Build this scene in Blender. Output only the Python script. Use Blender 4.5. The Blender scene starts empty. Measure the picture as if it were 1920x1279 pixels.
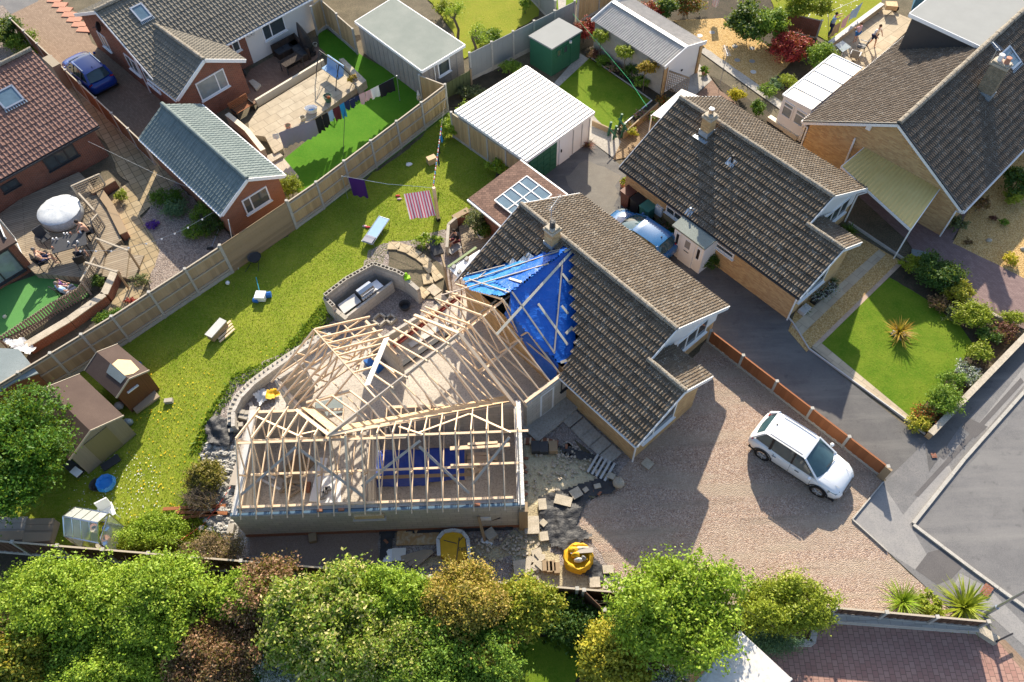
import bpy,math,random
import numpy as np
from math import sin,cos,tan,radians,pi,hypot,atan2,sqrt
from mathutils import Vector,Matrix
random.seed(7);rng=np.random.default_rng(7)
S=bpy.context.scene;COL=S.collection
# ---------------- camera ----------------
H=31.0;FPX=1480.0
def _cam():
    d=np.array([996-960,1635-639.5,FPX]);d /=np.linalg.norm(d)
    f=np.array([0,0,1.]);Y=f-(f@d)*d;Y /=np.linalg.norm(Y)
    return np.array([np.cross(Y,-d),Y,-d])
RC=_cam()
cd=bpy.data.cameras.new('camera');cam=bpy.data.objects.new('camera',cd);COL.objects.link(cam)
cd.sensor_width=36;cd.lens=FPX/1920*36;cd.clip_end=2000;cd.clip_start=.5
m4=Matrix.Identity(4)
for i in range(3):
    m4[i][0]=RC[i][0];m4[i][1]=-RC[i][1];m4[i][2]=-RC[i][2]
m4[2][3]=H
cam.matrix_world=m4;S.camera=cam
# ---------------- light ----------------
SUN_AZ=radians(84.0);SUN_EL=radians(29.0)
w=bpy.data.worlds.new('World');S.world=w;w.use_nodes=True
nt=w.node_tree;bg=nt.nodes['Background'];sk=nt.nodes.new('ShaderNodeTexSky')
sk.sky_type='NISHITA';sk.sun_disc=False;sk.sun_elevation=SUN_EL;sk.sun_rotation=pi/2-SUN_AZ
sk.air_density=1.0;sk.dust_density=1.5
nt.links.new(sk.outputs[0],bg.inputs[0]);bg.inputs[1].default_value=0.125
sd=bpy.data.lights.new('sun','SUN');sun=bpy.data.objects.new('sun',sd);COL.objects.link(sun)
sd.energy=5.0;sd.angle=radians(0.6);sd.color=(1,.88,.7)
sv=Vector((cos(SUN_AZ)*cos(SUN_EL),sin(SUN_AZ)*cos(SUN_EL),sin(SUN_EL)))
sun.rotation_euler=sv.to_track_quat('Z','Y').to_euler();sun.location=sv*60
S.view_settings.view_transform='Standard';S.view_settings.look='None'
S.view_settings.exposure=1.0;S.view_settings.gamma=1
# ---------------- surveying helpers:photo pixel -> point of the place ----------------
def ray(px,py):
    return RC @ np.array([px-960,py-639.5,FPX])
def at(px,py,z=0.):
    d=ray(px,py);t=(z-H)/d[2]
    return (d[0]*t,d[1]*t,z)
def a2(px,py,z=0.):return at(px,py,z)[:2]
def hit(px,py,P0,N):
    d=ray(px,py);o=np.array([0,0,H]);P0=np.array(P0,float);N=np.array(N,float)
    t=((P0-o)@N)/(d@N);return o+d*t
def hitwall(px,py,A,B):
    return hit(px,py,(A[0],A[1],0),(B[1]-A[1],-(B[0]-A[0]),0))
# ---------------- mesh builder ----------------
OFF={}
def v3(p):return (float(p[0]),float(p[1]),float(p[2]))
class MB:
    def __init__(s):s.v=[];s.f=[];s.m=[];s.uv={};s.mi=0;s.sm=False
    def face(s,pts,uv=None):
        n=len(s.v);s.v +=[v3(p) for p in pts];s.f.append(tuple(range(n,n+len(pts))));s.m.append(s.mi)
        if uv:s.uv[len(s.f)-1]=uv
    def mesh(s,vs,fs):
        n=len(s.v);s.v +=[v3(p) for p in vs]
        for f in fs:s.f.append(tuple(i+n for i in f));s.m.append(s.mi)
        return s
    def prism(s,poly,z0,z1):
        a=sum(poly[i][0]*poly[(i+1) % len(poly)][1]-poly[(i+1) % len(poly)][0]*poly[i][1] for i in range(len(poly)))
        if a < 0:poly=poly[::-1]
        n=len(poly);zz0=z0 if hasattr(z0,'__len__') else [z0]*n;zz1=z1 if hasattr(z1,'__len__') else [z1]*n
        vs=[(p[0],p[1],zz0[i]) for i,p in enumerate(poly)]+[(p[0],p[1],zz1[i]) for i,p in enumerate(poly)]
        fs=[tuple(range(n-1,-1,-1)),tuple(range(n,2*n))]+[(i,(i+1) % n,n+(i+1) % n,n+i) for i in range(n)]
        return s.mesh(vs,fs)
    def hexa(s,c,ax,ay,az):
        c=np.array(c,float);ax,ay,az=(np.array(q,float)/2 for q in (ax,ay,az))
        vs=[c+i*ax+j*ay+k*az for k in (-1,1) for j in (-1,1) for i in (-1,1)]
        return s.mesh(vs,[(0,2,3,1),(4,5,7,6),(0,1,5,4),(2,6,7,3),(0,4,6,2),(1,3,7,5)])
    def box(s,c,size,rz=0.):
        x,y,z=size;return s.hexa(c,(x*cos(rz),x*sin(rz),0),(-y*sin(rz),y*cos(rz),0),(0,0,z))
    def beam(s,p,q,wd,ht,up=(0,0,1)):
        p=np.array(p,float);q=np.array(q,float);d=q-p;L=np.linalg.norm(d)
        if L < 1e-6:return s
        u=d/L;sd_=np.cross(u,np.array(up,float))
        if np.linalg.norm(sd_) < 1e-3:sd_=np.cross(u,(1.,0,0))
        sd_ /=np.linalg.norm(sd_);n_=np.cross(sd_,u)
        return s.hexa((p+q)/2,d,sd_*-wd,n_*ht)
    def tube(s,p,q,r0,r1=None,n=8,cap=True):
        r1=r0 if r1 is None else r1
        p=np.array(p,float);q=np.array(q,float);d=q-p;d=d/max(np.linalg.norm(d),1e-9)
        a=np.cross(d,(0,0,1.)) if abs(d[2]) < .9 else np.cross(d,(1.,0,0));a /=np.linalg.norm(a);b=np.cross(d,a)
        vs=[p+r0*(cos(2*pi*i/n)*a+sin(2*pi*i/n)*b) for i in range(n)]+[q+r1*(cos(2*pi*i/n)*a+sin(2*pi*i/n)*b) for i in range(n)]
        fs=[(i,(i+1) % n,n+(i+1) % n,n+i) for i in range(n)]
        if cap:fs +=[tuple(range(n-1,-1,-1)),tuple(range(n,2*n))]
        return s.mesh(vs,fs)
    def path(s,pts,r,n=6):
        for i in range(len(pts)-1):s.tube(pts[i],pts[i+1],r,r,n)
        return s
    def lathe(s,c,prof,n=16):
        vs=[];fs=[]
        for (r,z) in prof:
            for i in range(n):vs.append((c[0]+r*cos(2*pi*i/n),c[1]+r*sin(2*pi*i/n),c[2]+z))
        for k in range(len(prof)-1):
            for i in range(n):j=(i+1) % n;fs.append((k*n+i,k*n+j,(k+1)*n+j,(k+1)*n+i))
        fs.append(tuple(range(n-1,-1,-1)));fs.append(tuple(range((len(prof)-1)*n,len(prof)*n)))
        return s.mesh(vs,fs)
    def ball(s,c,r,n=10,m=6,jit=0):
        rx,ry,rz=r if hasattr(r,'__len__') else (r,r,r)
        vs=[];fs=[]
        for k in range(m+1):
            ph=pi*k/m
            for i in range(n):
                j=1+random.uniform(-jit,jit)
                vs.append((c[0]+rx*j*sin(ph)*cos(2*pi*i/n),c[1]+ry*j*sin(ph)*sin(2*pi*i/n),c[2]-rz*j*cos(ph)))
        for k in range(m):
            for i in range(n):j=(i+1) % n;fs.append((k*n+i,k*n+j,(k+1)*n+j,(k+1)*n+i))
        return s.mesh(vs,fs)
    def build(s,name,mats,parent=None,smooth=False,origin=None,merge=False):
        me=bpy.data.meshes.new(name)
        if parent is not None:off=OFF[parent.name]
        elif origin is not None:off=origin
        else:
            V=np.array(s.v);off=((V[:,0].min()+V[:,0].max())/2,(V[:,1].min()+V[:,1].max())/2,V[:,2].min())
        V=np.array(s.v)-np.array(off)
        me.from_pydata(V.tolist(),[],s.f)
        if not isinstance(mats,(list,tuple)):mats=[mats]
        for m in mats:me.materials.append(m)
        me.polygons.foreach_set('material_index',s.m)
        if smooth or s.sm:me.polygons.foreach_set('use_smooth',[True]*len(s.f))
        uvl=me.uv_layers.new(name='UVMap');uv=np.zeros((len(me.loops),2))
        P=np.array(s.v);me.calc_loop_triangles()
        for pi_,poly in enumerate(me.polygons):
            idx=list(s.f[pi_]);ls=poly.loop_start
            if pi_ in s.uv:uv[ls:ls+len(idx)]=s.uv[pi_];continue
            n=poly.normal
            if abs(n.z) > .75:uv[ls:ls+len(idx)]=P[idx][:,:2]
            else:
                h=hypot(n.x,n.y);t=np.array((-n.y/h,n.x/h,0))
                uv[ls:ls+len(idx),0]=P[idx]@t;uv[ls:ls+len(idx),1]=P[idx][:,2]
        uvl.data.foreach_set('uv',uv.ravel())
        if merge:
            import bmesh
            b=bmesh.new();b.from_mesh(me);bmesh.ops.remove_doubles(b,verts=b.verts,dist=1e-4)
            bmesh.ops.recalc_face_normals(b,faces=b.faces);b.to_mesh(me);b.free()
        o=bpy.data.objects.new(name,me);COL.objects.link(o)
        if parent is not None:o.parent=parent
        else:o.location=off
        OFF[o.name]=off
        return o
def tag(o,label,cat,group=None):
    o['label']=label;o['category']=cat
    if group:o['group']=group
    return o
def struct(o,kind='structure'):o['kind']=kind;return o
def thing(name,label,cat,loc,group=None):
    o=bpy.data.objects.new(name,None);o.empty_display_size=.2;COL.objects.link(o)
    loc=(float(loc[0]),float(loc[1]),float(loc[2]) if len(loc) > 2 else 0.)
    o.location=loc;OFF[o.name]=loc
    return tag(o,label,cat,group)
def part(name,bm,mat,parent,label=None,**k):
    o=bm.build(name,mat,parent,**k)
    if label:o['label']=label
    return o
def dup(root,loc,rz=0,label=None,group=None,scale=None):
    def cp(o,par):
        c=o.copy();COL.objects.link(c)
        if par is not None:c.parent=par
        for ch in [x for x in ALLCH.get(o.name,[])]:cp(ch,c)
        return c
    def index(o):
        ALLCH[o.name]=list(o.children)
        for ch in o.children:index(ch)
    index(root);r=cp(root,None);r.location=loc;r.rotation_euler=(0,0,rz)
    if scale:r.scale=(scale,)*3
    if label:r['label']=label
    if group:r['group']=group
    OFF[r.name]=tuple(loc)
    return r
ALLCH={}
# ---------------- materials ----------------
class N:
    def __init__(s,name,rough=.8,metal=0.,spec=.3):
        s.mat=bpy.data.materials.new(name);s.mat.use_nodes=True;s.t=s.mat.node_tree
        s.b=s.t.nodes['Principled BSDF'];s.b.inputs['Roughness'].default_value=rough
        s.b.inputs['Metallic'].default_value=metal;s.b.inputs['Specular IOR Level'].default_value=spec
        s.tc=s.n('ShaderNodeTexCoord')
    def n(s,t,**k):
        x=s.t.nodes.new(t)
        for a,b in k.items():setattr(x,a,b)
        return x
    def l(s,a,b):
        if isinstance(a,(int,float)):b.default_value=a
        elif isinstance(a,tuple):b.default_value=a if len(a)==4 or len(a)==len(b.default_value) else a+(1,)
        else:s.t.links.new(a,b)
    def vec(s,which='Object',scale=None,rot=0):
        o=s.tc.outputs[which]
        if scale or rot:
            m=s.n('ShaderNodeMapping');s.l(o,m.inputs[0])
            if scale:m.inputs['Scale'].default_value=scale
            m.inputs['Rotation'].default_value=(0,0,rot);o=m.outputs[0]
        return o
    def noise(s,sc,det=3,vec=None,rough=.6,color=False):
        x=s.n('ShaderNodeTexNoise');x.inputs['Scale'].default_value=sc;x.inputs['Detail'].default_value=det
        x.inputs['Roughness'].default_value=rough;s.l(vec or s.vec(),x.inputs['Vector']);return x.outputs[1 if color else 0]
    def vor(s,sc,vec=None,out='Distance',rnd=1):
        x=s.n('ShaderNodeTexVoronoi');x.inputs['Scale'].default_value=sc;x.inputs['Randomness'].default_value=rnd
        s.l(vec or s.vec(),x.inputs['Vector']);return x.outputs[out]
    def ramp(s,fac,*st):
        x=s.n('ShaderNodeValToRGB');e=x.color_ramp.elements
        while len(e) < len(st):e.new(.5)
        for i,(p,c) in enumerate(st):e[i].position=p;e[i].color=(c if len(c)==4 else tuple(c)+(1,)) if hasattr(c,'__len__') else (c,c,c,1)
        s.l(fac,x.inputs[0]);return x.outputs[0]
    def mix(s,f,a,b,mode='MIX'):
        x=s.n('ShaderNodeMix',data_type='RGBA',blend_type=mode);s.l(f,x.inputs[0]);s.l(a,x.inputs[6]);s.l(b,x.inputs[7]);return x.outputs[2]
    def ma(s,op,a,b=0.):
        x=s.n('ShaderNodeMath',operation=op);s.l(a,x.inputs[0]);s.l(b,x.inputs[1]);return x.outputs[0]
    def sep(s,v):x=s.n('ShaderNodeSeparateXYZ');s.l(v,x.inputs[0]);return x.outputs
    def comb(s,a,b,c=0.):
        x=s.n('ShaderNodeCombineXYZ');s.l(a,x.inputs[0]);s.l(b,x.inputs[1]);s.l(c,x.inputs[2]);return x.outputs[0]
    def white(s,v):
        x=s.n('ShaderNodeTexWhiteNoise',noise_dimensions='3D');s.l(v,x.inputs[0]);return x.outputs[0]
    def island(s):return s.n('ShaderNodeNewGeometry').outputs['Random Per Island']
    def brick(s,vec,c1,c2,mort,bw,bh,ms=.01,off=.5,sq=1):
        x=s.n('ShaderNodeTexBrick');x.offset=off;s.l(vec,x.inputs['Vector'])
        for k,v in (('Color1',c1),('Color2',c2),('Mortar',mort)):x.inputs[k].default_value=tuple(v)+(1,)
        for k,v in (('Scale',1),('Mortar Size',ms),('Brick Width',bw),('Row Height',bh),('Bias',0),('Mortar Smooth',.2)):x.inputs[k].default_value=v
        return x.outputs
    def col(s,c):s.l(c,s.b.inputs['Base Color']);return s
    def bump(s,h,st=.5,dist=.02):
        x=s.n('ShaderNodeBump');x.inputs['Strength'].default_value=st;x.inputs['Distance'].default_value=dist
        s.l(h,x.inputs['Height']);s.l(x.outputs[0],s.b.inputs['Normal']);return s
def plain(name,c,rough=.6,metal=0.,var=.12,sc=4.,spec=.3):
    n=N(name,rough,metal,spec);f=n.noise(sc,3)
    n.col(n.mix(f,tuple(x*(1-var) for x in c),tuple(min(1,x*(1+var)) for x in c)));return n.mat
def speck(name,c1,c2,c3,s1=1.5,s2=30.,rough=.9,bs=.4,bd=.02):
    n=N(name,rough);a=n.noise(s1,4);b=n.noise(s2,3)
    c=n.mix(n.ramp(a,(.35,0),(.65,1)),c1,c2);c=n.mix(n.ramp(b,(.45,0),(.7,1)),c,c3);n.col(c).bump(b,bs,bd);return n.mat
def tilemat(name,c1,c2,lich,pitch=.3,gauge=.37,lamt=.5,sp=22.,rough=.85):
    n=N(name,rough);uv=n.sep(n.vec('UV'))
    cell=n.comb(n.ma('FLOOR',n.ma('DIVIDE',uv[0],pitch)),n.ma('FLOOR',n.ma('DIVIDE',uv[1],gauge)))
    r=n.white(cell);big=n.noise(.8,4);c=n.mix(n.ma('ADD',n.ma('MULTIPLY',r,.55),n.ma('MULTIPLY',big,.45)),c1,c2)
    l1=n.noise(sp,3,rough=.7);l2=n.noise(3.,3)
    f=n.ramp(n.ma('ADD',l1,n.ma('MULTIPLY',l2,.35)),(.78-.1*lamt,0),(.9-.1*lamt,1));c=n.mix(n.ma('MULTIPLY',f,.8),c,lich)
    streak=n.noise(1.,4,n.vec('UV',(7,.8,1)));c=n.mix(n.ma('MULTIPLY',n.ramp(streak,(.45,0),(.75,1)),.35),c,tuple(x*.45 for x in c1))
    n.col(c).bump(n.noise(60,3),.5,.01);return n.mat
def brickmat(name,c1,c2,mort,bw=.225,bh=.075,ms=.009,blotch=None,off=.5,which='UV',rot=0,bs=.6,rough=.85):
    n=N(name,rough);o=n.brick(n.vec(which,rot=rot) if rot else n.vec(which),c1,c2,mort,bw,bh,ms,off)
    c=n.mix(n.ma('MULTIPLY',n.noise(1.3,4),.5),o[0],tuple(x*.6 for x in c1),'MIX')
    if blotch:c=n.mix(n.ma('MULTIPLY',n.ramp(n.noise(.9,5,rough=.7),(.5,0),(.7,1)),.6),c,blotch)
    n.col(c).bump(n.ma('ADD',n.ma('SUBTRACT',1.,o[1]),n.ma('MULTIPLY',n.noise(40),.3)),bs,.01);return n.mat
def leafmat(name,*cols,rough=.55,tr=.25):
    n=N(name,rough);k=len(cols);c=n.ramp(n.island(),*[((i+.5)/k,col) for i,col in enumerate(cols)])
    c=n.mix(n.ma('MULTIPLY',n.ramp(n.noise(.9,2),(.4,0),(.6,1)),.45),c,tuple(x*.62 for x in cols[0]))
    n.col(c)
    try:n.b.inputs['Subsurface Weight'].default_value=0
    except Exception:pass
    d=n.n('ShaderNodeBsdfTranslucent');n.l(n.mix(.5,c,(.5,.6,.05)),d.inputs[0])
    mx=n.n('ShaderNodeMixShader');mx.inputs[0].default_value=tr
    n.l(n.b.outputs[0],mx.inputs[1]);n.l(d.outputs[0],mx.inputs[2]);n.l(mx.outputs[0],n.t.nodes['Material Output'].inputs[0]);return n.mat
def grassmat(name,c1,c2,c3,s=1.,bs=.6):
    n=N(name,.95,spec=.1);a=n.noise(.5*s,5);b=n.noise(7*s,4,rough=.7);d=n.noise(45,3)
    c=n.mix(n.ramp(a,(.35,0),(.65,1)),c1,c2);c=n.mix(n.ma('MULTIPLY',n.ramp(b,(.45,0),(.7,1)),.6),c,c3)
    c=n.mix(n.ma('MULTIPLY',n.ramp(d,(.4,1),(.6,0)),.3),c,tuple(x*.5 for x in c1));n.col(c).bump(n.ma('ADD',d,b),bs,.04);return n.mat
def gravelmat(name,cols,sc=28.,dirt=None,damt=.5,bd=.03):
    n=N(name,.9);cell=n.vor(sc,out='Color');dist=n.vor(sc);k=len(cols)
    c=n.ramp(n.sep(cell)[0],*[((i+.5)/k,q) for i,q in enumerate(cols)])
    if dirt:c=n.mix(n.ma('MULTIPLY',n.ramp(n.noise(.5,6,n.vec('Object',(.35,2.4,1),.12),rough=.68),(.44,0),(.62,1)),damt),c,dirt);c=n.mix(n.ma('MULTIPLY',n.ramp(n.noise(.6,6,n.vec('Object',(.3,3.,1),.1),rough=.7),(.56,0),(.62,1)),.35),c,tuple(x*.5 for x in dirt))
    c=n.mix(n.ma('MULTIPLY',n.noise(1.2,4),.35),c,tuple(x*.6 for x in cols[0]))
    n.col(c).bump(n.ma('SUBTRACT',1.,dist),1.,bd);return n.mat
def slabmat(name,c1,c2,mort,bw=.6,bh=.6,ms=.015,off=.5,rot=0.,which='Object'):
    n=N(name,.85);o=n.brick(n.vec(which,rot=rot),c1,c2,mort,bw,bh,ms,off)
    c=n.mix(n.ma('MULTIPLY',n.ramp(n.noise(1.5,5,rough=.7),(.4,0),(.7,1)),.45),o[0],tuple(x*.5 for x in c1))
    n.col(c).bump(n.ma('ADD',n.ma('SUBTRACT',1.,o[1]),n.ma('MULTIPLY',n.noise(12,4),.4)),.5,.012);return n.mat
def woodmat(name,c1,c2,rough=.75,sc=(18,18,1.5),board=None,isl=True):
    n=N(name,rough);f=n.noise(1.4,5,n.vec('Object',sc),rough=.7);c=n.mix(f,c1,c2)
    if isl:c=n.mix(n.ma('MULTIPLY',n.island(),.45),c,tuple(x*.62 for x in c1))
    n.col(c).bump(n.noise(30),.2,.005);return n.mat
AZ=2.265
def roadmat(name,c1,c2,c3,rot):
    n=N(name,.88);a=n.noise(.7,6,rough=.65);st=n.noise(.5,6,n.vec('Object',(.25,2.2,1),rot),rough=.65);g=n.noise(70,2)
    c=n.mix(n.ramp(a,(.35,0),(.65,1)),c1,c2);c=n.mix(n.ma('MULTIPLY',n.ramp(st,(.46,0),(.7,1)),.7),c,c3);v=n.vor(.55,out='Distance')
    c=n.mix(n.ma('MULTIPLY',n.ramp(g,(.4,0),(.75,1)),.5),c,tuple(min(1,x*1.7) for x in c3));c=n.mix(n.ma('MULTIPLY',n.ramp(n.noise(2.3,5),(.6,0),(.72,1)),.4),c,tuple(x*.6 for x in c1))
    n.col(c).bump(g,.4,.01);return n.mat
GR=dict(
 ground=speck('soil_ground',(.10,.08,.055),(.16,.13,.09),(.05,.06,.03),1.2,14),
 soil=speck('dark_soil',(.045,.033,.024),(.08,.058,.04),(.03,.04,.018),2,18,bs=.7,bd=.05),
 lawn=grassmat('lawn_grass',(.15,.23,.015),(.26,.31,.03),(.36,.33,.09),1.1),
 neat=grassmat('neat_grass',(.085,.175,.01),(.16,.23,.02),(.2,.24,.03),1.6,.5),
 fake=grassmat('artificial_grass',(.06,.185,.012),(.09,.23,.018),(.11,.22,.02),1.1,.3),
 fakel=grassmat('pale_artificial_grass',(.09,.26,.07),(.12,.3,.09),(.1,.27,.08),.4,.25),
 lime=grassmat('yellow_green_grass',(.19,.24,.02),(.26,.28,.03),(.3,.27,.05),.9),
 pink=gravelmat('pink_gravel',[(.25,.165,.125),(.42,.3,.225),(.55,.42,.33),(.34,.235,.18),(.66,.54,.45),(.3,.235,.205)],27,(.42,.35,.27),.75),
 pinkd=gravelmat('brown_fine_gravel',[(.28,.2,.16),(.42,.31,.25),(.34,.26,.21)],40),
 gold=gravelmat('golden_gravel',[(.44,.27,.09),(.62,.42,.17),(.7,.52,.26),(.36,.22,.08)],24),
 grey=gravelmat('grey_gravel',[(.2,.17,.15),(.34,.3,.28),(.28,.22,.2),(.45,.4,.37)],24),
 mulch=gravelmat('rockery_gravel',[(.22,.17,.14),(.33,.28,.25),(.4,.33,.28),(.17,.14,.12)],18),
 asph=roadmat('asphalt_drive',(.06,.06,.065),(.095,.093,.093),(.17,.165,.155),-AZ),
 road=roadmat('road_surface',(.1,.1,.106),(.14,.138,.142),(.2,.195,.188),pi/2-AZ),
 pave=speck('pavement_concrete',(.15,.15,.155),(.2,.195,.195),(.12,.12,.12),1.2,25,.9,.2,.01),
 pavel=speck('pale_pavement',(.24,.235,.235),(.29,.28,.27),(.19,.19,.19),1.2,25,.9,.2,.01),
 paved=speck('dark_patch',(.085,.082,.085),(.11,.105,.105),(.15,.14,.14),1.5,40,.9,.2,.01),
 conc=speck('concrete',(.34,.32,.29),(.42,.4,.36),(.27,.25,.22),1.,12,.9,.2,.01),
 slab=slabmat('sandstone_slabs',(.45,.36,.23),(.52,.44,.31),(.2,.17,.12),.62,.62,.014,.5,-AZ),
 slabc=slabmat('cream_patio_slabs',(.42,.35,.25),(.49,.42,.31),(.2,.17,.12),.85,.6,.012,.4,-AZ+pi/2),
 slabg=slabmat('garden_path_slabs',(.33,.25,.14),(.4,.32,.2),(.13,.11,.07),.45,.45,.02,0,-AZ+.12),
 sand=slabmat('sand_path_slabs',(.5,.42,.3),(.42,.34,.24),(.3,.25,.18),.62,.62,.012,.5,-AZ),
 brk=brickmat('brown_block_paving',(.2,.12,.085),(.27,.17,.12),(.12,.09,.07),.2,.1,.006,which='Object',rot=-AZ,bs=.3),
 brkt=brickmat('tan_block_paving',(.24,.165,.115),(.32,.23,.165),(.17,.13,.09),.2,.1,.006,which='Object',rot=-AZ,bs=.3),
 brkr=brickmat('red_block_paving',(.34,.19,.155),(.42,.26,.21),(.16,.11,.09),.23,.2,.012,which='Object',rot=-AZ+.75,bs=.4),
 brkp=brickmat('purple_block_paving',(.2,.135,.13),(.27,.19,.18),(.14,.1,.1),.2,.1,.006,which='Object',rot=-AZ,bs=.3),
)
MT=dict(
 tileA=tilemat('weathered_brown_tile',(.08,.06,.042),(.165,.125,.085),(.5,.48,.42),lamt=.45),
 tileB=tilemat('brown_tile',(.09,.068,.05),(.15,.115,.085),(.45,.43,.38),lamt=.35),
 tileC=tilemat('grey_brown_tile',(.15,.135,.11),(.21,.19,.155),(.4,.38,.33),lamt=-.1),
 tileR=tilemat('red_brown_tile',(.18,.1,.08),(.26,.15,.12),(.4,.33,.3),lamt=-.3),
 tileG=tilemat('blue_grey_tile',(.13,.17,.17),(.19,.23,.225),(.36,.4,.38),lamt=-.3),
 ridge=speck('ridge_mortar',(.13,.11,.08),(.23,.19,.145),(.42,.4,.35),3,20,.9,.8,.02),
 shing=brickmat('brown_shingle',(.14,.08,.06),(.26,.155,.115),(.06,.04,.03),.2,.14,.008,off=.37),
 bred=brickmat('red_brick',(.3,.1,.055),(.2,.07,.042),(.28,.23,.19),blotch=(.13,.05,.03)),
 bora=brickmat('orange_red_brick',(.36,.14,.075),(.28,.11,.06),(.3,.2,.14)),
 bbuf=brickmat('buff_brick',(.66,.45,.22),(.44,.25,.11),(.5,.38,.24),.225,.075,.007,off=.37),
 block=brickmat('grey_blockwork',(.55,.51,.46),(.45,.42,.37),(.33,.3,.27),.45,.225,.012),
 blockc=speck('concrete_block',(.36,.33,.28),(.46,.42,.36),(.28,.26,.22),3,30,.9,.3,.01),
 pebb=speck('pebbledash',(.25,.225,.2),(.33,.3,.27),(.42,.4,.38),1.5,40,.95,1,.02),
 white=plain('white_upvc',(.78,.79,.8),.35,var=.03),whitew=plain('white_render',(.68,.66,.62),.9,var=.05),
 cream=plain('cream_paint',(.62,.56,.44),.6,var=.06),whm=speck('white_metal_sheet',(.58,.56,.54),(.68,.66,.63),(.5,.47,.43),1.2,7,.5,.1,.005),
 corr=plain('weathered_corrugated_sheet',(.46,.43,.39),.7,var=.3,sc=3.),felt=speck('green_grey_felt',(.2,.235,.215),(.26,.29,.265),(.17,.17,.15),.7,30,.9,.2,.005),
 feltg=plain('grey_felt',(.27,.28,.275),.85,var=.12,sc=1.),feltb=speck('brown_felt',(.07,.047,.04),(.1,.07,.058),(.055,.038,.032),.6,40,.9,.3,.005),
 feltl=speck('bluegrey_felt',(.2,.24,.25),(.25,.29,.3),(.17,.2,.2),.8,30,.9,.3,.005),
 lead=plain('lead_flashing',(.34,.4,.46),.45,.5,.15),dgreen=plain('dark_green_paint',(.03,.12,.07),.5,var=.15),bgreen=plain('black_green_plastic',(.05,.13,.1),.5),
 black=plain('black_plastic',(.02,.02,.023),.4),dark=plain('dark_grey_plastic',(.045,.047,.052),.5),grey=plain('mid_grey',(.25,.25,.25),.6),lgrey=plain('light_grey',(.48,.48,.47),.6),
 chrome=plain('brushed_steel',(.6,.6,.6),.25,1.,.05),galv=plain('galvanised_steel',(.42,.46,.52),.4,.8,.1),cpost=speck('concrete_post',(.38,.365,.33),(.47,.45,.41),(.31,.295,.27),2,20,.9,.2,.01),
 pine=woodmat('fresh_pine',(.72,.53,.35),(.82,.66,.48)),pineg=woodmat('greyed_pine',(.4,.35,.3),(.52,.47,.41)),osb=speck('osb_board',(.6,.42,.24),(.68,.52,.33),(.42,.26,.12),6,25,.8,.2,.005),
 ply=plain('plywood',(.55,.4,.23),.7,var=.15),deck=woodmat('weathered_decking',(.3,.235,.165),(.42,.34,.25)),fence=woodmat('fence_boards',(.4,.28,.14),(.6,.45,.26)),
 fenceg=woodmat('weathered_fence_boards',(.34,.25,.15),(.5,.385,.25)),fencer=woodmat('orange_brown_fence_boards',(.28,.1,.04),(.36,.145,.06)),fenced=woodmat('dark_brown_fence_boards',(.1,.055,.035),(.15,.085,.055)),
 rail=woodmat('pale_rail',(.42,.36,.28),(.5,.44,.35)),sleeper=woodmat('old_timber',(.28,.2,.12),(.4,.3,.19)),shedw=woodmat('weathered_shed_board',(.3,.255,.19),(.4,.35,.27)),shedr=woodmat('red_brown_shed_board',(.17,.075,.035),(.22,.1,.05)),
 bark=speck('bark',(.1,.08,.06),(.17,.14,.11),(.06,.05,.04),6,30),stone=speck('stone',(.4,.35,.27),(.52,.46,.37),(.3,.27,.22),3,20,.9,.5,.01),
 terra=plain('terracotta',(.45,.22,.15),.8),rubber=plain('rubber',(.015,.015,.016),.7),yellow=plain('yellow_bag',(.62,.36,.015),.6,var=.2),bluep=plain('blue_plastic',(.02,.13,.42),.45),
 gravtop=GR['grey'],red=plain('red_plastic',(.45,.02,.02),.4),purple=plain('purple_towel',(.055,.012,.13),.9),teal=plain('teal_canvas',(.03,.3,.42),.6),
)
def _tarp(name,c1,c2):
    n=N(name,.32,spec=.5);f=n.noise(1.4,5,n.vec('Object',(1,1.5,2),.6),rough=.6);g=n.noise(6,3)
    n.b.inputs['Roughness'].default_value=.6 if 'black' in name else .34;n.col(n.mix(f,c1,c2)).bump(n.ma('ADD',f,n.ma('MULTIPLY',g,.25)),.8,.12);return n.mat
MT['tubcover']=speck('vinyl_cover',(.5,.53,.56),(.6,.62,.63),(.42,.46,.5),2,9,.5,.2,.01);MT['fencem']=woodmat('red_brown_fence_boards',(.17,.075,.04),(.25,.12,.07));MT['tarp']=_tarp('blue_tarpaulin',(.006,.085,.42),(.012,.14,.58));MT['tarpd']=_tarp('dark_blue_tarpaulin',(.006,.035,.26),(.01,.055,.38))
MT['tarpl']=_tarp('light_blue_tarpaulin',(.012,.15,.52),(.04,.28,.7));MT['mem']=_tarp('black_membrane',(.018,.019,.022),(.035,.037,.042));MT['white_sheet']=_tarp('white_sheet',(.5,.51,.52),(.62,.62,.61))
def _glass(name,c,rough=.06):
    n=N(name,rough,spec=.8);n.col(n.mix(n.noise(3,3),tuple(x*.5 for x in c),c));return n.mat
MT['glass']=_glass('window_glass',(.07,.09,.1));MT['glassl']=_glass('pale_window_glass',(.3,.36,.38));MT['skyl']=_glass('skylight_glass',(.16,.25,.32));MT['cglass']=_glass('car_glass',(.05,.11,.13),.04)
def _clear(name):
    n=N(name,.12,spec=.6);n.b.inputs['Base Color'].default_value=(.8,.85,.85,1);n.b.inputs['Alpha'].default_value=.35;return n.mat
MT['clear']=_clear('greenhouse_glazing')
def _paint(name,c):
    n=N(name,.28,spec=.6);n.b.inputs['Base Color'].default_value=tuple(c)+(1,);n.b.inputs['Coat Weight'].default_value=.45;n.b.inputs['Coat Roughness'].default_value=.05;return n.mat
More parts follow.
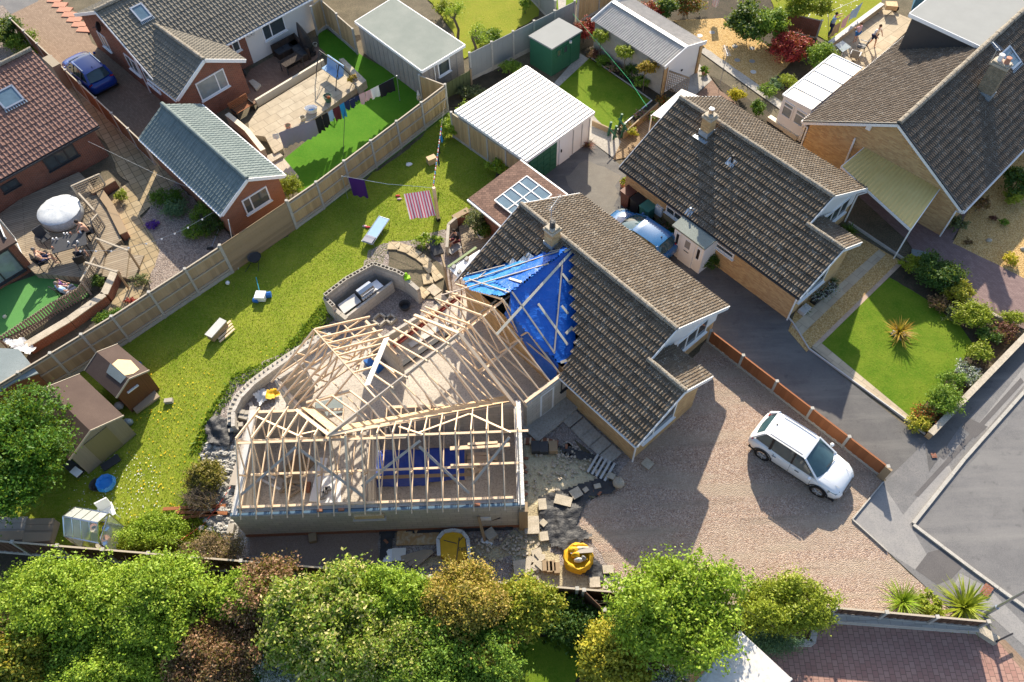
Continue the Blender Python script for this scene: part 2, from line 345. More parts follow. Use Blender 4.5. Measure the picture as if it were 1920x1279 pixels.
MT['pwhite']=_paint('white_car_paint',(.76,.78,.8));MT['pblue']=_paint('blue_car_paint',(.003,.045,.3));MT['pteal']=_paint('light_blue_car_paint',(.004,.1,.27))
LF=dict(
 spring=leafmat('spring_green_leaves',(.19,.32,.02),(.27,.4,.03),(.36,.46,.05)),
 mid=leafmat('mid_green_leaves',(.1,.21,.018),(.17,.29,.03),(.23,.34,.04)),
 dark=leafmat('dark_green_leaves',(.03,.085,.015),(.055,.125,.02),(.085,.16,.03)),
 conif=leafmat('conifer_leaves',(.035,.12,.008),(.07,.18,.012),(.11,.23,.018)),
 cream=leafmat('cream_flowered_leaves',(.12,.23,.02),(.2,.3,.03),(.3,.36,.04),(.38,.42,.06),(.62,.54,.24)),
 orange=leafmat('orange_brown_leaves',(.26,.22,.03),(.44,.28,.05),(.32,.3,.04),(.5,.34,.1)),
 copper=leafmat('copper_leaves',(.17,.08,.04),(.3,.15,.08),(.42,.25,.15),(.13,.11,.03)),
 yellow=leafmat('yellow_leaves',(.4,.36,.03),(.55,.47,.05),(.3,.34,.04)),bright=leafmat('bright_yellow_leaves',(.6,.48,.015),(.7,.56,.03),(.45,.42,.03)),
 lime=leafmat('lime_leaves',(.26,.32,.025),(.34,.38,.035),(.2,.27,.02)),red=leafmat('red_leaves',(.32,.02,.02),(.5,.05,.05),(.2,.03,.025),tr=.1),
 white=leafmat('white_flowered_leaves',(.07,.13,.03),(.75,.75,.78),(.1,.17,.04),(.6,.62,.66)),grn=leafmat('herb_leaves',(.07,.15,.02),(.12,.22,.03),(.05,.1,.02)),
 bronze=leafmat('bronze_leaves',(.35,.2,.02),(.5,.33,.04),(.2,.14,.02)),cord=leafmat('dark_red_spikes',(.15,.04,.04),(.25,.1,.08)),purple=leafmat('purple_flowers',(.12,.02,.4),(.18,.04,.5),(.08,.03,.2)),
 dry=leafmat('dry_twigs',(.24,.16,.09),(.34,.24,.13),(.18,.12,.06)),olive=leafmat('olive_leaves',(.12,.15,.07),(.18,.21,.1),(.09,.11,.05)),pinkf=leafmat('pink_flowers',(.1,.17,.03),(.55,.2,.3),(.07,.13,.02)),
 redf=leafmat('red_flowers',(.09,.16,.03),(.55,.04,.02),(.12,.2,.03)),blue=leafmat('bluegreen_leaves',(.1,.2,.1),(.14,.25,.13)),grass=leafmat('grass_blades',(.19,.27,.015),(.27,.33,.03),(.34,.36,.06),tr=.3),dand=leafmat('dandelions',(.75,.5,.01),(.8,.6,.02)),daisy=leafmat('daisies',(.8,.8,.78),(.7,.7,.7)),
)
# ---------------- ground sheets ----------------
ZL=[0.004]
def inpoly(pt,poly):
    x,y=pt;c=False;n=len(poly)
    for i in range(n):
        x1,y1=poly[i][:2];x2,y2=poly[(i+1) % n][:2]
        if (y1 > y) !=(y2 > y) and x < (x2-x1)*(y-y1)/(y2-y1)+x1:c=not c
    return c
def sheet(name,pts,mat,z=None,px=True,wob=0):
    if z is None:ZL[0] +=.001;z=ZL[0]
    P=[a2(*p,z) for p in pts] if px else pts
    if wob:
        Q=[]
        for i in range(len(P)):
            a=P[i];b=P[(i+1) % len(P)];L=hypot(b[0]-a[0],b[1]-a[1]);k=max(1,int(L/.35));Q.append(a)
            for j in range(1,k):Q.append((a[0]+(b[0]-a[0])*j/k+random.gauss(0,wob),a[1]+(b[1]-a[1])*j/k+random.gauss(0,wob)))
        P=Q
    b=MB();a=sum(P[i][0]*P[(i+1) % len(P)][1]-P[(i+1) % len(P)][0]*P[i][1] for i in range(len(P)))
    if a < 0:P=P[::-1]
    b.face([(x,y,z) for x,y in P]);o=b.build(name,mat,origin=(0,0,0));return struct(o)
class Fr:
    def __init__(s,x,y,th):s.o=(x,y);s.th=th;s.d=(cos(th),sin(th));s.n=(-sin(th),cos(th))
    def w(s,a,b,z=0.):return (s.o[0]+a*s.d[0]+b*s.n[0],s.o[1]+a*s.d[1]+b*s.n[1],z)
    def loc(s,p):x=p[0]-s.o[0];y=p[1]-s.o[1];return (x*s.d[0]+y*s.d[1],x*s.n[0]+y*s.n[1])
# ---------------- tiled slopes ----------------
def tiles(mb,O,U,V,poly,pitch=.3,gauge=.37,step=.07,roll=.036,kind='double',slab=.09):
    O=np.array(O,float);U=np.array(U,float);U /=np.linalg.norm(U);V=np.array(V,float);V /=np.linalg.norm(V)
    Nn=np.cross(U,V);
    if Nn[2] < 0:Nn=-Nn
    poly=[tuple(p) for p in poly]
    if kind=='roll':prof=[(0,0),(.12,0),(.3,1),(.45,.8),(.6,0)]
    elif kind=='double':prof=[(0,0),(.16,0),(.25,1),(.34,1),(.43,0),(.66,0),(.75,1),(.84,1),(.93,0)]
    else:prof=[(0,0),(.94,0),(.95,-.35),(.99,-.35)]
    vmin=min(p[1] for p in poly);vmax=max(p[1] for p in poly);k0=int(math.floor(vmin/gauge))
    vs=[];fs=[];uvs=[];n=len(poly)
    for k in range(k0,int(math.ceil(vmax/gauge))):
        v0=max(k*gauge,vmin);v1=min((k+1)*gauge,vmax)
        if v1-v0 < .02:continue
        vm=(v0+v1)/2;xs=[]
        for i in range(n):
            (x1,y1),(x2,y2)=poly[i],poly[(i+1) % n]
            if (y1 > vm) !=(y2 > vm):xs.append((x2-x1)*(vm-y1)/(y2-y1)+x1)
        xs.sort();jit=random.uniform(-.004,.004)
        for j in range(0,len(xs)-1,2):
            a,b=xs[j],xs[j+1];us=[(a,0)]
            q=int(math.floor(a/pitch))
            while q*pitch < b:
                tj=random.gauss(0,.0035) if random.random() > .01 else .025
                for (f,h) in prof:
                    u=(q+f)*pitch
                    if a+.004 < u < b-.004:us.append((u,h*roll+tj))
                q +=1
            us.append((b,0));base=len(vs);m=len(us)
            for (u,h) in us:
                for (vv,hh) in ((v0-.03,step+h+jit),(v1,h*.9+jit),(v0-.03,h*.35-.01)):
                    vs.append(O+U*u+V*vv+Nn*hh);uvs.append((u,min(max(vv,v0+.01),v1-.01)))
            for i in range(m-1):
                p=base+3*i;fs.append((p,p+3,p+4,p+1));fs.append((p,p+2,p+5,p+3))
    bi=len(mb.v);mb.v +=[v3(p) for p in vs]
    for f in fs:
        mb.f.append(tuple(i+bi for i in f));mb.m.append(mb.mi);mb.uv[len(mb.f)-1]=[uvs[i] for i in f]
    if slab:
        top=[O+U*u+V*v-Nn*.012 for u,v in poly];bot=[p-Nn*slab for p in top]
        mb.mesh(top+bot,[tuple(range(n)),tuple(range(2*n-1,n-1,-1))]+[(i,(i+1) % n,n+(i+1) % n,n+i) for i in range(n)])
    return Nn
def ridge(mb,p,q,r=.12,seg=.33):
    p=np.array(p,float);q=np.array(q,float);L=np.linalg.norm(q-p);d=(q-p)/L;k=max(1,int(L/seg))
    s_=np.cross(d,(0,0,1.));s_ /=np.linalg.norm(s_);u_=np.cross(s_,d)
    for i in range(k):
        a=p+d*L*i/k;b=p+d*(L*(i+1)/k+.01);rr=r*random.uniform(.95,1.07)
        pts=[(cos(t)*rr,sin(t)*rr*.85) for t in (-.25,.5,1.1,pi/2,pi-1.1,pi-.5,pi+.25)]
        vs=[a+s_*x+u_*(y+.01) for x,y in pts]+[b+s_*x*.94+u_*(y*.94+.01) for x,y in pts];m=len(pts)
        mb.mesh(vs,[(j,j+1,m+j+1,m+j) for j in range(m-1)]+[tuple(range(m)),tuple(range(2*m-1,m-1,-1))])
def slope(f,s0,s1,t_e,z_e,t_r,z_r,poly=None,**k):
    """one roof slope in frame f; eave line at t_e, ridge line at t_r; returns builder"""
    mb=MB();O=np.array(f.w(s0,t_e,z_e));V=np.array(f.w(s0,t_r,z_r))-O;L=np.linalg.norm(V);U=np.array([f.d[0],f.d[1],0])
    if poly is None:poly=[(0,0),(s1-s0,0),(s1-s0,L),(0,L)]
    tiles(mb,O,U,V,poly,**k);return mb
# ---------------- windows & doors on walls ----------------
def window(parent,A,B,z0,z1,mull=(),trans=None,fm=None,gm=None,fw=.07,sill=True,name='window',proud=.05,bars=None):
    """outward side = right hand of A->B"""
    fm=fm or MT['white'];gm=gm or MT['glass'];A=np.array(A[:2],float);B=np.array(B[:2],float);d=B-A;L=np.hypot(*d);d /=L;nrm=np.array((d[1],-d[0]))
    P=lambda u,z,o:(A[0]+d[0]*u+nrm[0]*o,A[1]+d[1]*u+nrm[1]*o,z);mb=MB()
    def bar(u0,u1,a,b):mb.hexa(P((u0+u1)/2,(a+b)/2,proud/2),(d[0]*(u1-u0),d[1]*(u1-u0),0),(nrm[0]*proud,nrm[1]*proud,0),(0,0,b-a))
    bar(0,fw,z0,z1);bar(L-fw,L,z0,z1);bar(fw,L-fw,z1-fw,z1);bar(fw,L-fw,z0,z0+fw)
    for m in mull:bar(L*m-fw/2,L*m+fw/2,z0+fw,z1-fw)
    if trans:bar(fw,L-fw,z1-trans-fw/2,z1-trans+fw/2)
    o=part(name,mb,fm,parent)
    g=MB();g.hexa(P(L/2,(z0+z1)/2,.012),(d[0]*(L-fw),d[1]*(L-fw),0),(nrm[0]*.02,nrm[1]*.02,0),(0,0,z1-z0-fw));part('pane',g,gm,o)
    if sill:
        g=MB();g.hexa(P(L/2,z0-.03,.06),(d[0]*(L+.1),d[1]*(L+.1),0),(nrm[0]*.14,nrm[1]*.14,0),(0,0,.05));part('sill',g,fm,o)
    return o
def wpx(parent,W0,W1,pa,pb,**k):
    """window given by two opposite photo corners on the wall plane W0-W1 (outward = right of W0->W1)"""
    a=hitwall(*pa,W0,W1);b=hitwall(*pb,W0,W1);d=np.array([W1[0]-W0[0],W1[1]-W0[1]])
    if (b[:2]-a[:2])@d < 0:a2_,b2_=b,a
    else:a2_,b2_=a,b
    z0,z1=sorted((a[2],b[2]));return window(parent,a2_,b2_,z0,z1,**k)
def wallprism(parent,f,pts,mat,name='wall'):
    """pts: (s,t,ztop) around the footprint"""
    mb=MB();P=[f.w(s,t)[:2] for s,t,z in pts];Z=[z for *_,z in pts];n=len(P)
    ar=sum(P[i][0]*P[(i+1) % n][1]-P[(i+1) % n][0]*P[i][1] for i in range(n))
    if ar < 0:P=P[::-1];Z=Z[::-1]
    vs=[(p[0],p[1],-.02) for p in P]+[(p[0],p[1],z) for p,z in zip(P,Z)]
    mb.mesh(vs,[(i,(i+1) % n,n+(i+1) % n,n+i) for i in range(n)]);return part(name,mb,mat,parent)
def pipe(parent,p,q,base,r=.04,mat=None,name='downpipe'):
    mb=MB();mb.path([p,q,(q[0],q[1],base)],r,6);return part(name,mb,mat or MT['white'],parent)
def skylight(parent,P0,U,V,Nn,w_,h_,name='skylight'):
    P0,U,V,Nn=(np.array(q,float) for q in (P0,U,V,Nn));mb=MB();c=P0+Nn*.06
    for a,b,wd,ht in ((0,1,w_,.09),(0,-1,w_,.09),(1,0,.09,h_-.08),(-1,0,.09,h_-.08)):
        mb.hexa(c+U*a*(w_/2-.045)+V*b*(h_/2-.045),U*wd,V*ht,Nn*.12)
    o=part(name,mb,MT['galv'],parent);g=MB();g.hexa(c,U*(w_-.16),V*(h_-.16),Nn*.06);part('pane',g,MT['skyl'],o)
    g=MB()
    for i in range(9):g.hexa(c-V*(h_/2+.08)+U*(w_*(i/8-.5)),U*w_/18,V*.16,Nn*.05)
    part('flashing',g,MT['lead'],o);return o
# ---------------- fences ----------------
def fence(name,label,A,B,n=None,h=1.8,gb=.25,side=1,mat=None,post=None,group=None,rails=3,z=0,panelh=None,style='board',first=True,last=True,cap=True,hB=None,gmat=None):
    A=np.array(A[:2],float);B=np.array(B[:2],float);d=B-A;L=np.hypot(*d);d /=L;nr=np.array((-d[1],d[0]))*side
    n=n or max(1,round(L/1.97));mat=mat or MT['fence'];post=post or MT['cpost']
    r=thing(name,label,'fence',(A[0],A[1],z),group);th=atan2(d[1],d[0]);HB=h if hB is None else hB
    for i in range(n+1):
        if (i==0 and not first) or (i==n and not last):continue
        p=A+d*L*i/n;hh=h+(HB-h)*i/n;mb=MB();mb.box((p[0],p[1],z+(hh+.06)/2),(.11,.11,hh+.06),th)
        mb.prism([(p[0]+a,p[1]+b) for a,b in ((-.07,-.07),(.07,-.07),(.07,.07),(-.07,.07))],z+hh+.06,z+hh+.09);part('post',mb,post,r)
    for i in range(n):
        a=A+d*(L*i/n+.055);b=A+d*(L*(i+1)/n-.055);hh=h+(HB-h)*(i+.5)/n;w_=np.hypot(*(b-a));mb=MB()
        if style=='board':
            k=max(3,int(w_/.13))
            for j in range(k):
                c=a+(b-a)*(j+.5)/k-nr*.012*((j % 2)*2-1)*.7-nr*.02;mb.box((c[0],c[1],z+gb+(hh-gb)/2),(w_/k*1.06,.016,hh-gb+random.uniform(-.012,.012)),th+.03)
            mb2=MB()
            pn=part('panel',mb,mat,r)
            for j in range(rails):
                mb2=MB();zz=z+gb+.12+(hh-gb-.24)*j/max(1,rails-1);c=(a+b)/2+nr*.035;mb2.box((c[0],c[1],zz),(w_,.05,.08),th);part('rail',mb2,MT['rail'],pn)
        elif style=='horiz':
            k=int((hh-gb)/.1)
            for j in range(k):c=(a+b)/2;mb.box((c[0],c[1],z+gb+(j+.5)*(hh-gb)/k),(w_,.02+.008*(j % 2),(hh-gb)/k*.97),th)
            part('panel',mb,mat,r)
        elif style=='grid':
            for j in range(4):c=a+(b-a)*(j+.5)/4;mb.box((c[0],c[1],z+gb+(hh-gb)/2),(w_/4*.985,.035,hh-gb),th)
            part('panel',mb,mat,r)
        if cap and style !='grid':mb=MB();c=(a+b)/2;mb.box((c[0],c[1],z+hh+.02),(w_,.07,.03),th);part('cap_rail',mb,MT['rail'] if mat is not MT['fencer'] else mat,r)
        if gb > .02:mb=MB();c=(a+b)/2-nr*.0;mb.box((c[0],c[1],z+gb/2),(w_,.06,gb-.01),th);part('gravel_board',mb,gmat or MT['cpost'],r)
    return r
# ---------------- foliage ----------------
def leafmesh(C,Nrm,size,asp=.55,jit=.9):
    """C (n,3) centres, Nrm (n,3) preferred normals -> quads"""
    n=len(C);N_=Nrm+rng.normal(0,jit,(n,3));N_ /=np.linalg.norm(N_,axis=1)[:,None]+1e-9
    R=rng.normal(0,1,(n,3));U=np.cross(N_,R);U /=np.linalg.norm(U,axis=1)[:,None]+1e-9;V=np.cross(N_,U)
    s=size*rng.uniform(.6,1.35,(n,1));a=U*s;b=V*s*asp;k=N_*s*.18
    V4=np.stack([C-a*.9,C-b+k*0-a*.1,C+a,C+b-a*.1],1).reshape(-1,3)
    return V4
def quads(name,V,mat,parent=None,origin=(0,0,0),k=4):
    me=bpy.data.meshes.new(name);off=OFF[parent.name] if parent is not None else origin;V=V-np.array(off);n=len(V)//k
    me.vertices.add(len(V));me.vertices.foreach_set('co',V.ravel().astype(np.float32));me.loops.add(len(V));me.loops.foreach_set('vertex_index',np.arange(len(V),dtype=np.int32))
    me.polygons.add(n);me.polygons.foreach_set('loop_start',np.arange(0,len(V),k,dtype=np.int32));me.polygons.foreach_set('loop_total',np.full(n,k,dtype=np.int32))
    me.materials.append(mat);me.update(calc_edges=True);o=bpy.data.objects.new(name,me);COL.objects.link(o)
    if parent is not None:o.parent=parent
    else:o.location=off
    OFF[o.name]=off;return o
def crownpts(c,r,n,lobes=14,rough=.25,hemi=True,lr=(.28,.5)):
    """leaf centres in sprays on many small boughs around a darker gappy core"""
    c=np.array(c,float);r=np.array(r,float);m=r.mean();big=m > .8;S_=[];L=int(lobes*(2.2 if big else 1.2))
    for i in range(L):
        d=rng.normal(0,1,3);d[2]=abs(d[2])*.9-.3;d /=np.linalg.norm(d);a_=atan2(d[1],d[0]);f=rng.uniform(.5,.86)*(1+.16*sin(a_*3+c[0])+.1*sin(a_*5+c[1]));S_.append((c+d*r*f,r*rng.uniform(.13,.3)*(1 if big else 1.25)))
    w=np.array([q[1].mean()**2 for q in S_]);cw=.16 if big else .4;w *=(1-cw)/w.sum();S_.append((c-np.array((0,0,.1*r[2])),r*(.62 if big else .78)));w=np.append(w,cw);P=[];Q=[]
    per=26 if big else 20;sg=.035+.045*min(m,1.6) if big else m*.1
    for (sc,sr),wi in zip(S_,w):
        K=max(3,int(n*wi/per));d=rng.normal(0,1,(K,3));d[:,2]=np.where(d[:,2] < -.2,-d[:,2],d[:,2]);d /=np.linalg.norm(d,axis=1)[:,None]
        f=np.where(rng.random(K) < .3,rng.uniform(.3,.9,K),rng.normal(1.,.12,K));f=np.where(rng.random(K) < .12,f*1.45,f);C=sc+d*sr*f[:,None]
        s=sg*rng.uniform(.5,1.5,K);x=rng.normal(0,1,(K*per,3))*np.repeat(s,per)[:,None]*np.array((1,1,.75))
        x +=np.repeat(d,per,0)*np.abs(rng.normal(0,1,(K*per,1)))*np.repeat(s,per)[:,None]*1.1
        P.append(np.repeat(C,per,0)+x);Q.append(np.repeat(d,per,0)*.6+np.array((0,0,.55)))
    P=np.concatenate(P);Q=np.concatenate(Q);k=P[:,2] > .03;return P[k],Q[k]
def tree(name,label,cat,base,h,r,n,mat,size=.11,group=None,lobes=14,trunk=.12,ch=None,limbs=6,rough=.25,lr=(.28,.5),twigs=0,extra=None,z=0):
    """base (x,y); crown centre at height; r crown radius (rx,ry,rz)"""
    r=r if hasattr(r,'__len__') else (r,r,r*.85);cz=(ch if ch is not None else h-r[2])+z
    t=thing(name,label,cat,(base[0],base[1],z),group);c=(base[0],base[1],cz)
    P,Q=crownpts(c,r,n,lobes,rough,lr=lr);o=quads('crown' if cat=='tree' else 'foliage',leafmesh(P,Q,size),mat,t)
    if extra:
        em,en,es=extra;P2,Q2=crownpts(c,(r[0]*1.05,r[1]*1.05,r[2]*1.05),en,lobes,.1);quads('blossom',leafmesh(P2,Q2,es,.8),em,t)
    mb=MB();top=(base[0]+random.uniform(-.1,.1),base[1]+random.uniform(-.1,.1),cz)
    mb.tube((base[0],base[1],z-.02),top,trunk,trunk*.55,8)
    for i in range(limbs):
        a=random.uniform(0,2*pi);f=random.uniform(.4,.85);s0=np.array((base[0],base[1],z))*(1-.7)+np.array(top)*.7
        e=np.array((c[0]+cos(a)*r[0]*f,c[1]+sin(a)*r[1]*f,cz+random.uniform(-.1,.6)*r[2]));m=(s0+e)/2+np.array((0,0,.1*r[2]))
        mb.tube(s0,m,trunk*.5,trunk*.3,6);mb.tube(m,e,trunk*.3,trunk*.1,5)
    for i in range(twigs):
        k=random.randrange(len(P));p=P[k];dd=rng.normal(0,1,3);dd[2]=abs(dd[2]);mb.tube(p,p+dd*.25,.008,.004,3,False)
    part('trunk',mb,MT['bark'],t);return t
def spiky(name,label,base,h,n,mat,r=.5,wd=.05,z=0.,group=None,pot=None,cat='plant',droop=.5):
    t=thing(name,label,cat,(base[0],base[1],0),group);V=[]
    for i in range(n):
        a=random.uniform(0,2*pi);el=random.uniform(.15,1.35);L=h*random.uniform(.7,1.1);d=np.array((cos(a)*cos(el),sin(a)*cos(el),sin(el)));s_=np.array((-sin(a),cos(a),0))
        p0=np.array((base[0],base[1],z));p1=p0+d*L*.55;p2=p0+d*L+np.array((cos(a),sin(a),0))*L*.12-np.array((0,0,L*droop*.35*cos(el)))
        V +=[p0-s_*wd*.4,p0+s_*wd*.4,p1+s_*wd*.5,p1-s_*wd*.5,p1-s_*wd*.5,p1+s_*wd*.5,p2+s_*wd*.06,p2-s_*wd*.06]
    quads('leaves',np.array(V),mat,t)
    if pot:pot(t,base)
    else:mb=MB();mb.ball((base[0],base[1],z),(.08,.08,.07));part('stem',mb,MT['bark'],t)
    return t
def shrub(name,label,px,r,mat,n=900,size=.06,h=None,group=None,cat='shrub',**k):
    b=a2(*px);r3=(r,r,(h or r*1.5)/2) if not hasattr(r,'__len__') else r;hh=h or r*1.5
    return tree(name,label,cat,b,hh,r3,n,mat,size,group,lobes=k.pop('lobes',7),trunk=k.pop('trunk',.03),ch=hh/2,limbs=3,**k)
def scatter(name,poly,n,size,mat,kind='stuff',z=0.,label=None,cat=None,tall=True,clump=None,px=True,hmul=1.):
    P=[a2(*p) for p in poly] if px else poly;xs=[p[0] for p in P];ys=[p[1] for p in P];out=[]
    Pn=np.array(P)
    cand=np.stack([rng.uniform(min(xs),max(xs),n*3),rng.uniform(min(ys),max(ys),n*3)],1)
    if clump is not None:
        f=np.sin(cand[:,0]*1.7+clump)+np.sin(cand[:,1]*2.1+clump*2)+np.sin((cand[:,0]+cand[:,1])*.9)+rng.normal(0,.6,len(cand));cand=cand[f > .6]
    x,y=cand[:,0],cand[:,1];c=np.zeros(len(cand),bool)
    for i in range(len(Pn)):
        x1,y1=Pn[i];x2,y2=Pn[(i+1) % len(Pn)]
        if y1==y2:continue
        c ^=((y1 > y) !=(y2 > y)) & (x < (x2-x1)*(y-y1)/(y2-y1)+x1)
    C=cand[c][:n];m=len(C);C=np.concatenate([C,np.full((m,1),z)],1);a=rng.uniform(0,2*pi,m);s=size*rng.uniform(.5,1.4,m)[:,None]
    U=np.stack([np.cos(a),np.sin(a),np.zeros(m)],1)
    if tall:
        lean=rng.normal(0,.55,(m,3));lean[:,2]=1;V=np.stack([C-U*s*.35,C+U*s*.35,C+lean*s*hmul],1).reshape(-1,3);k=3
    else:
        W=np.stack([-np.sin(a),np.cos(a),rng.normal(0,.2,m)],1);q=C+np.array((0,0,.05));V=np.stack([q-U*s-W*s*.0,q-W*s,q+U*s,q+W*s],1).reshape(-1,3);k=4
    o=quads(name,V,mat,k=k)
    if kind:o['kind']=kind
    if label:o['label']=label;o['category']=cat
    return o
def litter(mb,c,r,n,sz,flat=.5,z=0.):
    for i in range(n):
        a=random.uniform(0,6.28);q=r*sqrt(random.random());s=random.uniform(*sz)
        mb.box((c[0]+cos(a)*q,c[1]+sin(a)*q,z+s*flat/2),(s,s*random.uniform(.5,1),s*flat),random.uniform(0,3))
#=================GROUND=================
b=MB();b.face([(-150,-80,0),(150,-80,0),(150,220,0),(-150,220,0)]);struct(b.build('ground',GR['ground'],origin=(0,0,0)))
# zone of the trees at the bottom
sheet('shrub_bed',[(-60,1010),(440,1040),(760,1090),(1120,1130),(1420,1160),(1300,1400),(-100,1400)],GR['soil'])
LAWN=[(842,210),(905,262),(935,300),(928,335),(880,392),(835,430),(800,462),(765,455),(735,450),(715,500),(612,545),(612,585),(520,690),(440,720),(398,790),(378,850),(362,950),(345,1015),(250,1022),(-60,1030),(-60,830),(41,757),(244,640),(557,427),(757,286)]
sheet('main_lawn',LAWN,GR['lawn'],wob=.06)
sheet('lower_lawn',[(960,1190),(1090,1200),(1085,1400),(930,1400)],GR['neat'],wob=.1)
# construction plot
sheet('building_plot',[(340,1030),(380,830),(430,715),(600,620),(690,470),(830,430),(1010,480),(1120,1000),(1180,1115),(700,1090)],GR['grey'],wob=.1)
sheet('clay_rubble',[(372,850),(440,830),(445,960),(470,1010),(450,1040),(395,1010),(380,940)],speck('grey_rubble',(.3,.29,.27),(.45,.43,.4),(.2,.19,.18),3,14,bs=1,bd=.1),wob=.12)
sheet('brown_gravel_strip',[(466,985),(712,990),(712,1070),(560,1058),(468,1040)],GR['pinkd'],wob=.04)
sheet('bare_earth',[(985,830),(1100,850),(1165,900),(1090,930),(1010,965),(1050,1060),(1180,1110),(960,1095),(960,1040),(870,1060),(760,1060),(975,1000)],speck('sandy_earth',(.38,.32,.2),(.5,.44,.3),(.24,.2,.14),2,14,bs=.8,bd=.06),wob=.1)
sheet('cement_screed_yard',[(985,835),(1060,862),(1140,905),(1075,935),(1010,950),(990,940)],speck('yellow_sand',(.5,.45,.3),(.6,.54,.38),(.4,.34,.22),1.5,12,bs=.8,bd=.06),wob=.08)
sheet('side_gravel',[(1035,790),(1090,735),(1195,850),(1170,905),(1110,850)],GR['grey'])
sheet('courtyard_gravel',[(770,545),(800,560),(850,640),(760,660),(640,640),(600,620),(700,570)],GR['grey'])
# front gravel drive
sheet('gravel_drive',[(1191,850),(1262,780),(1280,700),(1330,630),(1452,733),(1648,893),(1655,905),(1597,975),(1660,1030),(1768,1130),(1800,1170),(1560,1150),(1180,1112),(1160,1085),(1105,1010),(1085,985),(1100,945),(1145,915),(1165,880)],GR['pink'],wob=.04)
# shared asphalt drive
sheet('asphalt_drive',[(1005,330),(1105,262),(1170,315),(1480,600),(1516,655),(1700,800),(1742,822),(1662,900),(1452,733),(1330,625),(1200,640),(1040,430)],GR['asph'])
sheet('drive_stain',[(1060,330),(1100,300),(1165,330),(1150,400),(1085,385)],speck('worn_asphalt',(.17,.16,.14),(.2,.19,.165),(.13,.12,.11),2,40,.9,.2,.01),wob=.15)
# street
sheet('road',[(1711,985),(2150,515),(2400,600),(2200,1400),(2100,1290)],GR['road'])
pav=[(1742,822),(2010,540),(2150,515),(1711,985),(2100,1290),(1990,1380),(1840,1190),(1768,1130),(1660,1030),(1597,975),(1655,905),(1662,900)]
sheet('pavement',pav,GR['pave'])
for nm,p,m in (('pavement_panel',[(1600,975),(1655,908),(1700,975),(1739,1042),(1716,1068),(1663,1034)],'pavel'),('pavement_panel',[(1833,797),(1850,805),(1990,640),(1975,620)],'pavel'),
    ('pavement_panel',[(1765,878),(1780,873),(1790,895),(1704,985),(1665,1000)],'pavel'),('pavement_patch',[(1716,1068),(1740,1036),(1776,1026),(1805,1063),(1785,1085),(1757,1096)],'paved'),
    ('pavement_patch',[(1790,1095),(1800,1075),(1850,1100),(1920,1170),(1925,1215)],'pavel'),('pavement_patch',[(1803,800),(1815,783),(1852,800),(1828,822)],'paved'),
    ('pavement_patch',[(1755,850),(1770,835),(1783,845),(1770,862)],'paved'),('pavement_trench',[(1714,928),(1722,932),(1920,716),(1914,708)],'paved'),('tarmac_footway',[(1735,830),(1742,822),(1990,560),(1975,620),(1800,800),(1742,885)],'asph')):
    sheet(nm,p,GR[m])
def kerb(pts,name='kerb'):
    mb=MB()
    for i in range(len(pts)-1):
        a=np.array(a2(*pts[i]));c=np.array(a2(*pts[i+1]));L=np.hypot(*(c-a));k=max(1,int(L/.9));th=atan2(*(c-a)[::-1])
        for j in range(k):m=a+(c-a)*(j+.5)/k;mb.box((m[0],m[1],.05),(L/k-.012,.13,.12),th)
    return struct(mb.build(name,MT['cpost'],origin=(0,0,0)))
kerb([(2150,515),(1980,667),(1807,862),(1711,983)]);kerb([(1711,985),(1822,1069),(1920,1140),(2060,1260)])
def edging(name,pts,mat=None,w_=.05,h=.1,kind=True,z=0):
    mb=MB()
    for i in range(len(pts)-1):
        a=at(*pts[i]);c=at(*pts[i+1]);mb.beam((a[0],a[1],z+h/2),(c[0],c[1],z+h/2),w_,h)
    o=mb.build(name,mat or MT['cpost'],origin=(0,0,0));return struct(o) if kind else o
edging('gravel_edging',[(1655,905),(1597,975),(1662,1034)]);edging('gravel_edging',[(1452,735),(1330,632)],h=.06)
# bottom right drive
sheet('block_paved_drive',[(1410,1186),(1560,1158),(1850,1180),(1990,1330),(1900,1420),(1280,1400)],GR['brkr'])
sheet('drive_border',[(1868,1198),(1885,1200),(2010,1330),(1985,1340)],GR['brkt'])
# H3 front garden
sheet('front_lawn',[(1667,520),(1535,640),(1538,645),(1709,785),(1722,772),(1828,650),(1800,610),(1735,560)],GR['neat'],wob=.02)
sheet('flower_bed',[(1709,785),(1828,650),(1800,610),(1735,560),(1667,520),(1690,490),(1760,500),(1885,600),(1920,610),(1735,815)],GR['soil'],z=.012,wob=.03)
sheet('golden_gravel',[(1588,430),(1690,490),(1534,640),(1512,660),(1478,620),(1500,560)],GR['gold'])
sheet('slab_path',[(1648,468),(1661,477),(1503,628),(1484,612)],GR['sand'])
sheet('path_edging_strip',[(1686,490),(1693,494),(1538,646),(1522,650)],speck('pink_edging',(.42,.3,.22),(.5,.38,.3),(.36,.28,.2),2,20))
sheet('sand_slab_border',[(1536,640),(1709,783),(1700,787),(1697,790),(1522,652)],GR['sand'])
edging('drive_edging',[(1478,597),(1486,606),(1516,655),(1697,787),(1734,815)],MT['lgrey'])
# purple block drive and gravel at right
sheet('block_drive',[(1590,350),(1700,450),(1720,480),(1790,548),(1900,610),(1990,640),(2100,560),(1960,490),(1785,450),(1830,380),(2000,180),(1900,150)],GR['brkp'])
sheet('gold_gravel_garden',[(1786,456),(1830,360),(1920,265),(2150,300),(2150,560),(1960,540)],GR['gold'],wob=.02)
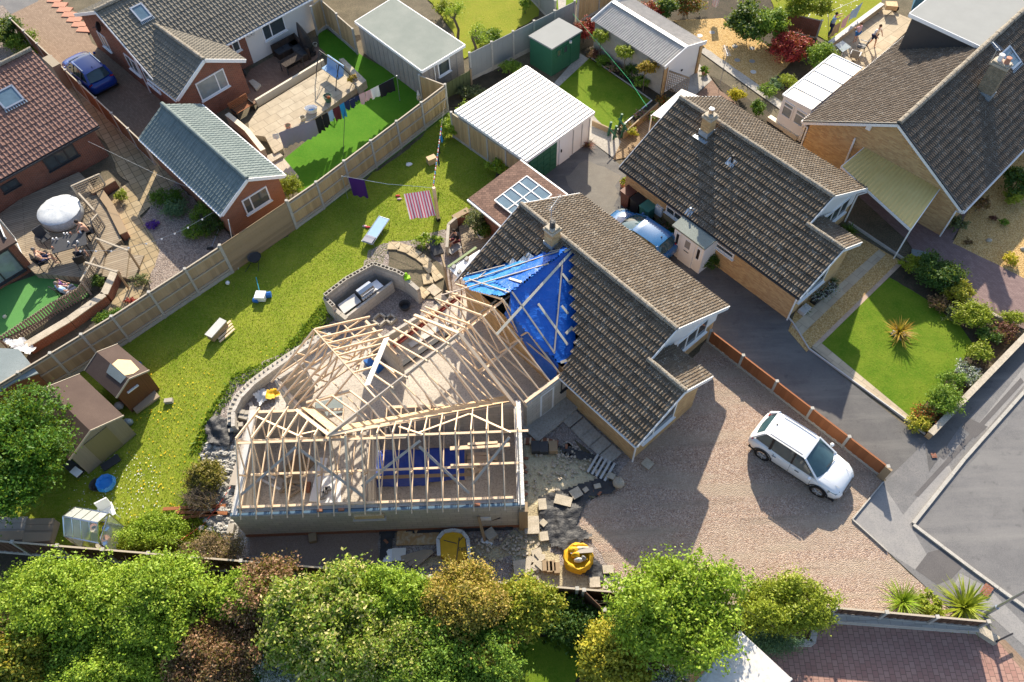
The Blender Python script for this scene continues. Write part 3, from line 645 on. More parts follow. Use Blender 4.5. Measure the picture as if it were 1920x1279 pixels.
# far side of H3
sheet('back_lawn',[(1103,108),(1221,190),(1150,243),(1112,240),(985,140),(1047,160)],GR['neat'])
sheet('side_bed',[(1088,95),(1105,85),(1290,180),(1222,190),(1103,108)],GR['soil'])
sheet('path_behind_shed',[(1035,160),(1088,100),(1104,110),(1046,164)],GR['conc'])
sheet('small_bed',[(1150,243),(1221,190),(1235,195),(1165,255)],GR['soil'])
sheet('timber_deck',[(1165,255),(1235,195),(1250,215),(1200,290),(1150,300)],slabmat('deck_boards_ground',(.26,.18,.1),(.32,.23,.14),(.08,.05,.03),4,.14,.01,0,-AZ))
sheet('concrete_path',[(1108,210),(1120,225),(1165,265),(1150,296),(1105,262)],GR['conc'])
sheet('garage_apron',[(1245,155),(1312,120),(1335,150),(1290,190)],GR['conc'])
sheet('brown_deck_path',[(1285,200),(1335,150),(1350,170),(1440,220),(1500,300),(1400,250)],GR['brk'])
sheet('mulch_bed',[(1330,140),(1350,150),(1500,250),(1440,245),(1355,172)],GR['soil'])
sheet('concrete_path',[(1310,95),(1325,88),(1430,165),(1530,235),(1520,245),(1420,175)],GR['conc'])
sheet('golden_gravel_garden',[(1262,38),(1355,34),(1485,115),(1432,165),(1325,92)],GR['gold'],wob=.02)
sheet('dark_bed',[(1200,0),(1440,-10),(1560,100),(1560,150),(1485,175),(1440,165),(1485,115),(1355,34),(1262,38)],GR['soil'],z=.01)
sheet('far_lawn',[(1440,-60),(1660,-60),(1650,10),(1560,80),(1530,65),(1450,20)],GR['lime'],wob=.05)
sheet('patio',[(1560,85),(1650,12),(1720,40),(1640,115),(1590,150),(1560,130)],GR['slabc'])
# gardens at top
sheet('far_garden_lawn',[(760,-60),(1035,-60),(1010,30),(935,75),(870,110),(850,60)],GR['lime'],wob=.05)
sheet('far_garden_lawn',[(1015,-60),(1150,-60),(1060,25),(1045,18)],GR['neat'])
sheet('far_path',[(1045,-10),(1062,-10),(1060,25),(1048,25)],GR['conc'])
sheet('narrow_bed',[(835,160),(960,125),(1045,160),(985,150),(870,200),(840,200)],GR['soil'])
sheet('garden_strip',[(842,205),(870,200),(985,300),(935,330),(900,260)],GR['soil'])
# House 2 garden
sheet('artificial_lawn',[(596,62),(612,55),(680,105),(800,170),(842,211),(610,391),(560,360),(530,300),(684,175),(675,148),(600,100)],GR['fake'])
sheet('brick_patio',[(470,130),(575,70),(610,98),(470,200),(452,160)],GR['brk'])
sheet('drive_of_brick_bungalow',[(10,32),(85,-20),(150,30),(172,80),(300,180),(310,265),(262,262),(237,240),(130,150),(85,100)],GR['brkt'])
sheet('road_corner',[(-40,40),(-60,-60),(60,-60),(72,2),(10,32)],GR['pave'])
sheet('front_garden',[(-60,20),(5,10),(60,70),(100,150),(-60,140)],GR['mulch'])
sheet('alley_slabs',[(120,150),(265,275),(330,340),(300,380),(225,330),(200,270),(100,180)],GR['slabg'],wob=.02)
sheet('rockery',[(290,370),(330,340),(430,440),(435,512),(345,560),(285,590),(280,480),(265,410)],GR['mulch'],wob=.08)
sheet('garden_slab_path',[(200,370),(260,330),(290,380),(262,405),(285,440),(299,470),(290,500),(265,550),(250,580),(200,620),(150,650),(140,640),(215,560),(245,530),(240,440)],GR['slabg'],wob=.02)
sheet('lower_slab_path',[(20,770),(60,700),(220,590),(244,640),(41,757)],GR['slabg'])
sheet('pale_artificial_lawn',[(-60,560),(70,515),(170,540),(165,556),(20,628),(-60,660)],GR['fakel'])
#=================HOUSES=================
def zf(z,p,t):return z-abs(t)*p
def board(parent,p,q,w_=.03,h=.2,mat=None,name='bargeboard'):
    mb=MB();mb.beam(p,q,w_,h);return part(name,mb,mat or MT['white'],parent)
# ---- house A (being extended) ----
def chalet(name,label,fr,L,te,ze,tn,zn,zr,tarpcut,frontmat):
    p1=(zr-ze)/te;p2=(zr-zn)/tn
    h=thing(name,label,'house',fr.w(L/2,0,0))
    k=hypot(te,zr-ze)/te;SL=te*k;tb=1.5;zb=zr-p1*tb
    O=fr.w(-1.95,te,ze);V=np.array(fr.w(-1.95,0,zr))-np.array(O);V /=np.linalg.norm(V);U=np.array([fr.d[0],fr.d[1],0.])
    Nn=np.cross(U,V);Nn=-Nn if Nn[2] < 0 else Nn
    X=lambda px,py:(lambda q:(float((q-np.array(O))@U),float((q-np.array(O))@V)))(hit(px,py,O,Nn))
    E=L+1.95;poly=[(0,0)]+([(X(*c)) for c in tarpcut] if tarpcut else [])+[(E,0),(E,SL),(1.95,SL),(1.95,SL-tb*k),(0,SL-tb*k)]
    if tarpcut:poly=[(0,0),(poly[1][0],-.02)]+poly[2:]
    mb=MB();tiles(mb,O,U,V,poly,slab=0 if tarpcut else .09);rs=part('roof_slope',mb,MT['tileA'],h,'dark weathered slope facing away from the sun')
    mb=slope(fr,0,L,-tn,zn,0,zr);part('roof_slope',mb,MT['tileA'],h)
    if tarpcut:rs['label']='dark tiled slope with stepped cut edge beside blue tarpaulin'
    te2=-.4;mb=slope(fr,-1.95,.25,te2,zb-p1*(tb-te2),tb,zb);part('roof_slope',mb,MT['tileA'],h,'short slope over the projecting front bay')
    mb=MB();ridge(mb,fr.w(0,0,zr+.05),fr.w(L,0,zr+.05),.13);part('ridge_tiles',mb,MT['ridge'],h);mb=MB();ridge(mb,fr.w(-1.95,tb,zb+.04),fr.w(.1,tb,zb+.04),.12);part('ridge_tiles',mb,MT['ridge'],h)
    # walls
    ti=te-.35;i2=tn-.3;dz=.14
    pts=[(.3,-i2,zr-p2*i2-dz),(.3,0,zr-dz),(.3,ti,zr-p1*ti-dz),(L-.2,ti,zr-p1*ti-dz),(L-.2,0,zr-dz),(L-.2,-i2,zr-p2*i2-dz)]
    wallprism(h,fr,pts,MT['bbuf'])
    pts=[(-1.65,te2+.3,zb-p1*(tb-te2-.3)-dz),(-1.65,tb,zb-dz),(-1.65,ti-.003,zr-p1*ti-dz),(.33,ti-.003,zr-p1*ti-dz),(.33,tb,zb-dz),(.33,te2+.3,zb-p1*(tb-te2-.3)-dz)]
    wallprism(h,fr,pts,MT['bbuf'],'bay_wall')
    mb=MB();q=[fr.w(.28,-i2,1.35),fr.w(.28,te2+.32,1.35),fr.w(.28,te2+.32,zb-.9),fr.w(.28,tb,zb+.05),fr.w(.28,tb,zr-p1*tb-dz),fr.w(.28,0,zr-dz),fr.w(.28,-i2,zr-p2*i2-dz)]
    mb.mesh(q+[(p[0]-fr.d[0]*.03,p[1]-fr.d[1]*.03,p[2]) for p in q],[tuple(range(7)),tuple(range(13,6,-1))]+[(i,(i+1) % 7,7+(i+1) % 7,7+i) for i in range(7)]);part('gable_boarding',mb,frontmat,h)
    for a,b_ in ((fr.w(-.02,0,zr-.04),fr.w(-.02,-tn,zn-.04)),(fr.w(-.02,0,zr-.04),fr.w(-.02,tb,zb-.04)),(fr.w(-1.97,tb,zb-.05),fr.w(-1.97,te,ze-.05)),(fr.w(-1.97,tb,zb-.05),fr.w(-1.97,te2,zb-p1*(tb-te2)-.05)),(fr.w(L+.02,0,zr-.05),fr.w(L+.02,-tn,zn-.05)),(fr.w(L+.02,0,zr-.05),fr.w(L+.02,te,ze-.05))):board(h,a,b_)
    gut=MB();s1=X(*tarpcut[0])[0]-1.95 if tarpcut else L
    gut.beam(fr.w(-1.95,te+.05,ze-.05),fr.w(s1,te+.05,ze-.05),.1,.08);gut.beam(fr.w(0,-tn-.05,zn-.05),fr.w(L,-tn-.05,zn-.05),.1,.08);gut.beam(fr.w(-1.95,te2-.05,zb-p1*(tb-te2)-.06),fr.w(.2,te2-.05,zb-p1*(tb-te2)-.06),.1,.08)
    part('gutter',gut,MT['dark'] if not tarpcut else MT['white'],h)
    pipe(h,fr.w(-1.85,te,ze-.1),fr.w(-1.72,ti+.04,ze-.35),0)
    return h,O,U,V,Nn,X,(zb,te2,p1)
fA=Fr(6.75,18.18,2.27);fB=Fr(14.96,25.21,2.26)
TARP=[(1066,688),(1082,640),(1072,540),(1074,462),(1038,468),(980,482),(879,512)]
hA,OA,UA,VA,NA,XA,bayA=chalet('bungalow','buff brick bungalow with half its roof stripped and covered by blue tarpaulin',fA,9.51,4.1,2.22,3.92,2.34,4.39,TARP,MT['white'])
hB,OB,UB,VB,NB,XB,bayB=chalet('bungalow','buff brick bungalow with white front porch between the two dark drives',fB,9.39,4.05,2.23,3.77,2.36,4.39,None,MT['white'])
def bw_(fr,s):return fr.w(s,9)[:2],fr.w(s,-9)[:2]
for h,fr,wd in ((hA,fA,((1228,795),(1282,743))),(hB,fB,((1512,549),(1566,488)))):
    W0,W1=fr.w(-1.65,-3)[:2],fr.w(-1.65,5)[:2]
    window(h,fr.w(-1.65,3.3),fr.w(-1.65,1.35),.95,2.2,mull=(.33,))
    window(h,fr.w(.25,-.75),fr.w(.25,-2.9),1.2,2.3,mull=(.33,.66))
def chimney(parent,fr,s,t,z0,z1,w_=.62,d_=.45,mat=None,pots=1,flash=True,pot=None,cap=True):
    mb=MB();c=fr.w(s,t,(z0+z1)/2);mb.box(c,(d_,w_,z1-z0),fr.th);o=part('chimney',mb,mat or MT['bbuf'],parent)
    if cap:mb=MB();mb.box(fr.w(s,t,z1-.08),(d_+.1,w_+.1,.12),fr.th);mb.box(fr.w(s,t,z1+.03),(d_-.02,w_-.02,.09),fr.th);part('chimney_cap',mb,MT['stone'],o)
    for i in range(pots):
        mb=MB();p=fr.w(s,t+(i-(pots-1)/2)*.36,z1+.07);mb.lathe(p,[(.13,0),(.12,.28),(.14,.32),(.1,.33)],12);part('chimney_pot',mb,(pot or [MT['dark']])[i % len(pot or [1])],o)
    if flash:
        mb=MB();mb.box(fr.w(s,t,z0+(z1-z0)*.3),(d_+.06,w_+.06,.3),fr.th);mb.box(fr.w(s,t+w_*.5+.12,z0+.2),(d_+.3,.35,.03),fr.th);part('flashing',mb,MT['lead'],o)
    return o
def findst(fr,px,py,z):return fr.loc(at(px,py,z))
cA=findst(fA,1038,452,4.2);cB=findst(fB,1328,243,4.2)
chimney(hA,fA,cA[0],cA[1]+.1,3.7,5.15,.5,.5,pots=1);chimney(hB,fB,cB[0],cB[1]+.1,3.7,5.15,.5,.5,pots=1,pot=[MT['chrome']])
# roof vents on house B
mb=MB();v=hit(1371,306,OB,NB);mb.tube(v,v+np.array((0,0,.38)),.05,.05,8);mb.tube(v+np.array((0,0,.38)),v+np.array((0,0,.5)),.075,.06,8);o=part('roof_vent',mb,MT['black'],hB)
mb=MB();mb.hexa(v+NB*.06,UB*.45,VB*.4,NB*.02);part('flashing',mb,MT['lead'],o)
mb=MB();v=hit(1293,398,OB,NB);mb.hexa(v+NB*.05,UB*.35,VB*.5,NB*.02);mb.tube(v,v+np.array((0,0,.3)),.06,.05,8);part('flue',mb,MT['lead'],hB)
# porch of house B
def frpx(fr,px,py,z):return fr.loc(at(px,py,z))
W0,W1=fB.w(9,3.7)[:2],fB.w(-2,3.7)[:2]
sp=frpx(fB,1306,475,0);s0_=sp[0]-.95;s1_=sp[0]+.95;tw=3.7;tf=4.75
mb=MB();P_=[fB.w(s0_,tw)[:2],fB.w(s1_,tw)[:2],fB.w(s1_,tf)[:2],fB.w(s0_,tf)[:2]];mb.prism(P_,0,2.05);pr=part('porch',mb,MT['white'],hB)
mb=MB();mb.hexa(fB.w((s0_+s1_)/2,tw+.6,2.12),tuple(2.1*np.array((fB.d[0],fB.d[1],0))),(fB.n[0]*1.25,fB.n[1]*1.25,-.12),(0,0,.1));part('porch_roof',mb,MT['felt'],pr)
window(pr,fB.w(s1_-.15,tf),fB.w(s1_-.4,tf),.9,1.7,fw=.04,sill=False,gm=MT['black'],name='side_light');window(pr,fB.w(s0_+.4,tf),fB.w(s0_+.15,tf),.9,1.7,fw=.04,sill=False,gm=MT['black'],name='side_light')
mb=MB();mb.hexa(fB.w((s0_+s1_)/2,tf+.03,1.),tuple(.85*np.array((fB.d[0],fB.d[1],0))),(fB.n[0]*.05,fB.n[1]*.05,0),(0,0,1.95));dr=part('door',mb,MT['white'],hB)
window(dr,fB.w((s0_+s1_)/2+.2,tf+.05),fB.w((s0_+s1_)/2-.2,tf+.05),1.15,1.75,fw=.04,sill=False,gm=MT['grey'],proud=.03,name='door_glass')
mb=MB();mb.hexa(fB.w((s0_+s1_)/2,tf+.065,.95),tuple(.3*np.array((fB.d[0],fB.d[1],0))),(fB.n[0]*.02,fB.n[1]*.02,0),(0,0,.06));part('letter_box',mb,MT['chrome'],dr)
wpx(hB,W0,W1,(1251,384),(1279,418),mull=(.5,));wpx(hB,W0,W1,(1340,450),(1375,486),mull=())
pipe(hB,fB.w(-.1,-3.7,2.25),fB.w(.2,-3.52,1.95),0)
mb=MB();wv=hitwall(1237,394,W0,W1);mb.hexa((wv[0]+fB.n[0]*.06,wv[1]+fB.n[1]*.06,wv[2]),tuple(.45*np.array((fB.d[0],fB.d[1],0))),(fB.n[0]*.12,fB.n[1]*.12,0),(0,0,.6));part('meter_box',mb,MT['white'],hB)
# ---- upper right house ----
fU=Fr(19.03,29.39,.74);LU=17.
hU=thing('large_house','buff brick house with long brown roof and tall chimney at upper right','house',fU.w(6,0,0))
pU=(4.87-2.3)/4.55
mb=slope(fU,0,LU,4.55,2.3,0,4.87);part('roof_slope',mb,MT['tileB'],hU);mb=slope(fU,0,LU,-4.58,2.25,0,4.87);part('roof_slope',mb,MT['tileB'],hU)
mb=MB();ridge(mb,fU.w(0,0,4.93),fU.w(LU,0,4.93),.15,.4);part('ridge_tiles',mb,MT['ridge'],hU)
wallprism(hU,fU,[(.25,4.25,2.33),(.25,0,4.74),(.25,-4.25,2.33),(LU-.3,-4.25,2.33),(LU-.3,0,4.74),(LU-.3,4.25,2.33)],MT['bbuf'])
for sg in (4.55,-4.58):board(hU,fU.w(-.03,0,4.82),fU.w(-.03,sg,2.22),.04,.2,MT['white'])
for sg in (4.55,-4.58):board(hU,fU.w(-.04,0,4.93),fU.w(-.04,sg,2.33),.06,.07,MT['dark'],'verge_strip')
mb=MB();mb.beam(fU.w(0,-4.66,2.18),fU.w(LU,-4.66,2.18),.12,.09);mb.beam(fU.w(0,4.63,2.2),fU.w(LU,4.63,2.2),.12,.09);part('gutter',mb,MT['white'],hU)
pipe(hU,fU.w(0,4.6,2.15),fU.w(.2,4.3,1.9),0);pipe(hU,fU.w(0,-4.62,2.12),fU.w(.2,-4.3,1.9),0)
UW0,UW1=fU.w(.25,9)[:2],fU.w(.25,-9)[:2]
pp=hitwall(1605,258,UW0,UW1);qq=hitwall(1586,305,UW0,UW1);mb=MB();mb.path([(pp[0]-.1*fU.d[0],pp[1]-.1*fU.d[1],pp[2]),(qq[0]-.1*fU.d[0],qq[1]-.1*fU.d[1],max(0,qq[2]))],.05);part('soil_pipe',mb,MT['white'],hU)
pp=hitwall(1630,238,UW0,UW1);mb=MB();mb.box((pp[0]-.05*fU.d[0],pp[1]-.05*fU.d[1],pp[2]),(.1,.25,.28),fU.th);part('alarm_box',mb,MT['white'],hU)
# dormer
zt=4.95;dl=[fU.loc(at(*p,zt)) for p in ((1733,37),(1838,86))];s_d=(dl[0][0]+dl[1][0])/2
mb=MB();mb.prism([fU.w(s_d,.05)[:2],fU.w(LU,.05)[:2],fU.w(LU,4.2)[:2],fU.w(s_d,4.2)[:2]],zt-.18,zt);dm=part('dormer_roof',mb,MT['feltg'],hU)
mb=MB();q=[fU.w(s_d+.15,.2,4.6),fU.w(s_d+.15,4.05,2.4),fU.w(s_d+.15,4.05,zt-.18),fU.w(s_d+.15,.2,zt-.18)];q2=[fU.w(LU-.2,.2,4.6),fU.w(LU-.2,4.05,2.4),fU.w(LU-.2,4.05,zt-.18),fU.w(LU-.2,.2,zt-.18)]
mb.mesh(q+q2,[(0,1,2,3),(7,6,5,4),(1,5,6,2),(0,4,5,1),(2,6,7,3)]);part('dormer_cheek',mb,MT['dark'],dm)
mb=MB();mb.beam(fU.w(s_d-.02,0,zt-.1),fU.w(s_d-.02,4.22,zt-.1),.05,.2);mb.beam(fU.w(s_d,4.24,zt-.1),fU.w(LU,4.24,zt-.1),.05,.2);part('fascia',mb,MT['white'],dm)
cU=findst(fU,1850,168,4.2);chimney(hU,fU,cU[0],cU[1],3.2,5.8,.8,.5,speck('old_stone',(.2,.17,.12),(.3,.25,.18),(.13,.11,.08),4,20),2,True,[MT['terra'],MT['white']])
# UR chimney skylight
VU=np.array(fU.w(0,0,4.87))-np.array(fU.w(0,-4.58,2.25));VU /=np.linalg.norm(VU);UU=np.array((fU.d[0],fU.d[1],0));NU=np.cross(UU,VU);NU=-NU if NU[2] < 0 else NU
pp=hit(1893,110,fU.w(0,0,4.87),NU);skylight(hU,pp,UU,VU,NU,1.0,1.1)
# canopy on the gable wall
cw=[hit(*p,(0,0,z),(0,0,1)) for p,z in (((1635,265),2.6),((1768,345),2.55),((1708,430),2.2),((1578,312),2.2))]
can=thing('carport_canopy','translucent yellowed canopy on white frame against the buff gable wall','canopy',(cw[3][0],cw[3][1],0))
mb=MB();k=22
nmt=N('yellowed_polycarbonate',.5);nmt.col(nmt.mix(nmt.noise(1.2,5),(.5,.37,.12),(.66,.52,.22)))
for i in range(k):
    a=cw[0]+(cw[1]-cw[0])*i/k;b2=cw[0]+(cw[1]-cw[0])*(i+1)/k;c=cw[3]+(cw[2]-cw[3])*(i+1)/k;d=cw[3]+(cw[2]-cw[3])*i/k;m1=(a+b2)/2+np.array((0,0,.04));m2=(c+d)/2+np.array((0,0,.04));mb.mesh([a,m1,m2,d,b2,c],[(0,1,2,3),(1,4,5,2)])
part('sheeting',mb,nmt.mat,can)
mb=MB()
for a,b2 in ((3,2),(2,1),(0,3)):mb.beam(cw[a]-np.array((0,0,.06)),cw[b2]-np.array((0,0,.06)),.07,.12)
for f in (.35,.7):mb.beam(cw[0]+(cw[1]-cw[0])*f-np.array((0,0,.05)),cw[3]+(cw[2]-cw[3])*f-np.array((0,0,.05)),.04,.06)
part('frame',mb,MT['white'],can)
mb=MB();mb.tube((cw[2][0],cw[2][1],0),cw[2],.035);part('post',mb,MT['white'],can)
mb=MB();mb.tube((cw[3][0],cw[3][1],0),cw[3],.035);part('post',mb,MT['white'],can)
# ---- house 2 (white wall) ----
f2=Fr(-23.1,41.45,radians(43.8));L2=16.
h2=thing('long_bungalow','long bungalow with brown roof, brick gable and white rear wall at top left','house',f2.w(5,0,0))
part('roof_slope',slope(f2,0,L2,-4.76,2.3,0,4.6,kind='roll',pitch=.23,gauge=.3,step=.035,roll=.035),MT['tileC'],h2);part('roof_slope',slope(f2,0,L2,4.6,2.35,0,4.6,kind='roll',pitch=.23,gauge=.3,step=.035,roll=.035),MT['tileC'],h2)
mb=MB();ridge(mb,f2.w(0,0,4.66),f2.w(L2,0,4.66),.14,.4);part('ridge_tiles',mb,MT['ridge'],h2)
wallprism(h2,f2,[(.25,4.3,2.4),(.25,0,4.46),(.25,-4.45,2.35),(6.2,-4.45,2.35),(6.2,4.3,2.4)],MT['bred'])
wallprism(h2,f2,[(6.2,4.3,2.4),(6.2,-4.46,2.35),(L2-4.6,-4.46,2.35),(L2-4.6,4.3,2.4)],MT['whitew'],'rendered_wall')
mb=MB();mb.beam(f2.w(0,-4.84,2.22),f2.w(L2,-4.84,2.22),.11,.08);part('gutter',mb,MT['white'],h2)
for sg,zz in ((4.6,2.3),(-4.76,2.25)):board(h2,f2.w(-.02,0,4.54),f2.w(-.02,sg,zz),.04,.18)
W0,W1=f2.w(8,-4.46)[:2],f2.w(20,-4.46)[:2]
W=(f2.w(0,-4.46)[:2],f2.w(20,-4.46)[:2])
wpx(h2,*W,(488,50),(537,55),mull=(.36,));
for pa,pb in (((431,77),(452,92)),):wpx(h2,*W,pa,pb)
G0,G1=f2.w(.25,9)[:2],f2.w(.25,-9)[:2]
for t0,t1 in ((-.6,-1.9),(-2.6,-4.1),(2.6,1.6)):window(h2,f2.w(.25,t0),f2.w(.25,t1),1.0,2.05,mull=(.5,))
pipe(h2,f2.w(.1,-2.2,3.2),f2.w(.2,-2.25,3.0),0);mb=MB();mb.ball(f2.w(.0,.9,3.2),(.06,.32,.32));mb.tube(f2.w(.2,.9,3.2),f2.w(-.3,1.0,3.25),.02);part('satellite_dish',mb,MT['dark'],h2)
for px in ((466,66),(473,63)):pp=hitwall(*px,*W);mb=MB();mb.tube(pp,(pp[0]-f2.n[0]*.1,pp[1]-f2.n[1]*.1,pp[2]),.11,.11,12);part('wall_vent',mb,MT['lgrey'],h2)
V2=np.array(f2.w(0,0,4.6))-np.array(f2.w(0,-4.76,2.3));V2 /=np.linalg.norm(V2);U2=np.array((f2.d[0],f2.d[1],0));N2=np.cross(U2,V2);N2=-N2 if N2[2] < 0 else N2
skylight(h2,hit(265,25,f2.w(0,0,4.6),N2),U2,V2,N2,.8,1.05)
# wing of house 2
fW=Fr(-16.58,38.03,2.36+.0);Lw=5.2
zwr=3.6;zwe=2.28;tw_=2.35
k_=hypot(tw_,zwr-zwe);cut=2.9
part('wing_roof_slope',(lambda mb:(tiles(mb,fW.w(0,tw_,zwe),(fW.d[0],fW.d[1],0),np.array(fW.w(0,0,zwr))-np.array(fW.w(0,tw_,zwe)),[(0,0),(2.9,0),(4.75,k_),(0,k_)],kind='roll',pitch=.23,gauge=.3),mb)[1])(MB()),MT['tileC'],h2)
part('wing_roof_slope',(lambda mb:(tiles(mb,fW.w(0,-tw_,zwe),(fW.d[0],fW.d[1],0),np.array(fW.w(0,0,zwr))-np.array(fW.w(0,-tw_,zwe)),[(0,0),(2.6,0),(4.75,k_),(0,k_)],kind='roll',pitch=.23,gauge=.3),mb)[1])(MB()),MT['tileC'],h2)
mb=MB();ridge(mb,fW.w(0,0,zwr+.05),fW.w(4.8,0,zwr+.05),.13);part('wing_ridge',mb,MT['ridge'],h2)
wallprism(h2,fW,[(.22,2.05,2.3),(.22,0,zwr-.13),(.22,-2.05,2.3),(3.2,-2.05,2.3),(3.2,0,3.2),(3.2,2.05,2.3)],MT['bred'],'wing_wall')
for sg in (1,-1):board(h2,fW.w(-.03,0,zwr-.02),fW.w(-.03,sg*tw_,zwe-.02),.04,.2)
W=(fW.w(.22,-5)[:2],fW.w(.22,5)[:2]);W=(W[1],W[0]) if False else W
window(h2,fW.w(.22,.95),fW.w(.22,-.95),1.25,2.45,mull=(.68,),gm=MT['glassl'])
mb=MB();mb.beam(fW.w(0,tw_+.05,zwe-.05),fW.w(2.9,tw_+.05,zwe-.05),.1,.08);part('gutter',mb,MT['white'],h2)
# ---- house 1 (red brown roof) ----
f1=Fr(-25.67,38.12,radians(44.2)+pi);h1=thing('brick_bungalow','red brick bungalow with red brown tiled roof at left edge','house',f1.w(5,0,0));L1=14.
part('roof_slope',slope(f1,0,L1,5.05,2.3,0,4.6,kind='roll',pitch=.23,gauge=.3,step=.035,roll=.035),MT['tileR'],h1);part('roof_slope',slope(f1,0,L1,-1.2,4.0,0,4.6,kind='roll',pitch=.23,gauge=.3,step=.035,roll=.035),MT['tileR'],h1)
mb=MB();ridge(mb,f1.w(0,0,4.65),f1.w(L1,0,4.65),.14,.4);part('ridge_tiles',mb,MT['ridge'],h1)
wallprism(h1,f1,[(.25,-1.,4.05),(.25,0,4.45),(.25,4.7,2.34),(L1,4.7,2.34),(L1,0,4.4),(L1,-1.,4.05)],MT['bred'])
mb=MB();mb.beam(f1.w(0,5.13,2.22),f1.w(L1,5.13,2.22),.11,.08);part('gutter',mb,MT['dark'],h1);board(h1,f1.w(-.02,0,4.52),f1.w(-.02,5.05,2.24),.03,.14,MT['dark'])
W=(f1.w(14,4.7)[:2],f1.w(0,4.7)[:2])
wpx(h1,*W,(78,300),(148,290),mull=(.37,.68),fm=MT['dark']);wpx(h1,*W,(-2,350),(38,345),mull=(.4,),fm=MT['dark'])
V1=np.array(f1.w(0,0,4.6))-np.array(f1.w(0,5.05,2.3));V1 /=np.linalg.norm(V1);U1=np.array((f1.d[0],f1.d[1],0));N1=np.cross(U1,V1);N1=-N1 if N1[2] < 0 else N1
skylight(h1,hit(17,184,f1.w(0,0,4.6),N1),U1,V1,N1,1.15,1.1)
# ---- annex with blue-grey roof ----
fN=Fr(-12.82,28.87,2.32)
hN=thing('brick_outbuilding','orange brick outbuilding with blue grey tiled roof beside the feather board fence','outbuilding',fN.w(4,0,0))
part('roof_slope',slope(fN,0,8.08,1.9,2.2,0,3.29,kind='roll',pitch=.23,gauge=.3,step=.035,roll=.035),MT['tileG'],hN);part('roof_slope',slope(fN,0,8.08,-1.9,2.2,0,3.29,kind='roll',pitch=.23,gauge=.3,step=.035,roll=.035),MT['tileG'],hN)
mb=MB();ridge(mb,fN.w(0,0,3.34),fN.w(8.08,0,3.34),.12,.45);part('ridge_tiles',mb,MT['tileG'],hN)
wallprism(hN,fN,[(.22,1.65,2.25),(.22,0,3.18),(.22,-1.65,2.25),(7.9,-1.65,2.25),(7.9,0,3.18),(7.9,1.65,2.25)],MT['bora'])
for sg in (1,-1):board(hN,fN.w(-.02,0,3.26),fN.w(-.02,sg*1.92,2.16),.04,.18)
mb=MB();mb.beam(fN.w(0,1.97,2.14),fN.w(8,1.97,2.14),.1,.08);mb.beam(fN.w(0,-1.97,2.14),fN.w(8,-1.97,2.14),.1,.08);part('gutter',mb,MT['white'],hN)
window(hN,fN.w(.22,.65),fN.w(.22,-.85),1.1,2.1,mull=(.3,))
#=================GARAGES=================
def boxbuilding(name,label,cat,cs,z,wallm,roofm,z2=None,over=.12,fascia=True):
    """cs: four roof corners in photo at height z (order round)"""
    P=[np.array(a2(*c,z)) for c in cs];c=sum(P)/4;t=thing(name,label,cat,(c[0],c[1],0));zz=z2 or [z]*4
    mb=MB();mb.prism([tuple(p) for p in P],[q-.1 for q in zz],zz);part('roof',mb,roofm,t)
    I=[p+(c-p)/np.hypot(*(c-p))*over*1.5 for p in P];mb=MB();mb.prism([tuple(p) for p in I],-.02,[q-.1 for q in zz]);part('wall',mb,wallm,t)
    if fascia:
        mb=MB()
        for i in range(4):a,b_=P[i],P[(i+1) % 4];mb.beam((a[0],a[1],zz[i]-.08),(b_[0],b_[1],zz[(i+1) % 4]-.08),.05,.17)
        part('fascia',mb,MT['white'],t)
    return t,P,I
def ribs(t,P,z,n,mat,ax=0,w_=.03,h=.03,name='rib'):
    mb=MB();a,b_,c,d=P if ax==0 else P[1:]+P[:1]
    for i in range(n+1):
        f=i/n;p=a+(b_-a)*f;q=d+(c-d)*f;mb.beam((p[0],p[1],z+.02),(q[0],q[1],z+.02),w_,h)
    return part(name,mb,mat,t)
gW,P,I=boxbuilding('white_garage','white walled garage with ribbed white roof and dark green door','garage',[(987,123),(1115,210),(987,302),(852,208)],2.15,MT['white'],MT['whm'])
mb=MB()
for i in range(20):
    f=(i+.5)/20;p=P[0]+(P[1]-P[0])*f;q=P[3]+(P[2]-P[3])*f
    mb.beam((p[0],p[1],2.165),(q[0],q[1],2.165),.05,.05)
part('roof_ribs',mb,MT['whm'],gW)
# front wall between I[1] and I[2] (faces the drive)
a=np.array(I[1]);b_=np.array(I[2]);L=np.hypot(*(b_-a));d=(b_-a)/L;nr=np.array((d[1],-d[0]));nr=nr if nr@(a-np.array(P[3])) > 0 else -nr
mb=MB();c=a+d*L*.76+nr*.03;mb.box((c[0],c[1],1.0),(2.15,.05,1.95),atan2(d[1],d[0]));gd=part('garage_door',mb,MT['dgreen'],gW)
mb=MB()
for i in range(5):
    for j in range(4):c2=c+d*(j-1.5)*.5+nr*.035;mb.box((c2[0],c2[1],.25+i*.38),(.42,.03,.28),atan2(d[1],d[0]))
part('door_panel',mb,MT['dgreen'],gd)
mb=MB();c=a+d*L*.42+nr*.03;mb.box((c[0],c[1],1.0),(.85,.06,1.95),atan2(d[1],d[0]));wd=part('side_door',mb,MT['white'],gW)
mb=MB();c2=c+d*.3+nr*.06;mb.box((c2[0],c2[1],1.0),(.05,.05,.18),atan2(d[1],d[0]));part('handle',mb,MT['black'],wd)
mb=MB()
for f in (.02,.14,.28,.55):c2=a+d*L*f+nr*.02;mb.box((c2[0],c2[1],1.0),(.04,.04,1.95),atan2(d[1],d[0]))
part('cover_strip',mb,MT['lgrey'],gW)
c2=a+d*L*.43+nr*.05;mb=MB()
for k in (-.16,-.05,.06,.17):mb.box((c2[0]+d[0]*k,c2[1]+d[1]*k,2.0+abs(k)*-.3),(.07,.04,.09),atan2(d[1],d[0]))
part('wall_ornament',mb,MT['black'],gW)
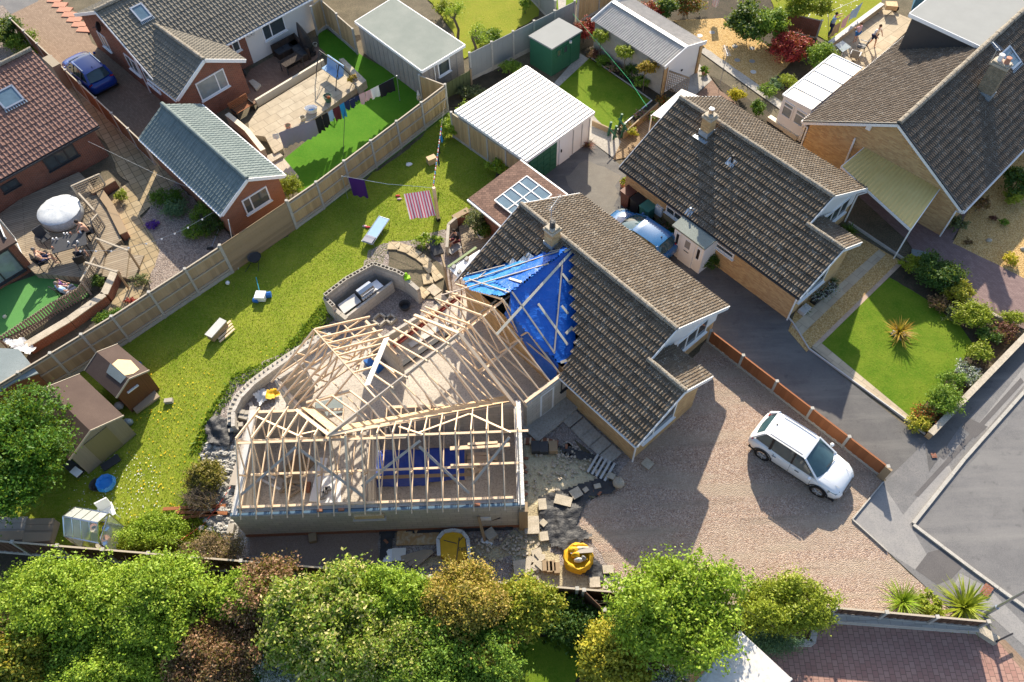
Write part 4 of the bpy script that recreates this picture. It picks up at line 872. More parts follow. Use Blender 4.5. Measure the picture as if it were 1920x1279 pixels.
gP,P,I=boxbuilding('pebbledash_garage','grey pebbledash garage with flat green felt roof','garage',[(665,40),(738,-5),(872,84),(791,133)],2.2,MT['pebb'],MT['felt'])
a=np.array(I[3]);b_=np.array(I[2]);window(gP,a+(b_-a)*.37,a+(b_-a)*.66,1.0,1.9,gm=MT['glass'])
mb=MB();a0=np.array(I[0]);b0=np.array(I[3])
for i in range(1,13):p=a0+(b0-a0)*i/13;mb.box((p[0],p[1],1.05),(.03,.05,2.05),radians(44))
for i in range(1,6):p=a+(b_-a)*i/6;mb.box((p[0],p[1],1.05),(.05,.03,2.05),radians(44))
part('panel_joint',mb,MT['grey'],gP)
mb=MB();p=a+(b_-a)*.28;q=np.array((b_-a)[::-1])*(1,-1);q /=np.hypot(*q);mb.tube((p[0]+q[0]*.06,p[1]+q[1]*.06,0),(p[0]+q[0]*.06,p[1]+q[1]*.06,2.1),.035);part('downpipe',mb,MT['white'],gP)
gS,P,I=boxbuilding('green_shed','dark green timber shed with grey felt roof on the fence corner','shed',[(991,67),(1048,33),(1092,57),(1035,92)],2.0,MT['dgreen'],MT['feltg'],fascia=False,over=.06)
a=np.array(I[3]);b_=np.array(I[2]);window(gS,a+(b_-a)*.15,a+(b_-a)*.32,1.1,1.65,fm=MT['dgreen'],sill=False);window(gS,a+(b_-a)*.38,a+(b_-a)*.55,1.1,1.65,fm=MT['dgreen'],sill=False)
dd=(b_-a)/np.hypot(*(b_-a));nn=np.array((dd[1],-dd[0]));p=a+(b_-a)*.8+nn*.03;mb=MB();mb.box((p[0],p[1],.95),(.7,.05,1.7),atan2(dd[1],dd[0]));part('door',mb,MT['dgreen'],gS)
mb=MB();p=a+(b_-a)*.6+nn*.1;mb.box((p[0],p[1],1.75),(.15,.12,.14),0);part('lamp',mb,MT['lgrey'],gS)
# corrugated garage
fC=Fr(10.65,39.01,2.25);gC=thing('corrugated_garage','grey garage with corrugated ridged roof, white bargeboards and white door','garage',fC.w(3,0,0))
for sg in (1,-1):
    mb=MB();n=150;vs=[]
    for i in range(n+1):
        s_=6.*i/n;h_=.03*sin(i*pi/2*1.0)
        vs +=[fC.w(s_,0,2.56+h_),fC.w(s_,sg*1.73,2.12+h_)]
    mb.mesh(vs,[(2*i,2*i+1,2*i+3,2*i+2) for i in range(n)]);part('roof_sheet',mb,MT['corr'],gC)
mb=MB();mb.beam(fC.w(0,0,2.62),fC.w(6,0,2.62),.25,.05);part('ridge_cap',mb,MT['white'],gC)
for s_ in (-.03,6.03):
    for sg in (1,-1):board(gC,fC.w(s_,0,2.56),fC.w(s_,sg*1.76,2.1),.05,.24)
wallprism(gC,fC,[(.15,1.6,2.08),(.15,0,2.5),(.15,-1.6,2.08),(5.85,-1.6,2.08),(5.85,0,2.5),(5.85,1.6,2.08)],MT['pebb'])
mb=MB();mb.mesh([fC.w(.1,1.25,0),fC.w(.1,-1.35,0),fC.w(.1,-1.35,2.1),fC.w(.1,0,2.4),fC.w(.1,1.25,2.15)],[(0,1,2,3,4)]);gd=part('garage_door',mb,MT['white'],gC)
mb=MB();mb.box(fC.w(.05,0,1.0),(.05,.12,.1),fC.th);part('handle',mb,MT['black'],gd)
mb=MB();mb.beam(fC.w(.06,1.5,0),fC.w(.06,1.5,2.08),.2,.06,up=(fC.d[0],fC.d[1],0));part('door_post',mb,MT['bbuf'],gC);mb=MB();mb.beam(fC.w(.06,-1.5,0),fC.w(.06,-1.5,2.08),.2,.06,up=(fC.d[0],fC.d[1],0));part('door_post',mb,MT['bbuf'],gC)
# shingle outbuilding with roof light,behind house A
t9=thing('shingle_lean_to','lean-to with brown shingle roof and large white framed roof light behind the stripped bungalow','outbuilding',(1.5,28,0))
f9=Fr(*a2(878,372,2.2),radians(-49));
mb=MB();mb.mesh([f9.w(0,0,2.2),f9.w(3.4,0,2.2),f9.w(3.4,3.55,2.45),f9.w(0,3.55,2.45),f9.w(0,0,2.1),f9.w(3.4,0,2.1),f9.w(3.4,3.55,2.35),f9.w(0,3.55,2.35)],[(0,1,2,3),(7,6,5,4),(0,4,5,1),(1,5,6,2),(2,6,7,3),(3,7,4,0)]);part('roof',mb,MT['shing'],t9)
mb=MB();mb.prism([f9.w(a,b)[:2] for a,b in ((.4,.4),(3.3,.4),(3.3,3.4),(.4,3.4))],0,2.1);part('wall',mb,MT['bred'],t9)
mb=MB();mb.beam(f9.w(0,-.05,2.12),f9.w(3.4,-.05,2.12),.1,.1);part('gutter',mb,MT['white'],t9);mb=MB();mb.beam(f9.w(0,3.6,2.4),f9.w(3.4,3.6,2.4),.08,.1);part('fascia',mb,MT['white'],t9)
sl=thing_=None
mb=MB();gl=MB();s_0,s_1,t_0,t_1=1.15,2.95,.75,2.95
zz=lambda t:2.32+.25*t/3.55
for i in range(3):s_=s_0+(s_1-s_0)*i/2;mb.beam(f9.w(s_,t_0,zz(t_0)),f9.w(s_,t_1,zz(t_1)),.05,.07)
for j in range(5):t_=t_0+(t_1-t_0)*j/4;mb.beam(f9.w(s_0,t_,zz(t_)+.003),f9.w(s_1,t_,zz(t_)+.003),.05,.07)
o=part('roof_light',mb,MT['white'],t9);gl.mesh([f9.w(s_0,t_0,zz(t_0)),f9.w(s_1,t_0,zz(t_0)),f9.w(s_1,t_1,zz(t_1)),f9.w(s_0,t_1,zz(t_1))],[(0,1,2,3)]);part('pane',gl,MT['skyl'],o)
# white conservatory lean-to of the upper right house
zc=[2.5,2.2];cs=[(1562,102),(1617,128),(1522,206),(1468,178)]
hC=[at(*cs[0],2.15),at(*cs[1],2.35),at(*cs[2],2.35),at(*cs[3],2.15)]
tc=thing('conservatory','white lean-to conservatory with stained white roof panels','conservatory',(hC[3][0],hC[3][1],0))
nm=N('stained_polycarbonate',.4);nm.col(nm.mix(nm.ramp(nm.noise(1.2,5),(.4,0),(.7,1)),(.74,.73,.7),(.5,.44,.34)));mb=MB();mb.prism([h[:2] for h in hC],[h[2]-.05 for h in hC],[h[2] for h in hC]);part('roof',mb,nm.mat,tc)
mb=MB();A_=[np.array(h) for h in hC]
for i in range(6):f=i/5;mb.beam(A_[0]+(A_[3]-A_[0])*f+np.array((0,0,.02)),A_[1]+(A_[2]-A_[1])*f+np.array((0,0,.02)),.05,.05)
mb.beam(A_[0],A_[3],.08,.1);mb.beam(A_[3],A_[2],.08,.1);part('roof_bars',mb,MT['white'],tc)
c=sum(A_)/4;I=[(h[0]+(c[0]-h[0])*.04,h[1]+(c[1]-h[1])*.04) for h in hC];mb=MB();mb.prism(I,0,[h[2]-.06 for h in hC]);part('wall',mb,MT['white'],tc)
d=np.array(I[2])-np.array(I[3]);
for a_,b2 in ((.08,.46),(.54,.92)):window(tc,np.array(I[3])+d*a_,np.array(I[3])+d*b2,.9,1.85,trans=.28,gm=MT['glassl'],sill=False)
# white lean-to canopy behind house B gable
P4=[at(*p,2.2) for p in ((1222,215),(1278,167),(1310,180),(1240,222))]
tv=thing('porch_canopy','white corrugated canopy behind the ridge of the porch bungalow','canopy',(P4[0][0],P4[0][1],0))
mb=MB();mb.prism([p[:2] for p in P4],2.15,2.2);part('sheet',mb,MT['whm'],tv);mb=MB();mb.tube((P4[0][0],P4[0][1],0),(P4[0][0],P4[0][1],2.15),.04);mb.tube((P4[1][0],P4[1][1],0),(P4[1][0],P4[1][1],2.15),.04);part('post',mb,MT['white'],tv)
# blue shed top right
P4=[a2(*p) for p in ((1708,20),(1760,22),(1790,-30),(1720,-30))];ts=thing('blue_shed','blue grey timber shed beyond the patio','shed',(P4[0][0],P4[0][1],0))
mb=MB();mb.prism(P4,0,1.9);part('wall',mb,plain('blue_shed_paint',(.07,.2,.32),.6),ts);mb=MB();c=np.mean(P4,0);mb.prism([tuple(c+(np.array(p)-c)*1.08) for p in P4],1.9,2.0);part('roof',mb,MT['feltg'],ts);window(ts,np.array(P4[0])+(.7,0),np.array(P4[0])+(1.5,0),1.,1.6,fm=MT['bluep'],sill=False)
#=================FENCES & WALLS=================
BF='timber fences between the gardens'
def fpx(name,label,pa,pb,za=0.,**k):return fence(name,label,a2(*pa,za),a2(*pb,za),**k)
fpx('garden_fence','pale timber fence with concrete posts from the pebbledash garage down to the dark boarded panel',(840,211),(608,392),n=5,h=1.95,gb=.22)
fence('garden_fence','single pale timber fence bay next to the dark horizontal boards',a2(608,392),a2(557,428),n=1,h=1.95,gb=.22,first=False)
fpx('boarded_fence','solid fence of brown horizontal boards in front of the orange brick outbuilding',(556,429),(437,511),n=1,h=2.05,gb=.0,style='horiz',mat=MT['sleeper'],cap=False)
fpx('garden_fence','weathered timber fence with concrete posts between the rockery and the big lawn',(436,512),(244,640),n=3,h=2.0,gb=.25,mat=MT['fenceg'])
fence('garden_fence','weathered timber fence behind the two brown roofed sheds',a2(244,640),a2(-40,815),n=5,h=2.0,gb=.25,mat=MT['fenceg'],first=False)
fpx('garden_fence','short pale fence bay beside the white rendered wall',(596,66),(614,52),n=1,h=2.0,side=-1,rails=0)
fpx('garden_fence','two bay pale timber fence along the edge of the artificial lawn',(614,52),(671,103),n=2,h=2.0,side=-1,rails=0,first=False,hB=1.8)
fpx('garden_fence','short honey coloured fence bay at the front corner of the pebbledash garage',(793,192),(839,210),n=1,h=1.9,rails=0,last=False,mat=MT['fence'],side=-1)
fence('garden_fence','brown fence behind the shrubs along the side of the white garage',a2(846,212,1.75),a2(985,308,1.75),n=4,h=1.75,gb=.2,mat=MT['fence'],rails=0)
fpx('panel_fence','grey panelled fence from the pebbledash garage to the green shed',(884,152),(1075,55),n=5,h=1.95,style='grid',mat=MT['feltg'],gb=.3)
fpx('picket_fence','low dark green picket fence below the grey panelled fence',(826,192),(884,160),n=1,h=1.1,gb=0,rails=2,mat=plain('mossy_board',(.09,.11,.05),.8),cap=False,post=MT['sleeper'])
fpx('panel_fence','tan panelled fence behind the red leaved bush',(1082,45),(1160,0),n=2,h=1.8,mat=MT['fence'],gb=.2)
fpx('panel_fence','grey fence between the two yellow green lawns at the top edge',(985,-10),(1040,48),n=2,h=1.7,style='grid',mat=MT['feltg'],gb=.2)
fpx('low_fence','low weathered fence beside the corrugated garage',(1135,100),(1243,172),n=3,h=1.1,gb=.2,mat=MT['fenceg'])
t=thing('trellis','small dark wooden trellis at the end of the low weathered fence','trellis',at(1245,172));mb=MB();A,B=np.array(a2(1245,172)),np.array(a2(1285,186))
for i in range(13):p=A+(B-A)*i/12;mb.beam((p[0],p[1],.2),(p[0],p[1],1.5),.025,.025)
for i in range(9):mb.beam((A[0],A[1],.25+i*.15),(B[0],B[1],.25+i*.15),.02,.025)
part('lattice',mb,MT['deck'],t);mb=MB();mb.beam((A[0],A[1],1.52),(B[0],B[1],1.52),.06,.05);part('top_rail',mb,MT['deck'],t)
fpx('low_fence','low orange brown fence with white concrete posts between gravel drive and dark asphalt drive',(1326,642),(1649,893),n=5,h=.92,gb=.18,rails=0,mat=MT['fencer'])
mb=MB();p=at(1650,897);mb.box((p[0],p[1],.5),(.3,.1,1.0),AZ);tag(mb.build('gate_post',MT['sleeper']),'thick brown timber post at the pavement end of the orange brown fence','post')
fence('dark_fence','low dark brown fence on a wall beside the red block drive',a2(1465,1142,.45),a2(1834,1176,.45),n=4,h=.78,gb=.1,rails=0,mat=MT['fenced'],z=.42,side=-1)
mb=MB();A,B=a2(1330,1140,.45),a2(1836,1177,.45);th=atan2(B[1]-A[1],B[0]-A[0]);mb.box(((A[0]+B[0])/2,(A[1]+B[1])/2-.02,.2),(hypot(B[0]-A[0],B[1]-A[1]),.22,.44),th);tag(mb.build('retaining_wall',MT['block']),'low grey block wall carrying the dark brown fence','wall')
mb=MB();A,B=a2(1836,1177,.35),a2(1873,1201,.35);th=atan2(B[1]-A[1],B[0]-A[0]);mb.box(((A[0]+B[0])/2,(A[1]+B[1])/2,.17),(hypot(B[0]-A[0],B[1]-A[1]),.3,.36),th);tag(mb.build('end_wall',MT['stone']),'short pale stone wall where the dark brown fence meets the pavement','wall')
mb=MB();A,B=a2(1420,1215,.25),a2(1530,1190,.25);A=a2(1380,1206,.3);B=a2(1524,1204,.3);mb.beam((*A,.15),(*B,.15),.22,.3);mb.beam((*B,.15),(*a2(1530,1170,.3),.15),.22,.3);tag(mb.build('planter_wall',MT['block']),'grey block planter wall under the hedge by the red drive','wall')
fence('boundary_fence','long brown boundary fence half hidden by the tree belt',a2(-60,1010,1.5),a2(1175,1112,1.5),n=14,h=1.5,gb=.2,rails=0,mat=MT['fenced'],side=-1)
fence('boundary_fence','brown boundary fence bays between the leaning slabs and the gravel drive',a2(1175,1112,1.0),a2(1465,1142,1.0),n=4,h=1.0,gb=.2,rails=0,mat=MT['fenced'],side=-1,first=False)
fence('boundary_fence','diagonal brown fence running down between the yellow bush and the tall spring green tree',a2(1095,1107,1.5),a2(1255,1262,1.5),n=4,h=1.5,gb=.25,rails=0,mat=MT['fenced'],style='grid')
fence('drive_fence','brown timber fence with concrete posts beside the blue parked car',a2(20,36,1.5),a2(272,272,1.5),n=9,h=1.5,gb=.2,rails=2,mat=MT['fencem'])
# brick bungalow side gate/box
mb=MB();p=at(122,158);mb.box((p[0],p[1],.85),(1.3,.5,1.7),radians(-46));t=tag(mb.build('side_gate',MT['shedw']),'weathered timber side gate between the red brown roof and the drive fence','gate')
# low walls of flower bed by the street
def lowwall(name,label,pts,h,w_,mat,capm=None):
    mb=MB();c=MB()
    for i in range(len(pts)-1):
        A,B=a2(*pts[i]),a2(*pts[i+1]);mb.beam((*A,h/2),(*B,h/2),w_,h)
        if capm:c.beam((*A,h+.025),(*B,h+.025),w_+.05,.05)
    if not capm:return tag(mb.build(name,mat),label,'wall')
    t=thing(name,label,'wall',at(*pts[0]));part('wall_face',mb,mat,t);part('coping',c,capm,t);return t
lowwall('garden_wall','low brick wall with pale coping around the street side of the flower bed',[(1737,822),(1925,628)],.42,.22,MT['bbuf'],MT['stone'])
lowwall('garden_wall','low tan edging wall between flower bed and purple block drive',[(1755,530),(1800,560),(1850,590),(1900,615)],.25,.15,MT['stone'])
lowwall('bed_edging','thin kerb between the maroon block drive and the golden gravel',[(1590,418),(1720,505)],.12,.1,MT['cpost'])
lowwall('patio_wall','stone edged low wall around the far patio with the two children',[(1552,92),(1600,55),(1650,18)],.4,.25,MT['stone'],MT['lgrey'])
lowwall('patio_wall','short low wall beside the glass topped table',[(1552,95),(1590,128)],.5,.2,MT['stone'])
lowwall('bed_wall','low cream wall at the edge of the mulch bed',[(1440,225),(1495,262)],.3,.3,MT['cream'])
lowwall('lawn_edging','sandy timber edging of the neat back lawn',[(1110,236),(1146,252)],.4,.08,MT['sleeper'])
lowwall('lawn_edging','white edging between the neat back lawn and the flower strip',[(1158,245),(1222,190)],.1,.06,MT['white'])
lowwall('lawn_edging','grey timber edging of the shaded bed by the lollipop trees',[(1104,107),(1221,189)],.1,.05,MT['feltg'])
lowwall('deck_wall','green stained timber wall between the flower strip and the wooden deck',[(1168,262),(1232,205)],.5,.08,MT['sleeper'])
fpx('red_fence','dark red fence behind the crimson shrub',(1460,55),(1530,72),n=1,h=1.2,gb=.1,rails=0,mat=MT['bred'])
#=================TREES OF THE BELT=================
def T(name,label,px,py,z,r,n,mat,size=.12,cat='tree',h=None,**k):
    z=z*.88 if py > 1000 else z;b=a2(px,py+(12 if py > 1060 else 0),z);r=tuple(q*(.92 if py > 1060 else .98) for q in r);return tree(name,label,cat,b,h or z+1,r,int(n*2.3),mat,size*.58,group=k.pop('group',None),ch=z,**k)
GT='trees of the belt along the bottom'
T('conifer','dense dark green conifer at the left edge beside the weathered double door shed',15,850,2.6,(2.55,2.5,2.7),34000,LF['conif'],.11,lobes=34,lr=(.25,.42),trunk=.25)
T('broadleaf_tree','wide bright green tree in the belt below the greenhouse',130,1125,2.0,(3.4,1.9,1.7),24000,LF['spring'],.1,lobes=30,lr=(.2,.36),twigs=60,group=GT)
T('broadleaf_tree','pale fresh green tree in the belt left of the dry brown thicket',300,1125,2.7,(1.9,1.9,1.5),14000,LF['spring'],.1,lobes=22,lr=(.2,.36),twigs=40,group=GT)
T('ivy_bush','dark glossy ivy thicket beneath the wide bright green tree',200,1215,1.4,(2.6,1.1,1.2),12000,LF['mid'],.1,cat='bush',lobes=16)
T('yellow_shrub','golden tipped shrub in the bottom left corner',35,1225,2.0,(1.6,1.3,1.2),8000,leafmat('gold_green_leaves',(.25,.25,.02),(.42,.3,.03),(.14,.2,.02),(.1,.18,.02)),.11,cat='shrub',lobes=16)
T('broadleaf_tree','light green bush between the gold tipped shrub and the copper thicket',210,1265,1.9,(2.2,1.1,1.2),10000,LF['spring'],.09,lobes=16,group=GT)
T('copper_bush','copper brown leaved thicket beneath the fresh green trees',400,1225,1.8,(1.8,1.4,1.3),14000,LF['copper'],.09,cat='bush',lobes=18,twigs=60)
T('copper_tree','tall copper leaved tree between green tree and cream flowered tree',505,1105,2.2,(1.35,1.3,1.5),10000,LF['copper'],.1,lobes=16,twigs=40,group=GT)
T('broadleaf_tree','small yellow green tree beside the copper leaved tree',450,1105,2.4,(1.,1.1,1.1),6500,LF['spring'],.09,lobes=12,group=GT)
T('dry_bush','bare pinkish brown twiggy thicket next to the grey rubble',405,1040,.9,(1.25,.8,.8),5000,LF['dry'],.06,cat='bush',lobes=10,twigs=260)
T('flowering_tree','large tree with cream flower clusters in the middle of the belt',605,1150,2.9,(2.2,1.9,1.9),20000,LF['cream'],.12,lobes=26,lr=(.22,.38),group=GT)
T('flowering_tree','yellow green cream flecked tree right of the large cream flowered one',720,1205,2.5,(2.0,1.6,1.6),14000,LF['cream'],.1,lobes=20,twigs=60,group=GT)
T('broadleaf_tree','feathery light green tree whose top shoots overlap the boundary fence',745,1115,2.6,(1.6,1.2,1.4),11000,LF['spring'],.09,lobes=18,lr=(.18,.34),twigs=40,group=GT)
T('orange_tree','orange brown leaved tree overhanging the yellow bulk bag',870,1110,3.0,(1.75,1.35,1.2),12000,LF['orange'],.09,lobes=22,lr=(.18,.32),twigs=80,group=GT)
T('dark_bush','dark green bush with creamy buds below the orange tree',880,1205,2.0,(2.4,1.6,1.5),17000,LF['mid'],.1,cat='bush',lobes=22,extra=(LF['orange'],200,.05))
T('broadleaf_tree','mid green tree at the bottom edge below the cream flecked tree',790,1265,2.0,(2.2,1.2,1.4),12000,LF['mid'],.09,lobes=18,group=GT)
T('yellow_tree','small yellow tinged tree just right of the orange tree',985,1125,2.2,(1.15,1.1,1.2),9000,leafmat('yellow_green_leaves',(.2,.27,.02),(.32,.34,.03),(.4,.34,.04)),.1,lobes=14,group=GT)
T('dark_bush','deep green bush shading the small patch of lawn',1070,1150,.7,(1.3,.8,.7),6000,LF['dark'],.09,cat='bush',lobes=10)
T('white_flowered_bush','bush of small white blue flowers in deep shade at the bottom',528,1238,1.6,(.85,.8,.8),5000,LF['white'],.08,cat='bush',lobes=8)
T('maple_tree','tall airy spring green tree overlapping the front gravel drive',1268,1132,3.4,(2.5,2.15,1.9),20000,LF['spring'],.11,lobes=34,lr=(.16,.3),twigs=260,trunk=.16,group=GT)
T('lime_tree','lime and yellow leaved tree above the half hidden yellow bag',1470,1128,1.8,(2.1,.95,1.15),13000,LF['lime'],.09,lobes=20,lr=(.2,.36),twigs=50,group=GT)
T('yellow_laurel','bright yellow leaved laurel beside the diagonal brown fence',1150,1225,1.8,(1.35,1.15,1.2),8500,LF['yellow'],.12,cat='bush',lobes=14)
T('white_flowered_bush','white blossomed bush at the bottom edge left of the caravan',1240,1280,1.2,(1.2,.7,.9),5000,LF['white'],.08,cat='bush',lobes=8)
T('ivy_bush','dark ivy between the diagonal fence and the airy spring tree',1185,1160,.8,(1.1,.7,.7),4500,LF['dark'],.09,cat='bush',lobes=8)
T('grey_green_hedge','blue green low hedge on the block planter wall',1430,1195,.7,(1.6,.45,.5),5000,LF['blue'],.05,cat='hedge',lobes=12)
T('olive_heap','heap of cut olive brown conifer branches beside the grey rubble',385,895,.45,(.9,.6,.5),3500,leafmat('dying_conifer',(.2,.17,.03),(.28,.23,.05),(.13,.12,.03)),.09,cat='brush heap',lobes=8,twigs=60)
T('dry_bush','pile of bare dry twigs in front of the timber boards',375,935,.35,(.8,.5,.4),900,LF['dry'],.05,cat='brush heap',lobes=6,twigs=300)
T('rough_bush','rough green undergrowth along the boundary fence near the greenhouse',290,1000,.4,(1.5,.7,.5),6000,LF['spring'],.07,cat='bush',lobes=12)
T('copper_bush','low copper brown bush in front of the copper leaved tree',470,1165,1.6,(1.2,1.0,1.0),8000,LF['copper'],.09,cat='bush',lobes=12,twigs=40)
T('dark_bush','shaded dark bush between copper thicket and white blue flowers',455,1250,.8,(1.5,.8,.7),7000,LF['dark'],.09,cat='bush',lobes=10)
T('broadleaf_tree','low bright green growth joining the two fresh green trees on the left',225,1150,2.1,(2.0,1.4,1.3),9000,LF['spring'],.1,lobes=16,group=GT)
T('broadleaf_tree','mid green growth between cream flowered tree and orange brown tree',680,1135,2.0,(1.9,1.3,1.3),9000,LF['mid'],.1,lobes=16,twigs=40,group=GT)
T('broadleaf_tree','green growth with bare twigs below the feathery light green tree',805,1165,1.9,(1.8,1.2,1.2),8000,LF['spring'],.09,lobes=14,twigs=90,group=GT)
T('dry_bush','brown twiggy bush at the left edge among the green trees',15,1160,1.9,(.9,.8,.8),2500,LF['copper'],.07,cat='bush',lobes=8,twigs=120)
